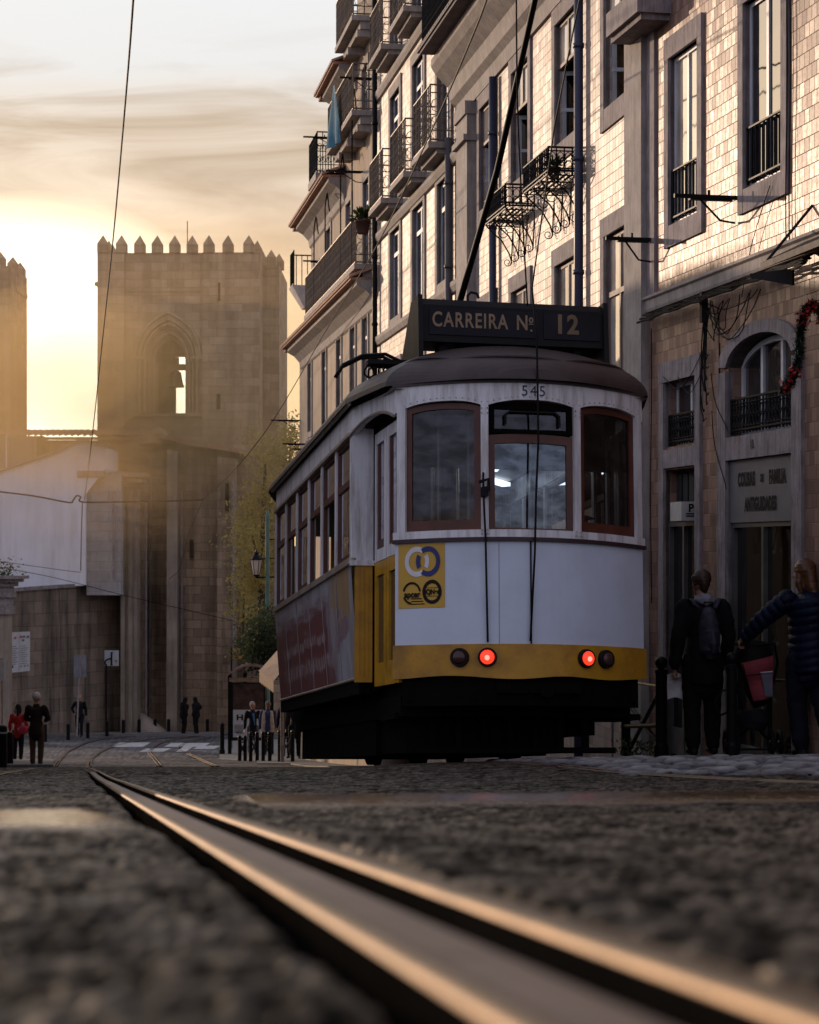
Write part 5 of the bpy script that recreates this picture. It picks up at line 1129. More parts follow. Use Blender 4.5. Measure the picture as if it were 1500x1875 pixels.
for sg in (-1, 1):
    x = lambda a: a*(-sg)
    b = MB(); zs = np.linspace(.735, 1.735, 6)
    for k in range(NWIN):
        y0, y1 = S0+.03+k*bay, S0+.03+(k+1)*bay-.004
        for z0, z1 in zip(zs, zs[1:]): b.quad((x(sidex(z0)),y1,z0),(x(sidex(z0)),y0,z0),(x(sidex(z1)),y0,z1),(x(sidex(z1)),y1,z1))
    sp2 = b.build('side_panel', M_ad if sg == -1 else M_ty, tr)
    for k in range(1, NWIN): y = S0+.028+k*bay; b = MB(); b.tube([(x(sidex(z)-.002),y,z) for z in zs], .005, 4); b.build('panel_strip', M_trim, sp2)
    b = MB(); b.box(*sorted((x(-1.20), x(-1.10))), S0, S1, .60, .735); b.build('sole_bar', M_tdark, tr)
    b = MB(); b.tube([(x(sidex(.735)-.008),S0+.02,.738),(x(sidex(.735)-.008),S1,.738)], .014, 6); b.build('lower_edge', M_alu, tr)
    b = MB(); b.box(*sorted((x(-SW-.03), x(-SW+.04))), S0-.02, S1, 1.735, 1.79); b.build('belt_rail', M_alu, tr)
    b = MB(); b.box(*sorted((x(-SW), x(-SW+.05))), S0, S1, 2.90, 3.13); b.build('letterboard', M_tw, tr)
    b = MB(); b.box(*sorted((x(-SW-.03), x(-SW+.04))), S0, S1, 2.875, 2.905); b.tube([(x(-SW-.05),S0-.15,3.135),(x(-SW-.05),S1,3.135)], .018, 6); b.build('cornice_edge', M_alu, tr)
    for k in range(NWIN+1):
        y = S0+.03+k*bay if k else S0+.06; b = MB(); b.box(*sorted((x(-SW-.004), x(-SW+.07))), y-.04, y+.04, 1.79, 2.88); b.build('window_post', M_tw, tr)
    for k in range(NWIN):
        y0, y1 = S0+.07+k*bay, S0-.01+(k+1)*bay; xa, xb = sorted((x(-SW+.012), x(-SW+.05))); d = MB()
        half = k in (1, 2, 4)                    # some lower sashes are dropped open
        d.box(xa, xb, y0, y1, 2.46, 2.52); d.box(xa, xb, y0, y1, 2.84, 2.88); d.box(xa, xb, y0, y0+.035, 1.79, 2.84); d.box(xa, xb, y1-.035, y1, 1.79, 2.84)
        if not half: d.box(xa, xb, y0, y1, 1.79, 1.85)
        w = d.build('window', M_twood, tr); g = MB(); xm = x(-SW+.03); g.quad((xm,y0+.03,2.51),(xm,y1-.03,2.51),(xm,y1-.03,2.85),(xm,y0+.03,2.85))
        g.build('pane', M_tglass, w)
        if not half: g = MB(); g.quad((xm,y0+.03,1.84),(xm,y1-.03,1.84),(xm,y1-.03,2.47),(xm,y0+.03,2.47)); g.build('pane', M_tglass, w)
# faded words on the side film
def side_text(t, size, y, z, m_):
    vs, fs = text_shape(t, size, .004, .9); b = MB(); b.add([(sidex(z+yy)-.006, y-xx, z+yy) for xx, yy in vs], fs); return b
# roof
def outline(u): 
    t = (u+.09)/.55
    if t < 1: return 1.15*math.sqrt(max(t, 0))
    return 1.15+(SW+.08-1.15)*min(1, max(0, (u-.46)/.8))
def crown(u): return .44*(min(1, max(0, u+.09)/.75))**.52
LEN = S1+S0
def roof_pt(u, a):      # a from -1 to 1 across
    uu = min(u, LEN-u); h = crown(uu); w = outline(uu); return Vector((w*math.sin(a*PI/2), u, 3.135+h*math.cos(a*PI/2)**1.0))
b = MB(); us = np.concatenate([np.linspace(-.09, .5, 16), np.linspace(.6, LEN-.6, 20), np.linspace(LEN-.5, LEN+.09, 12)]); as_ = np.linspace(-1, 1, 29)
for u0, u1 in zip(us, us[1:]):
    for a0, a1 in zip(as_, as_[1:]): b.quad(roof_pt(u0,a0), roof_pt(u0,a1), roof_pt(u1,a1), roof_pt(u1,a0))
roof = b.build('roof', M_troof, tr, smooth=True)
for v0, v1 in ((-.98, -.62), (-.60, .30), (.30, 1.0)):      # drip mouldings over the end
    pts = []
    for t in np.linspace(0, 1, 14):
        v = v0+(v1-v0)*t; a = .0; u = -.09+.55*(v/1.1)**2+.20; uu = u; h = crown(uu); w = outline(uu); aa = math.asin(max(-1, min(1, v/w)))/(PI/2); p = roof_pt(u, aa); pts.append(p+Vector((0,-.012,.006-.03*abs(2*t-1)**3)))
    d = MB(); d.tube(pts, .014, 6); d.build('drip_moulding', M_troof, roof)
# route box
b = MB(); by0, by1 = .62, 1.02; z0, z1 = 3.575, 3.955
b.box(-.80, .80, by0, by1, z0, z1-.06); b.hexa([(-.80,by0,z1-.06),(.80,by0,z1-.06),(.80,by1,z1-.06),(-.80,by1,z1-.06),(-.80,by0+.05,z1),(.80,by0+.05,z1),(.80,by1-.05,z1),(-.80,by1-.05,z1)])
box = b.build('route_box', M_tsign, tr)
for sg in (-1, 1): b = MB(); xa = sorted((sg*.80, sg*.84)); b.hexa([(xa[0],by0-.06,z0-.16),(xa[1],by0-.06,z0-.16),(xa[1],by1+.5,z0-.20),(xa[0],by1+.5,z0-.20),(xa[0],by0-.02,z1+.02),(xa[1],by0-.02,z1+.02),(xa[1],by1-.1,z1+.02),(xa[0],by1-.1,z1+.02)]); b.build('end_plate', M_tsign, box)
b = MB(); b.box(-.74, .22, by0-.012, by0-.003, z0+.06, z1-.09); b.box(.27, .77, by0-.012, by0-.003, z0+.06, z1-.09); b.build('sign_face', mat('dark blind cloth', (.016,.017,.022), .6), box)
def sign_text(t, size, bold, sx, v, w, nm='lettering', mt=None, sp=1.0): vs, fs = text_shape(t, size, bold, sx, spacing=sp); b = MB(); b.add([(v+x, by0-.018, w+y) for x, y in vs], fs); b.build(nm, mt or M_tgold, box)
sign_text('CARREIRA', .18, .0035, .72, -.385, z0+.185, sp=1.15); sign_text('N', .18, .0035, .78, .075, z0+.185); sign_text('o', .095, .003, .8, .155, z0+.225); sign_text('12', .23, .008, .92, .47, z0+.185, mt=mat('dim blind numeral', (.17,.11,.06), .6), sp=1.1)
for q_b in ((.135, .175, by0-.02, by0-.012, z0+.178, z0+.186), (.148, .163, by0-.02, by0-.012, z0+.118, z0+.134)): b = MB(); b.box(*q_b); b.build('lettering', M_tgold, box)
for x in (-.6, .6): b = MB(); b.box(x-.03, x+.03, by0+.1, by1-.1, 3.36, z0+.003); b.build('box_support', M_black, tr)
b = MB(); b.tube([(-.36,.8,z1),(-.36,.8,z1+.08),(-.33,.8,z1+.11),(-.28,.8,z1+.10),(-.26,.8,z1+.06)], .012, 6); b.build('lifting_hook', M_black, box)
# trolley gear
b = MB(); b.tube([(-.03,4.3,3.62),(-.06,2.9,4.15),(-.14,.6,5.1),(-.30,-1.5,6.0),(-.62,-3.8,7.0)], [.036,.032,.028,.024,.020], 10); pole = b.build('trolley_pole', M_black, tr, smooth=True)
b = MB(); b.box(-.25, .2, 3.9, 4.7, 3.45, 3.56); b.lathe((-.03,4.3,3.55), [(.12,0),(.12,.1),(.05,.12)], 12); b.build('trolley_base', M_tdark, tr)
b = MB(); b.tube([(.0,-.02,3.9),(-.06,-1.0,5.0),(-.2,-3.6,6.9)], .007, 5); b.build('trolley_rope', M_wire, tr)
for dy in (0, .12): b = MB(); b.tube([(-.80,1.0+dy,3.42),(-1.05,1.0+dy,3.53),(-1.25,1.0+dy,3.51),(-1.42,1.0+dy,3.42),(-1.47,1.0+dy,3.33)], .016, 6); b.build('pole_hook', M_black, tr, smooth=True)
random.seed(8); b = MB()
for k in range(9): x = -.85-.04*k; b.tube([(x+.05*math.cos(t), 1.05+random.random()*.1, 3.38+.05*math.sin(t)+.02*random.random()) for t in np.linspace(0, 2*PI, 8)[:-1]], .009, 4, closed=True)
b.box(-1.2, -.78, .98, 1.14, 3.44, 3.48); b.build('insulator_gear', M_black, tr)
b = MB(); b.sphere((-.72,1.5,3.33), .36, 16, 1, 1.2, .38); b.build('ventilator', M_troof, tr, smooth=True)
# underframe, truck, wheels, lifeguard
b = MB(); b.box(-.98, .98, .35, 7.3, .50, .66); rstrip(b, -1.03, 1.03, .46, .70, -.03, 20, .05); b.box(-.70, .70, 1.8, 5.6, .16, .52); b.box(-.95, .40, .62, 1.7, .08, .50); b.box(-1.02, .95, .45, 6.8, .38, .55); b.box(-1.0, .55, 1.7, 6.4, .07, .40); b.box(-.62, .55, 1.0, 1.6, .22, .52); b.box(.62, .95, 1.5, 5.8, .25, .60); b.box(-.95, -.62, 1.5, 5.8, .25, .60); b.build('underframe', M_tdark, tr)
b = MB()
for k in range(7): b.box(-.75+k*.22, -.70+k*.22, .55, .60, .09, .46)
b.box(-.85, .85, .54, .62, .08, .13); b.build('lifeguard', M_tdark, tr)
b = MB(); b.tube([(.1,-.05,.58),(.1,.25,.56)], [.06,.05], 10); b.box(-.3, .4, .0, .1, .56, .64); b.build('coupling', M_tdark, tr)
for y in (2.6, 5.0):
    for sg in (-1, 1): b = MB(); b.tube([(sg*.40,y,.34),(sg*.50,y,.34)], .34, 20); b.tube([(sg*.39,y,.34),(sg*.41,y,.34)], .37, 20); b.build('wheel', M_tdark, tr)
# inside: floor, ceiling, bulkhead with door, seats, poles, lit ceiling tubes, a glowing stand-in for front-window sky, far end
b = MB(); b.box(-1.0, 1.0, .5, 7.2, .72, .76); b.build('floor', M_tint, tr)
b = MB(); b.quad((-1.12,.35,3.10),(1.12,.35,3.10),(1.12,7.3,3.10),(-1.12,7.3,3.10)); b.build('ceiling', mat('cream tram ceiling', (.30,.26,.22), .5), tr)
for yb in (S0, S1-.04):
    b = MB(); b.box(-1.2, -.36, yb, yb+.04, .76, 1.75); b.box(.36, 1.2, yb, yb+.04, .76, 1.75); b.box(-1.15, 1.15, yb, yb+.04, 2.62, 3.1)
    for xx in (-1.12, -.42, .36, 1.06): b.box(xx, xx+.06, yb, yb+.04, 1.75, 2.62)
    b.build('inner_bulkhead', M_tint, tr)
far = MB(); 
for vs_ in np.linspace(-1, 1, 13)[:-1]: v, v2 = vs_, vs_+1/6; g = lambda v, w: (v, LEN-ue(v), w); far.quad(g(v,.7), g(v2,.7), g(v2,1.85), g(v,1.85)); far.quad(g(v,2.9), g(v2,2.9), g(v2,3.12), g(v,3.12))
for p in posts: far.box(p-.03, p+.03, LEN-ue(p)-.03, LEN-ue(p)+.03, 1.85, 2.9)
far.build('front_panel', M_ty, tr)
for y in np.arange(2.0, 6.2, .8):
    for sg in (-1, 1): b = MB(); b.box(*sorted((sg*.25, sg*1.08)), y, y+.42, 1.12, 1.2); b.box(*sorted((sg*.25, sg*1.08)), y+.40, y+.46, 1.2, 1.72); b.build('seat', M_tint, tr)
for xx, y in ((-.62, .8), (-.30, 1.05), (.30, 1.05), (-.3, 2.6), (.3, 4.2)): b = MB(); b.tube([(xx,y,.76),(xx,y,3.08)], .018, 8); b.build('grab_pole', M_alu, tr)
M_tube_sky = mat('lit tube and sky glow', (.8,.85,.9), .4, emit=(.75,.88,1.0), emit_s=3.5)
for xx, y, ang, ln in ((-.55, 2.2, 0, .9), (.62, 3.5, .08, 1.5), (.95, 5.1, .7, .4), (-.55, 4.6, 0, .9)):  # short slanted one is a stand-in for bright sky in the front window
    b = MB(); d = Vector((math.sin(ang), math.cos(ang), 0))*ln*.5; n = Vector((d.y, -d.x, 0)).normalized()*.05; c = Vector((xx, y, 3.04)); b.hexa([c-d-n, c-d+n, c+d+n, c+d-n]+[p+Vector((0,0,.04)) for p in (c-d-n, c-d+n, c+d+n, c+d-n)]); b.build('ceiling_and_sky_glow', M_tube_sky, tr)
for k in range(6): b = MB(); y = 1.6+k*.7; b.tube([(-.45,y,3.0),(-.45,y,2.82),(-.50,y,2.72),(-.40,y,2.72),(-.45,y,2.82)], .012, 5); b.build('hand_strap', M_black, tr)
b = MB(); b.box(.55, .80, .55, .75, .76, 1.95); b.lathe((.62,.62,1.95), [(.03,0),(.03,.12),(.09,.13),(.02,.16)], 10); b.build('controller', M_tint, tr)
# ------------------------------------------------------------------ people
SKIN = mat('skin', (.36,.19,.125), .55, var=.12, scale=12); SKIN_D = mat('darker skin', (.12,.06,.04), .55, var=.12, scale=12)
_cm = {}
def cl(name, col, rough=.85, var=.3):
    if name not in _cm: _cm[name] = mat(name, col, rough, var=var, scale=7, bmp=.25, bscale=45)
    return _cm[name]
class Fig:
    """collects tapered volumes that are fused into ONE continuous skin"""
    def __init__(s): s.m = MB()
    def limb(s, pts, rs, n=12):
        s.m.tube(pts, rs, n)
        for p, r in ((pts[0], rs[0]), (pts[-1], rs[-1])):
            rr = r if not isinstance(r, tuple) else min(r); s.m.sphere(p, rr*.98, 10)
    def ball(s, c, r, sx=1, sy=1, sz=1): s.m.sphere(c, r, 16, sx, sy, sz)
    def fuse(s, name, m, parent, vox=.012, smooth=4, noise_amp=0.0, nscale=9.0):
        me = bpy.data.meshes.new(name); me.from_pydata([tuple(v) for v in s.m.v], [], s.m.f)
        o = bpy.data.objects.new(name, me); COL.objects.link(o)
        r = o.modifiers.new('r', 'REMESH'); r.mode = 'VOXEL'; r.voxel_size = vox
        q = o.modifiers.new('s', 'SMOOTH'); q.iterations = smooth; q.factor = .5
        dg = bpy.context.evaluated_depsgraph_get(); dg.update()
        m2 = bpy.data.meshes.new_from_object(o.evaluated_get(dg)); o.modifiers.clear(); o.data = m2; bpy.data.meshes.remove(me); m2.name = name
        n = len(m2.vertices); co = np.empty(n*3, np.float32)
        if noise_amp:
            m2.vertices.foreach_get('co', co); c = co.reshape(-1, 3); no = np.array([v.normal for v in m2.vertices])
            h = vnoise(c[:,0]*nscale+c[:,1]*nscale*.7, c[:,2]*nscale*1.6+c[:,1]*3)-.5+.6*(vnoise(c[:,0]*nscale*2.3, c[:,2]*nscale*2.9+c[:,1]*9, 2)-.5)
            c += no*(h*noise_amp)[:, None]; m2.vertices.foreach_set('co', c.ravel().astype(np.float32))
        m2.polygons.foreach_set('use_smooth', [True]*len(m2.polygons)); m2.materials.clear(); m2.materials.append(m)
        if parent: o.parent = parent
        return o
V = Vector
def hand(f, wrist, d, side, curl=.5, s=1.0, palm_n=None):
    """palm, four bent fingers and a thumb; d = direction of the fingers, side = direction of the thumb"""
    d = d.normalized(); side = (side-d*side.dot(d)).normalized(); nrm = palm_n or d.cross(side); 
    pal = wrist+d*.085*s
    f.limb([wrist, wrist+d*.04*s, pal], [(.026*s,.018*s), (.036*s,.016*s), (.038*s,.014*s)], 10)
    for k, ln in enumerate((.068, .078, .072, .056)):
        b = pal+side*(.030-.020*k)*s; d1 = (d*math.cos(curl)+nrm*math.sin(curl)); d2 = (d*math.cos(curl*2.1)+nrm*math.sin(curl*2.1)); d3 = d*math.cos(curl*3)+nrm*math.sin(curl*3)
        f.limb([b-d*.01*s, b+d1*ln*.45*s, b+(d1*.45+d2*.32)*ln*s, b+(d1*.45+d2*.32+d3*.25)*ln*s], [.0095*s, .009*s, .0085*s, .0075*s], 7)
    t0 = wrist+d*.03*s+side*.028*s; t1 = t0+(side*.6+d*.8).normalized()*.035*s; t2 = t1+(side*.15+d+nrm*.3).normalized()*.03*s; f.limb([t0, t1, t2], [.013*s, .011*s, .009*s], 7)
def person(name_label, loc, rotz, H, pose, look, vox=.016, near=False, group=None):
    """pose: joint positions in metres for a 1.75 m figure facing +y; look: clothing colours"""
    e = empty('person', loc, name_label, 'person', group, rotz); ORIG[e] = V((0,0,0)); k = H/1.75; e.scale = (k, k, k)
    J = dict(pel=V((0,0,.93)), ch=V((0,.0,1.30)), nk=V((0,-.01,1.47)), hd=V((0,.01,1.62)), shl=V((-.185,-.01,1.41)), shr=V((.185,-.01,1.41)),
             ell=V((-.25,-.03,1.13)), elr=V((.25,-.03,1.13)), wrl=V((-.27,.05,.87)), wrr=V((.27,.05,.87)),
             hil=V((-.095,0,.90)), hir=V((.095,0,.90)), knl=V((-.10,.03,.49)), knr=V((.10,.03,.49)), anl=V((-.10,-.03,.085)), anr=V((.10,-.03,.085)))
    J.update({a: V(b) for a, b in pose.items() if a in J})
    fem = look.get('fem', 0); sk = look.get('skin', SKIN)
    hd = J['hd']; fwd = V(pose.get('face', (0,1,0))).normalized(); rt = V((fwd.y,-fwd.x,0)).normalized(); up = V((0,0,1))
    f = Fig()
    f.limb([J['pel']+V((0,0,-.06)), J['pel'], (J['pel']+J['ch'])*.5, J['ch'], J['ch']+V((0,-.01,.10)), J['nk']-V((0,0,.03))], [(.145,.10), (.155,.11), (.125,.09), (.155,.105), (.15,.085), (.07,.06)], 16)
    f.limb([J['nk']-V((0,0,.06)), J['nk']+(hd-J['nk'])*.5], [.062,.055])
    for a in 'lr':
        f.limb([J['sh'+a], (J['sh'+a]+J['el'+a])*.5, J['el'+a], (J['el'+a]*.65+J['wr'+a]*.35), J['wr'+a]], [.052,.043,.037,.038,.026])
        f.limb([J['hi'+a], J['hi'+a]*.5+J['kn'+a]*.5, J['kn'+a], J['kn'+a]*.65+J['an'+a]*.35+V((0,-.012,0)), J['an'+a]], [.082,.064,.045,.043,.032])
        ff = V(pose.get('ft'+a, (0,1,0))).normalized(); f.limb([J['an'+a]-ff*.035+V((0,0,-.05)), J['an'+a]+ff*.12+V((0,0,-.058))], [.034,.028])
        dv = (J['wr'+a]-J['el'+a]).normalized(); dv = V(pose.get('hd'+a, tuple(dv)))
        hand(f, J['wr'+a], dv, V(pose.get('th'+a, (0,1,0))), pose.get('curl'+a, .45))
    # head: skull, jaw, nose, ears, brow
    f.m.sphere(hd+up*.025-fwd*.012, .098, 16, .82, .98, 1.02) if abs(fwd.y) > .7 else f.m.sphere(hd+up*.025-fwd*.012, .098, 16, .96, .86, 1.02)
    f.limb([hd-up*.02+fwd*.025, hd-up*.085+fwd*.05], [.066,.042]); f.limb([hd+up*.02+fwd*.085, hd-up*.022+fwd*.108], [.010,.016], 8)
    for s in (-1, 1): f.m.sphere(hd+rt*s*.083-up*.008-fwd*.008, .026, 8, .45, .7, 1.15)
    f.fuse('body', sk, e, vox if not near else .0072, 3)
    if look.get('eyes'):
        for s in (-1, 1): b = MB(); b.sphere(hd+rt*s*.032+up*.012+fwd*.082, .011, 8); b.build('eye', M_black, e, off=V((0,0,0)))
        b = MB(); b.tube([hd-up*.055+fwd*.094-rt*.022, hd-up*.058+fwd*.098, hd-up*.055+fwd*.094+rt*.022], .005, 6); b.build('mouth', cl('lips', (.22,.07,.06)), e, off=V((0,0,0)))
    # trousers
    t = Fig(); lt = look.get('tw', 1.0)
    t.limb([J['pel']+V((0,0,.06)), J['pel']+V((0,-.01,-.04))], [(.16,.118), (.172,.13)], 16)
    for a in 'lr': t.limb([J['hi'+a]+V((0,-.01,.0)), J['hi'+a]*.5+J['kn'+a]*.5, J['kn'+a], J['kn'+a]*.5+J['an'+a]*.5, J['an'+a]+V((0,0,.02))], [.108, .092*lt, .078*lt, .072*lt, .062*lt])
    t.fuse('trousers', look['tr'], e, vox if not near else .011, 3, .012)
    # jacket: torso with hem, sleeves, collar
    c = Fig(); j = look.get('puff', 1.0); hem = look.get('hem', .80)
    c.limb([V((J['pel'].x, J['pel'].y-.01, hem)), J['pel']+V((0,-.01,.04)), (J['pel']+J['ch'])*.5, J['ch'], J['ch']+V((0,-.01,.10)), J['nk']-V((0,0,.035))], [(.175*j,.135*j), (.172*j,.132*j), (.158*j,.122*j), (.185*j,.135*j), (.178*j,.115*j), (.09,.08)], 18)
    for a in 'lr': c.limb([J['sh'+a]+V((0,0,-.005)), (J['sh'+a]+J['el'+a])*.5, J['el'+a], (J['el'+a]*.5+J['wr'+a]*.5), J['wr'+a]-(J['wr'+a]-J['el'+a]).normalized()*.015], [.070*j,.066*j,.060*j,.055*j,.046*j])
    c.m.tube([J['nk']-V((0,0,.06)), J['nk']-V((0,.005,.015)), J['nk']+V((0,-.008,.03))], [.085,.078,.072], 14)
    jo = c.fuse('jacket', look['ja'], e, vox if not near else .011, 3, look.get('fold', .016), look.get('fs', 9.0))
    # shoes
    for a in 'lr':
        ff = V(pose.get('ft'+a, (0,1,0))).normalized(); s = Fig(); A = J['an'+a]; s.limb([A+V((0,0,.03)), A-V((0,0,.02))], [.050,.052]); s.limb([A-ff*.045+V((0,0,-.045)), A+ff*.06+V((0,0,-.045)), A+ff*.15+V((0,0,-.055))], [(.042,.038), (.046,.036), (.036,.026)]); s.fuse('shoe', look.get('sh', cl('dark shoes', (.012,.011,.011), .5)), e, vox*.8 if not near else .010, 2)
    # hair or hat
    hs = look.get('hair', 'short'); h = Fig()
    if hs == 'short':
        h.m.sphere(hd+up*.045-fwd*.022, .104, 16, .86, .95, .92); h.limb([hd-fwd*.045+up*.03, hd-fwd*.05-up*.02, hd-fwd*.055-up*.07], [(.086,.06), (.080,.055), (.058,.036)])
        for s in (-1, 1): h.limb([hd+rt*s*.07+up*.05, hd+rt*s*.074-up*.012-fwd*.02], [.03,.018])
    elif hs == 'long':
        h.m.sphere(hd+up*.042-fwd*.025, .110, 16, .90, .98, .95); h.limb([hd-fwd*.055+up*.03, hd-fwd*.07-up*.09, hd-fwd*.095-up*.20, hd-fwd*.10-up*.27], [(.092,.062), (.102,.060), (.098,.045), (.070,.025)], 14)
        for s in (-1, 1): h.limb([hd+rt*s*.065+up*.03-fwd*.01, hd+rt*s*.080-up*.08-fwd*.02, hd+rt*s*.068-up*.17-fwd*.04], [.035,.034,.018])
    elif hs == 'hat':
        h.m.sphere(hd+up*.06-fwd*.012, .112, 16, .90, 1.0, .95); h.m.tube([hd+up*.005-fwd*.012, hd+up*.05-fwd*.012], [(.098,.106), (.103,.112)], 18)
    if hs != 'none': h.fuse('hat' if hs == 'hat' else 'hair', look['hc'], e, vox*.7 if not near else .008, 3, .006 if hs != 'hat' else .004, 34)
    return e, J
def at_px(px, Y, dz=0.0): X = (px-CX)/F*Y; return V((X, Y, gz(X, Y)+dz))
DARKC = cl('black wool coat', (.010,.010,.012)); NAVY = cl('navy quilted nylon', (.0035,.006,.020), .5); JEANS = cl('dark jeans', (.008,.009,.015))

# man with a backpack on the right pavement
hair_b = cl('dark brown hair', (.045,.022,.012), .5)
zR = -2.03
pm, J = person('person with short hair in a dark coat walking away with a rucksack beside the tram', V(P(1287, 1383, 19.1)), math.radians(7), 1.80,
    dict(ell=(-.245,-.04,1.12), wrl=(-.265,.03,.84), elr=(.245,-.03,1.12), wrr=(.25,.10,.88), hdl=(-.02,.12,-1), thl=(.6,.8,0), curll=.75, knl=(-.10,.02,.49), anl=(-.11,-.06,.085), knr=(.11,.07,.50), anr=(.115,.06,.085), hd=(-.01,.03,1.625), face=(-.25,1,0)),
    dict(ja=DARKC, tr=cl('black trousers', (.008,.008,.009)), hc=hair_b, hem=.68, fold=.014, puff=1.2, tw=1.15), near=True)
b = Fig(); b.m.tube([J['nk']+V((0,-.03,-.03)), J['nk']+V((0,-.035,.015)), J['nk']+V((0,-.03,.045))], [(.115,.095), (.112,.092), (.088,.075)], 16); b.limb([J['nk']+V((-.07,-.085,.0)), J['nk']+V((0,-.115,-.03)), J['nk']+V((.07,-.085,.0))], [.03,.036,.03]); b.fuse('hood', cl('grey hood', (.22,.22,.26)), pm, .009, 3, .01, 20)
bp = empty('rucksack', pm.location+V((.02,-.2,.9)), 'dark purple-grey rucksack on the back of the short-haired person', 'rucksack', rotz=math.radians(7)); ORIG[bp] = V((0,0,0)); bp.scale = (1.03,)*3
M_ruck = cl('rucksack cloth', (.035,.028,.045), .7)
def rel(x, y, z): return V((x-.02, y+.2, z-.9))
b = Fig(); b.m.tube([rel(.02,-.20,.98), rel(.02,-.225,1.05), rel(.02,-.235,1.2), rel(.02,-.20,1.36), rel(.02,-.18,1.42)], [(.12,.07), (.15,.095), (.15,.10), (.125,.075), (.06,.04)], 18); b.fuse('bag', M_ruck, bp, .010, 3, .014, 12)
b = Fig(); b.m.tube([rel(.02,-.30,1.02), rel(.02,-.315,1.1), rel(.02,-.30,1.2)], [(.105,.03), (.115,.045), (.09,.025)], 14); b.fuse('front_pocket', M_ruck, bp, .009, 2)
for s in (-1, 1): b = MB(); b.tube([rel(.02+s*.07,-.17,1.42), rel(.02+s*.13,-.09,1.50), rel(.02+s*.16,.05,1.44)], [(.030,.010)]*3, 8); b.build('strap', M_ruck, bp, smooth=True, off=V((0,0,0)))
b = MB(); b.tube([rel(-.02,-.20,1.43), rel(-.02,-.215,1.475), rel(.06,-.215,1.475), rel(.06,-.20,1.43)], .008, 6); b.build('grab_loop', M_black, bp, off=V((0,0,0)))
b = MB(); w = pm.matrix_basis @ (J['wrl']+V((-.01,.04,-.13)))
for i in range(6):
    for j in range(6):
        g = lambda u, v: w+V((-.05+.20*u, .02*math.sin(v*4+u*2), .05-.24*v+.05*math.sin(u*3)-.06*u)); b.quad(g(i/6,j/6), g((i+1)/6,j/6), g((i+1)/6,(j+1)/6), g(i/6,(j+1)/6))
tag(b.build('paper_sheet', cl('creased paper', (.55,.50,.50), .8), smooth=True), 'crumpled pale paper held in the left hand of the rucksack wearer', 'paper')
# woman in a blue puffer jacket pushing a pushchair
pw, JW = person('person with long auburn hair in a blue quilted jacket leaning on a pushchair', V(P(1480, 1385, 18.4)), math.radians(14), 1.84,
    dict(shl=(-.19,.02,1.40), ell=(-.36,.16,1.22), wrl=(-.47,.30,1.055), hdl=(-.25,.5,-.45), thl=(.5,.7,.2), curll=.7, elr=(.25,.05,1.14), wrr=(.14,.26,1.03), nk=(-.01,.01,1.47), hd=(-.03,.04,1.62), face=(-.45,1,0), knl=(-.09,.05,.49), anl=(-.08,-.03,.085), knr=(.10,-.06,.50), anr=(.12,-.22,.14)),
    dict(ja=NAVY, tr=JEANS, hc=cl('auburn hair', (.10,.036,.012), .42), hair='long', hem=.76, puff=1.30, tw=1.2, fold=.0, sh=cl('dark boots', (.012,.011,.012), .5)), near=True)
jk = [o for o in COL.objects if o.parent == pw and o.name.startswith('jacket')][0]
me = jk.data; n = len(me.vertices); co = np.empty(n*3, np.float32); me.vertices.foreach_get('co', co); c3 = co.reshape(-1, 3); no = np.array([v.normal for v in me.vertices])
inarm = c3[:,0] < -.24; along = np.where(inarm, (c3[:,0]*.62-c3[:,1]*.5+c3[:,2]*.6), c3[:,2]+.25*np.abs(c3[:,0]))
c3 += no*(np.abs(np.sin(along*PI/.075))**.6*.016-.008)[:, None]; me.vertices.foreach_set('co', c3.ravel().astype(np.float32)); me.update()
# pushchair
Yq = 18.9; pc = empty('pushchair', P(1372, 1385, Yq), 'dark pushchair with a pink-red seat back and grey pocket beside the blue-jacketed person', 'pushchair'); O = pc.location
def q_(px, py, dy=0): return P(px, py, Yq+dy)
M_pink = cl('pink-red pushchair cloth', (.28,.045,.055), .8, .2); M_fr = mat('black pushchair frame', (.012,.012,.013), .4, .3)
s = Fig(); s.m.tube([q_(1398,1290), q_(1388,1262), q_(1382,1225), q_(1380,1195), q_(1385,1172)], [(.10,.10), (.16,.13), (.19,.16), (.185,.17), (.10,.12)], 18); s.fuse('hood', cl('black pushchair hood', (.012,.011,.013), .7), pc, .010, 3, .01).location = -O
bk = MB(); n_ = 8
for i in range(n_):
    for j in range(n_):
        def g(u, v): a0, a1, b0, b1 = q_(1357,1214,-.215), q_(1416,1200,-.215), q_(1380,1284,-.16), q_(1416,1276,-.16); p = (a0*(1-u)+a1*u)*(1-v)+(b0*(1-u)+b1*u)*v; return p+V((0,-.05*math.sin(PI*u)-.012*math.sin(v*9), 0))
        bk.quad(g(i/n_,j/n_), g((i+1)/n_,j/n_), g((i+1)/n_,(j+1)/n_), g(i/n_,(j+1)/n_))
seat = bk.build('seat_back', M_pink, pc, smooth=True)
b = MB(); a0 = [q_(1394,1233,-.285), q_(1414,1231,-.27), q_(1415,1275,-.235), q_(1402,1276,-.245)]; b.poly(a0); b.build('pocket', cl('grey mesh pocket', (.15,.15,.19)), seat); b = MB(); b.tube([q_(1393,1232,-.29), q_(1415,1230,-.275)], .008, 6); b.build('pocket_trim', cl('pale trim', (.45,.42,.42)), seat)
b = MB(); b.tube([q_(1368,1237,-.27), q_(1394,1234,-.29)], .005, 5); b.tube([q_(1360,1216,-.23), q_(1378,1282,-.19)], .005, 5); b.build('piping', M_black, seat)
hl = pw.matrix_basis @ (JW['wrl']+V((-.04,.05,-.06)))
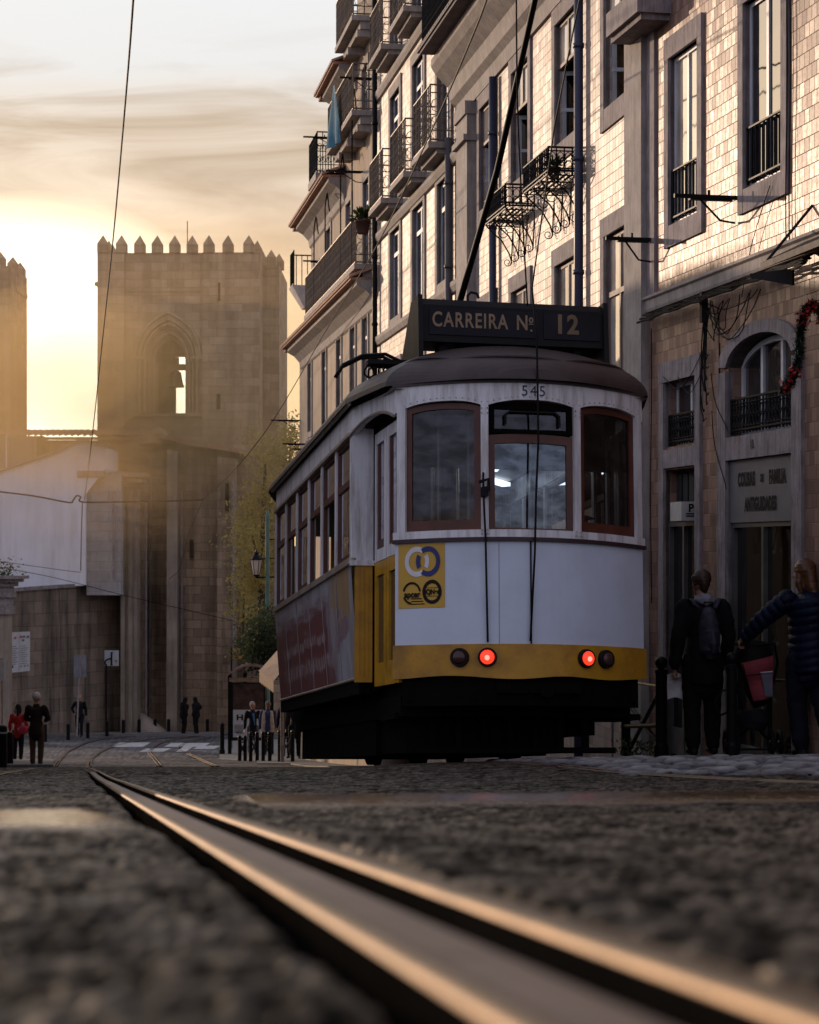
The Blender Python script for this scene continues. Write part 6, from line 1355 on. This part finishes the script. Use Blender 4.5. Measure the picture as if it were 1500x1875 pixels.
b = MB(); b.tube([q_(1345,1235,.0), q_(1352,1196,-.1), q_(1370,1172,-.12), hl+V((-.05,.0,-.01)), hl+V((.02,0,-.01)), hl+V((.14,.02,-.02)), q_(1418,1178,-.1), q_(1424,1215,-.05)], .013, 8)
b.tube([q_(1424,1215,-.05), q_(1405,1300,0), q_(1330,1372,.2)], .014, 8); b.tube([q_(1345,1235,0), q_(1360,1300,.0), q_(1420,1372,.1)], .014, 8); b.tube([q_(1330,1372,.2), q_(1420,1372,.1)], .012, 8); b.build('frame', M_fr, pc)
for px, py, dy, r in ((1326,1360,.25,.125), (1345,1355,.0,.125), (1408,1364,-.1,.12), (1424,1364,.2,.12)):
    c = q_(px, 1384-r*190, dy); b = MB(); b.tube([c+V((.02, r*math.cos(t), r*math.sin(t))) for t in np.linspace(0, 2*PI, 21)[:-1]], .018, 8, closed=True); w_ = b.build('wheel', M_black, pc); b = MB(); b.sphere(c+V((.02,0,0)), .035, 10, .6)
    for k in range(6): a = k*PI/3; b.tube([c+V((.02,0,0)), c+V((.02, r*math.cos(a), r*math.sin(a)))], .006, 5)
    b.build('hub', M_fr, w_)
s = Fig(); s.m.tube([q_(1375,1335), q_(1378,1318), q_(1378,1300)], [(.14,.13), (.17,.16), (.15,.14)], 16); s.fuse('basket', cl('dark basket cloth', (.014,.013,.016)), pc, .012, 3, .012).location = -O
b = MB(); b.tube([q_(1318,1310,.1), q_(1308,1288,.15), q_(1318,1268,.2), q_(1330,1262,.2)], .010, 6); b.tube([q_(1310,1330,.1), q_(1318,1310,.1), q_(1345,1300,.0)], .012, 6); b.build('footrest_bar', M_fr, pc)

# people lower down the street
STAND = {}
def walk(ph=1.0): return dict(knl=(-.10,.10*ph,.50), anl=(-.10,.10*ph,.09), knr=(.10,.0,.49), anr=(.10,-.22*ph,.12), ell=(-.24,-.12*ph,1.13), wrl=(-.26,-.08*ph,.88), elr=(.25,.02,1.13), wrr=(.27,.14*ph,.89))
person('person in a white knitted hat and dark jacket seen from behind at left', at_px(67, 47.5), math.radians(-3), 1.78, dict(ell=(-.27,.05,1.14), wrl=(-.15,.26,1.08), elr=(.27,.05,1.14), wrr=(.15,.26,1.08), anl=(-.085,-.02,.085), anr=(.09,.0,.085)), dict(ja=cl('dark brown jacket', (.016,.012,.011)), tr=cl('brown cord trousers', (.055,.033,.016)), hair='hat', hc=cl('white wool hat', (.5,.48,.46)), hem=.76, puff=1.15), vox=.02)
person('person in a red jacket with dark hair walking beside the white-hatted one', at_px(33, 57), math.radians(5), 1.66, dict(walk(.6), wrl=(-.24,.02,.95)), dict(ja=cl('red jacket', (.30,.012,.014)), tr=JEANS, hair='long', hc=cl('black hair', (.012,.010,.010)), hem=.84, fem=1, puff=1.05), vox=.02)
b = MB(); c = at_px(43, 56.7, .92); b.sphere(c, .14, 12, 1.15, .6, .9); b.tube([c+V((-.1,0,.1)), c+V((-.02,.02,.42)), c+V((.06,0,.1))], .012, 6); tag(b.build('handbag', cl('pink bag', (.42,.03,.07)), smooth=True), 'pink-red handbag carried beside the red jacket', 'bag')
person('person in a black jacket striding past the wall behind the sign pole', at_px(146, 83, .1), math.radians(175), 1.78, dict(walk(.8), elr=(.34,-.04,1.17), wrr=(.22,.05,1.0)), dict(ja=DARKC, tr=JEANS, hair='none', hc=DARKC, puff=1.1, eyes=1), vox=.024)
person('left one of two dark figures leaning together against the apse', at_px(337, 87, .05), math.radians(-60), 1.68, dict(ch=(0,.05,1.28), hd=(.0,.10,1.56), nk=(0,.05,1.43)), dict(ja=DARKC, tr=cl('black trousers', (.008,.008,.009)), hair='long', hc=DARKC, puff=1.1), vox=.024)
person('right one of two dark figures against the apse, elbow stuck out', at_px(359, 87, .05), math.radians(70), 1.68, dict(elr=(.34,-.10,1.2), wrr=(.20,.05,1.05), hd=(0,.07,1.58)), dict(ja=DARKC, tr=cl('black trousers', (.008,.008,.009)), hair='long', hc=DARKC, puff=1.1), vox=.024)
person('person with grey hair and a blue scarf waiting by the bus shelter', at_px(463, 62, .08), math.radians(195), 1.72, dict(walk(.3), face=(-.8,1,0)), dict(ja=DARKC, tr=cl('grey blue trousers', (.06,.07,.10)), hc=cl('grey hair', (.30,.29,.29)), eyes=1, hem=.72), vox=.02)
b = MB(); c = at_px(465, 61.82, 1.28); b.tube([c+V((-.02,0,.14)), c+V((.0,-.02,0)), c+V((.03,-.01,-.22))], [(.05,.03), (.06,.03), (.05,.02)], 8); tag(b.build('scarf', cl('blue scarf', (.05,.13,.26)), smooth=True), 'blue scarf worn by the grey-haired person at the shelter', 'scarf')
person('person in a cream waistcoat over a blue shirt by the bus shelter', at_px(491, 61, .08), math.radians(178), 1.72, dict(walk(.3)), dict(ja=cl('dark blue shirt', (.02,.028,.10)), tr=cl('dark navy trousers', (.010,.011,.016)), skin=SKIN_D, hc=cl('grizzled hair', (.14,.13,.13)), eyes=1, hem=.84), vox=.02)
gl_ = [o for o in COL.objects if o.name.startswith('person') and o.get('label', '').startswith('person in a cream')][0]
v_ = Fig()
for s in (-1, 1): v_.m.tube([V((s*.13,.075,.78)), V((s*.135,.09,1.0)), V((s*.12,.10,1.3)), V((s*.10,.05,1.45))], [(.055,.07), (.06,.075), (.06,.07), (.05,.05)], 10)
v_.m.tube([V((0,-.06,.8)), V((0,-.07,1.2)), V((0,-.06,1.44))], [(.18,.10), (.19,.10), (.12,.06)], 14); v_.fuse('waistcoat', cl('cream waistcoat', (.40,.34,.27)), gl_, .018, 2)
for px, Y, H, lab, rz in ((524, 58, 1.78, 'person in a dark coat half hidden behind the striped post', 160), (540, 57, 1.76, 'person in a grey-black coat under the front corner of the tram', 200), (556, 60, 1.7, 'person in black trousers mostly hidden by the tram underframe', 185)):
    person(lab, at_px(px, Y, .08), math.radians(rz), H, walk(.2), dict(ja=cl('charcoal coat', (.020,.018,.022)), tr=cl('black trousers', (.008,.008,.009)), hc=DARKC, eyes=1), vox=.026)
# ------------------------------------------------------------------ street furniture
M_boll = mat('black bollard paint', (.010,.010,.011), .4, .2, bmp=.1)
def bollard(loc, label, h=.9, r=.055, ball=False, group=None, collar=None):
    e = empty('bollard', loc, label, 'bollard', group); x, y, z = loc; b = MB()
    if ball: b.lathe(loc, [(r*1.25,-.1),(r*1.25,.12),(r,.15),(r,h-.14),(r*1.12,h-.13),(r*1.12,h-.10),(r*.7,h-.09)], 16); b.build('post', M_boll, e); b = MB(); b.sphere((x,y,z+h-.03), r*1.12, 14); b.build('ball_cap', M_boll, e, smooth=True)
    else:
        b.lathe(loc, [(r,-.1),(r,h-.06),(r*.95,h-.03),(r*.55,h)], 14); b.build('post', M_boll, e); b = MB(); b.lathe((x,y,z+h-.16), [(r*1.04,0),(r*1.04,.035)], 14); b.build('band', collar or M_iron, e)
    return e
bollard(V(P(1211, 1388, 19.6)), 'black ball-topped bollard between the tram and the rucksack wearer', .98, .058, True)
bollard(V(P(1340, 1388, 18.3)), 'black ball-topped bollard in front of the pushchair wheels', .96, .05, True)
# handrail with crossed braces beside the tram
hr = empty('barrier', P(1195, 1388, 20.5), 'black barrier with crossed braces between the tram and the nearest bollard', 'barrier')
b = MB(); a = lambda px, py, Y: P(px, py, Y)
b.tube([a(1211,1258,19.7), a(1178,1252,20.6), a(1120,1247,22.4)], .014, 8); b.build('handrail', mat('worn brass rail', (.30,.22,.10), .35, .8), hr)
b = MB(); b.tube([a(1206,1270,19.7), a(1150,1378,21)], .022, 8); b.tube([a(1206,1360,19.7), a(1150,1288,21)], .022, 8); b.tube([a(1205,1328,19.7), a(1140,1330,21.2)], .024, 8); b.build('brace', M_boll, hr)
b = MB(); b.tube([a(1146,1400,21.1), a(1146,1270,21.1)], .05, 10); b.build('post', M_boll, hr); b = MB(); b.box(*[v for pr in zip(a(1120,1395,22), (P(1124,1395,22)+V((0,.05,0)))) for v in pr][:4], P(1120,1395,22).z, P(1120,1300,22).z); b.build('upright', M_trim, hr)
random.seed(21); b = MB(); c = P(1165, 1385, 20.9)
for k in range(130): u = V((random.gauss(0,.12), random.gauss(0,.08), random.random()*.16)); p = c+u; w = V((random.gauss(0,1),random.gauss(0,1),1)).normalized()*.06; s = w.orthogonal().normalized()*.012; b.add([p-s, p+w, p+s], [(0,1,2)])
tag(b.build('grass_tuft', mat('green weeds', (.05,.085,.02), .8)), 'small tuft of green weeds at the wall foot by the barrier', 'weeds')
for px, Y, top, lab, r, col in ((5, 38.5, 1328, 'thick black bollard with a pale top at the far left edge', .09, cl('pale bollard band', (.30,.33,.35))), (19, 48, 1340, 'black bollard just right of the thick pale-topped one', .075, None)):
    z = gz(0, Y)+.02; bollard(((px-CX)/F*Y, Y, z), lab, (HY-top)/F*Y-z, r, False, None, col)
for i, (px, top, Y) in enumerate(((83, 1326, 80), (125, 1330, 82), (161, 1323, 84), (196, 1320, 86), (226, 1321, 87.5), (255, 1323, 89), (284, 1323, 90), (309, 1328, 90.5), (380, 1334, 90.5))):
    z = gz(0, Y)+.06; X = (px-CX)/F*Y; o = bollard((X, Y, z), 'slim black bollard in the row along the foot of the cathedral wall', max(.62, (HY-top)/F*Y-z), .078, False, 'bollards along the cathedral wall')
bollard(((407-CX)/F*66, 66, gz(0,66)+.05), 'tall black bollard at the kerb point left of the bus shelter', .98, .075, True)
# paired posts with crossed braces by the shelter
def cross_barrier(px0, px1, Y, top):
    z = gz(0, Y)+.05; x0, x1 = (px0-CX)/F*Y, (px1-CX)/F*Y; h = (HY-top)/F*Y-z; e = empty('cross_barrier', ((x0+x1)/2, Y, z), 'waist-high black barrier of two posts joined by crossed braces', 'barrier', 'crossed barriers along the kerb by the shelter')
    for x in (x0, x1): b = MB(); b.lathe((x,Y,z), [(.055,-.1),(.055,h-.1),(.065,h-.09),(.045,h-.07)], 12); b.sphere((x,Y,z+h-.03), .058, 10); b.build('post', M_boll, e)
    b = MB(); b.tube([(x0,Y,z+.12),(x1,Y,z+h-.15)], .022, 6); b.tube([(x0,Y,z+h-.15),(x1,Y,z+.12)], .022, 6); b.tube([(x0,Y,z+h-.18),(x1,Y,z+h-.18)], .02, 6); b.build('brace', cl('grey brace', (.05,.05,.055)), e)
for p0, p1, Y, t in ((439, 449, 58, 1348), (459, 471, 57, 1341), (482, 494, 56, 1341), (512, 536, 55, 1338)): cross_barrier(p0, p1, Y, t)
# bus shelter
Ys = 66; sh_ = empty('bus_shelter', P(445, 1365, Ys), 'bus shelter with a curved ribbed roof and a poster panel', 'bus shelter')
b = MB(); k0 = P(417, 1238, Ys); k1 = P(505, 1238, Ys); 
for j in range(9):
    y0, y1 = Ys-.75+j*.2, Ys-.75+(j+1)*.2-.03
    for i in range(14):
        f_ = lambda t: V((k0.x+(k1.x-k0.x)*t, 0, k0.z+.50*math.sin(PI*(t*.80+.08))-.12)); p, q = f_(i/14), f_((i+1)/14); b.hexa([(p.x,y0,p.z),(q.x,y0,q.z),(q.x,y1,q.z),(p.x,y1,p.z),(p.x,y0,p.z+.07),(q.x,y0,q.z+.07),(q.x,y1,q.z+.07),(p.x,y1,p.z+.07)])
b.build('roof', mat('pinkish ribbed roof', (.24,.16,.14), .6), sh_)
for px in (421, 449, 498): b = MB(); p = P(px, 1365, Ys); b.box(p.x-.06, p.x+.06, Ys-.06, Ys+.06, gz(0,Ys), P(px,1232,Ys).z); b.build('post', M_iron, sh_)
b = MB(); p0, p1 = P(420,1248,Ys-.1), P(500,1241,Ys-.1); b.box(p0.x, p1.x, Ys-.12, Ys-.08, p0.z, p1.z); b.build('fascia', cl('cream fascia', (.38,.30,.22)), sh_)
ap = MB(); p0, p1 = P(424,1356,Ys-.2), P(486,1250,Ys-.2); ap.box(p0.x, p1.x, Ys-.22, Ys+.0, p0.z, p1.z); an = ap.build('poster_case', M_iron, sh_)
b = MB(); p0, p1 = P(427,1299,Ys-.23), P(483,1252,Ys-.23); b.box(p0.x, p1.x, Ys-.24, Ys-.225, p0.z, p1.z); b.build('poster_photo', mat('dim brown poster picture', (.045,.025,.018), .4, var=.8, scale=6), an)
b = MB(); p0, p1 = P(427,1350,Ys-.23), P(483,1299.5,Ys-.23); b.box(p0.x, p1.x, Ys-.24, Ys-.225, p0.z, p1.z); b.build('poster_text_area', cl('white poster', (.42,.44,.47), .6, .08), an)
def flat_text(t, size, bold, sx, c, Y, m_, parent, nm='lettering'): vs, fs = text_shape(t, size, bold, sx); b = MB(); b.add([(c[0]+x, Y, c[2]+y) for x, y in vs], fs); return b.build(nm, m_, parent)
flat_text('H', .26, .01, 1.25, P(440.5,1313,Ys), Ys-.25, M_black, an)
for k in range(7): b = MB(); p0, p1 = P(430,1326+k*2.3,Ys), P(448-(k%3),1327+k*2.3,Ys); b.box(p0.x, p1.x, Ys-.25, Ys-.245, p1.z, p0.z); b.build('small_print', cl('grey print', (.16,.16,.17)), an)
flat_text('APT. 69', .07, .004, .9, P(439,1340.5,Ys), Ys-.25, M_black, an)
b = MB(); p0, p1 = P(424,1206,68), P(446,1188,68); b.hexa([(p0.x,68,p0.z),(p1.x,68.1,p0.z-.02),(p1.x,68.14,p0.z-.02),(p0.x,68.04,p0.z),(p0.x,68,p1.z),(p1.x,68.1,p1.z),(p1.x,68.14,p1.z),(p0.x,68.04,p1.z)]); ys_ = b.build('stop_sign_board', cl('yellow sign', (.50,.30,.08), .5, .15)); 
sp3 = empty('bus_stop_sign', P(424, 1370, 68), 'small yellow bus stop flag on a thin pole above the shelter', 'sign'); ys_.parent = sp3; ys_.location = -sp3.location; ys_.name = 'flag'
b = MB(); b.tube([P(424,1370,68), P(424,1185,68)], .03, 6); b.build('pole', M_iron, sp3)
for k in range(3): b = MB(); p0, p1 = P(428+k*5,1200-k*3,67.9), P(432+k*5,1194-k*2,67.9); b.box(p0.x, p1.x, 67.96, 67.99, min(p0.z,p1.z), max(p0.z,p1.z)); b.build('print', cl('grey print', (.16,.16,.17)), sp3)
# kiosk awning
Ya = 50; aw = empty('awning', P(520, 1395, Ya), 'beige slanting shop awning with a scalloped valance beside the tram side', 'awning')
b = MB(); A0, A1, A2, A3 = P(475,1228,Ya-.3), P(501,1247,Ya-1.4), P(540,1200,Ya-.6), P(512,1186,Ya+.8); b.poly([A0, A1, A2, A3]); b.build('canvas', cl('beige canvas', (.50,.37,.26), .8, .12), aw)
b = MB(); n = 9
for i in range(n):
    t0, t1 = i/n, (i+1)/n; p, q = A0+(A1-A0)*t0, A0+(A1-A0)*t1; d_ = .26; b.poly([p, q, q-V((0,0,d_)), (p+q)*.5-V((0,0,d_+.05)), p-V((0,0,d_))])
b.build('valance', cl('beige canvas', (.5,.37,.26)), aw)
b = MB(); b.tube([P(517,1395,Ya), P(517,1262,Ya)], .05, 8)
for k in range(18): b.box(P(513.5,0,Ya).x, P(516.5,0,Ya).x, Ya-.06, Ya-.04, P(0,1270+k*6,Ya).z-.012, P(0,1270+k*6,Ya).z+.012)
b.build('striped_post', M_trim, aw); b = MB(); p0, p1 = P(513,1302,Ya), P(519,1285,Ya); b.box(p0.x, p1.x, Ya-.08, Ya-.05, p0.z, p1.z); b.build('notice', cl('pale notice', (.45,.5,.55)), aw)
b = MB(); b.tube([A2, P(520,1262,Ya)], .025, 6); b.tube([A0, P(517,1240,Ya)], .02, 6); b.build('arm', M_iron, aw)
# lamp post
Yl = 70; lp = empty('street_lamp', P(490, 1370, Yl), 'green lamp post with a bracketed glass lantern left of the tram', 'street lamp')
b = MB(); b.lathe(tuple(P(490,1370,Yl)), [(.13,0),(.12,1.2),(.085,1.3),(.08,4.5),(.085,4.6),(.075,8.3),(.03,8.5)], 14); b.build('post', M_pole, lp, smooth=False)
b = MB(); b.tube([P(490,1057,Yl), P(468,1057,Yl)], .03, 8); b.tube([P(490,1023,Yl), P(480,1023,Yl)], .025, 8); b.tube([P(490,1057,Yl), P(512,1056,Yl)], .03, 8); b.tube([P(490,988,Yl), P(515,987,Yl)], .02, 8); b.tube([P(490,1022,Yl), P(512,1022,Yl)], .02, 8); b.build('bracket', M_iron, lp)
lc = P(469.5, 1052, Yl); b = MB(); b.lathe(tuple(lc), [(.02,-.08),(.10,-.06),(.12,0)], 6); b.lathe(tuple(lc+V((0,0,.52))), [(.24,0),(.25,.04),(.15,.16),(.09,.2),(.10,.26),(.05,.30),(.02,.38)], 6)
for k in range(6): a_ = k*PI/3; b.tube([lc+V((.12*math.cos(a_),.12*math.sin(a_),0)), lc+V((.22*math.cos(a_),.22*math.sin(a_),.52))], .012, 5)
ln_ = b.build('lantern', M_iron, lp); b = MB(); b.lathe(tuple(lc), [(.115,.0),(.215,.52)], 6); b.build('lantern_glass', mat('milky lantern glass', (.55,.46,.38), .3), ln_)
# wall poster, sign backs
M_post = cl('white wall poster', (.55,.56,.58), .6, .06)
Yp_ = 85.3; wp = empty('wall_poster', P(35, 1232, Yp_), 'large white printed notice in two columns fixed to the retaining wall', 'notice')
b = MB(); cn = [P(14.5,1232.5,84.9), P(54.5,1228,86.0), P(55,1156,86.0), P(15,1158,84.9)]; dlt = V((.03,-.12,0)); b.poly([c+dlt for c in cn]); b.build('sheet', M_post, wp)
def pp(u, v, o=.0): a_, b_, c_, d_ = [c+dlt for c in cn]; return (a_*(1-u)+b_*u)*(1-v)+(d_*(1-u)+c_*u)*v+V((.01,-.03-o,0))
def pbar(u0, u1, v0, v1, m_, nm='print'): b = MB(); b.quad(pp(u0,v0), pp(u1,v0), pp(u1,v1), pp(u0,v1)); b.build(nm, m_, wp)
GP, RP_, BP = cl('grey print', (.16,.16,.17)), cl('red print', (.40,.10,.08)), cl('blue print', (.03,.05,.22))
pbar(.495, .505, .02, .98, GP); 
for u, v, m_ in ((.10,.86,GP), (.32,.86,RP_), (.58,.88,RP_), (.72,.88,GP), (.90,.87,GP), (.68,.79,GP)): pbar(u-.05, u+.05, v-.025, v+.025, m_)
for k in range(9):
    pbar(.08, .36+.07*((k*3) % 2), .64-.055*k, .655-.055*k, GP); pbar(.56, .80+.1*((k*2) % 3)*.5, .64-.055*k, .652-.055*k, GP)
pbar(.17, .24, .12, .18, BP)
for u in (.60, .76, .90): pbar(u-.03, u+.03, .12, .16, GP)
Yg_ = 78; sb_ = empty('road_sign', P(145, 1345, Yg_), 'blank grey back of a rectangular road sign on a pole before the wall', 'road sign')
b = MB(); b.tube([P(141,1348,Yg_), P(146,1202,Yg_)], .032, 8); b.build('pole', M_trim, sb_); b = MB(); p0, p1 = P(136,1240,Yg_), P(158.5,1199,Yg_); b.box(p0.x, p1.x, Yg_-.05, Yg_-.04, p0.z, p1.z); pl = b.build('plate', mat('grey sign back', (.19,.20,.23), .45, .4), sb_); b = MB(); b.box(P(146.5,0,Yg_).x, P(148.5,0,Yg_).x, Yg_-.075, Yg_-.052, p0.z+.02, p1.z-.06); b.build('bracket', M_trim, pl)
ws = empty('direction_sign', P(207, 1219, 89), 'white square sign with a dark curving track symbol on the wall', 'sign')
b = MB(); p0, p1 = P(194,1218.5,89), P(220,1190,89); b.box(p0.x, p1.x, 88.6, 88.64, p0.z, p1.z); pl = b.build('plate', cl('pale sign', (.42,.46,.50), .5, .08), ws)
b = MB(); b.tube([P(195,1216,89)+V((0,-.45,0)), P(196,1209,89)+V((0,-.45,0)), P(200,1206,89)+V((0,-.45,0)), P(206,1205,89)+V((0,-.45,0))], .03, 6); b.tube([P(207,1217,89)+V((0,-.45,0)), P(207,1194,89)+V((0,-.45,0))], .035, 6); b.tube([P(205,1194,89)+V((0,-.45,0)), P(210,1194,89)+V((0,-.45,0))], .02, 5); b.tube([P(205,1216,89)+V((0,-.45,0)), P(209,1216,89)+V((0,-.45,0))], .025, 5); b.build('symbol', M_iron, pl)
b = MB(); c = P(215,1209,89)+V((0,-.43,0)); b.lathe((c.x,c.y,c.z-.04), [(.045,0),(.045,.08)], 8); b.build('yellow_dot', cl('orange dot', (.5,.22,.02)), pl); b = MB(); b.tube([P(194.5,1345,88.6), P(194.5,1216,88.6)], .04, 6); b.build('pole', M_iron, ws)
ps = empty('stop_post', P(5, 1370, 56), 'thin post with a narrow pale timetable at the left edge', 'sign')
b = MB(); b.tube([P(4,1372,56), P(3,1205,56)], .03, 6); b.build('pole', M_trim, ps); b = MB(); p0, p1 = P(2.5,1247,56), P(10,1208,56); b.box(p0.x, p1.x, 55.9, 55.94, p0.z, p1.z); b.build('timetable', cl('pale notice', (.45,.5,.55)), ps)
# ------------------------------------------------------------------ overhead wires
def wire(name, pts, r, label, cat='cable', sub=10): b = MB(); b.tube(catmull(pts, sub), r, 5); return tag(b.build(name, M_wire), label, cat)
wire('overhead_wire', [P(247,-40,26), P(232,160,34), P(208,430,48), P(186,640,62), P(170,790,74), P(155,915,84)], .018, 'thin wire dropping from the top edge past the tower to the cable joint')
wire('overhead_wire', [P(905,-40,20), P(868,60,23), P(790,240,29), P(690,450,39), P(600,600,50), P(500,770,66), P(430,860,78), P(372,915,88)], .013, 'long contact wire sagging from above the tram down to the apse')
wire('overhead_wire', [P(945,-40,15), P(948,200,15.2), P(958,420,15.6), P(966,560,15.9)], .007, 'thin cord hanging in front of the tram route sign')
wire('span_cable', [P(-30,897,80), P(60,908,82), P(125,920,83), P(134,916,83.3), P(140,908,83.6), P(148,910,84), P(151,919,84), P(220,919,85), P(320,917,87), P(372,915,88)], .035, 'thick black span cable looping across the white gable')
wire('span_cable', [P(151,919,84), P(149,985,84), P(148,1045,84)], .022, 'vertical feed cable on the edge of the white house')
wire('span_cable', [P(-30,1033,80), P(100,1058,82), P(235,1092,86), P(420,1135,88), P(520,1160,90)], .014, 'faint lower wire crossing the retaining wall towards the lamp')
wire('span_cable', [P(-30,1024,80), P(130,1046,84), P(148,1047,84)], .012, 'faint short wire anchored at the corner of the white house')
wire('span_cable', [P(372,915,88), P(345,980,88.5), P(330,1040,89), P(310,1060,89.5)], .012, 'slack wire end hanging on the apse wall')
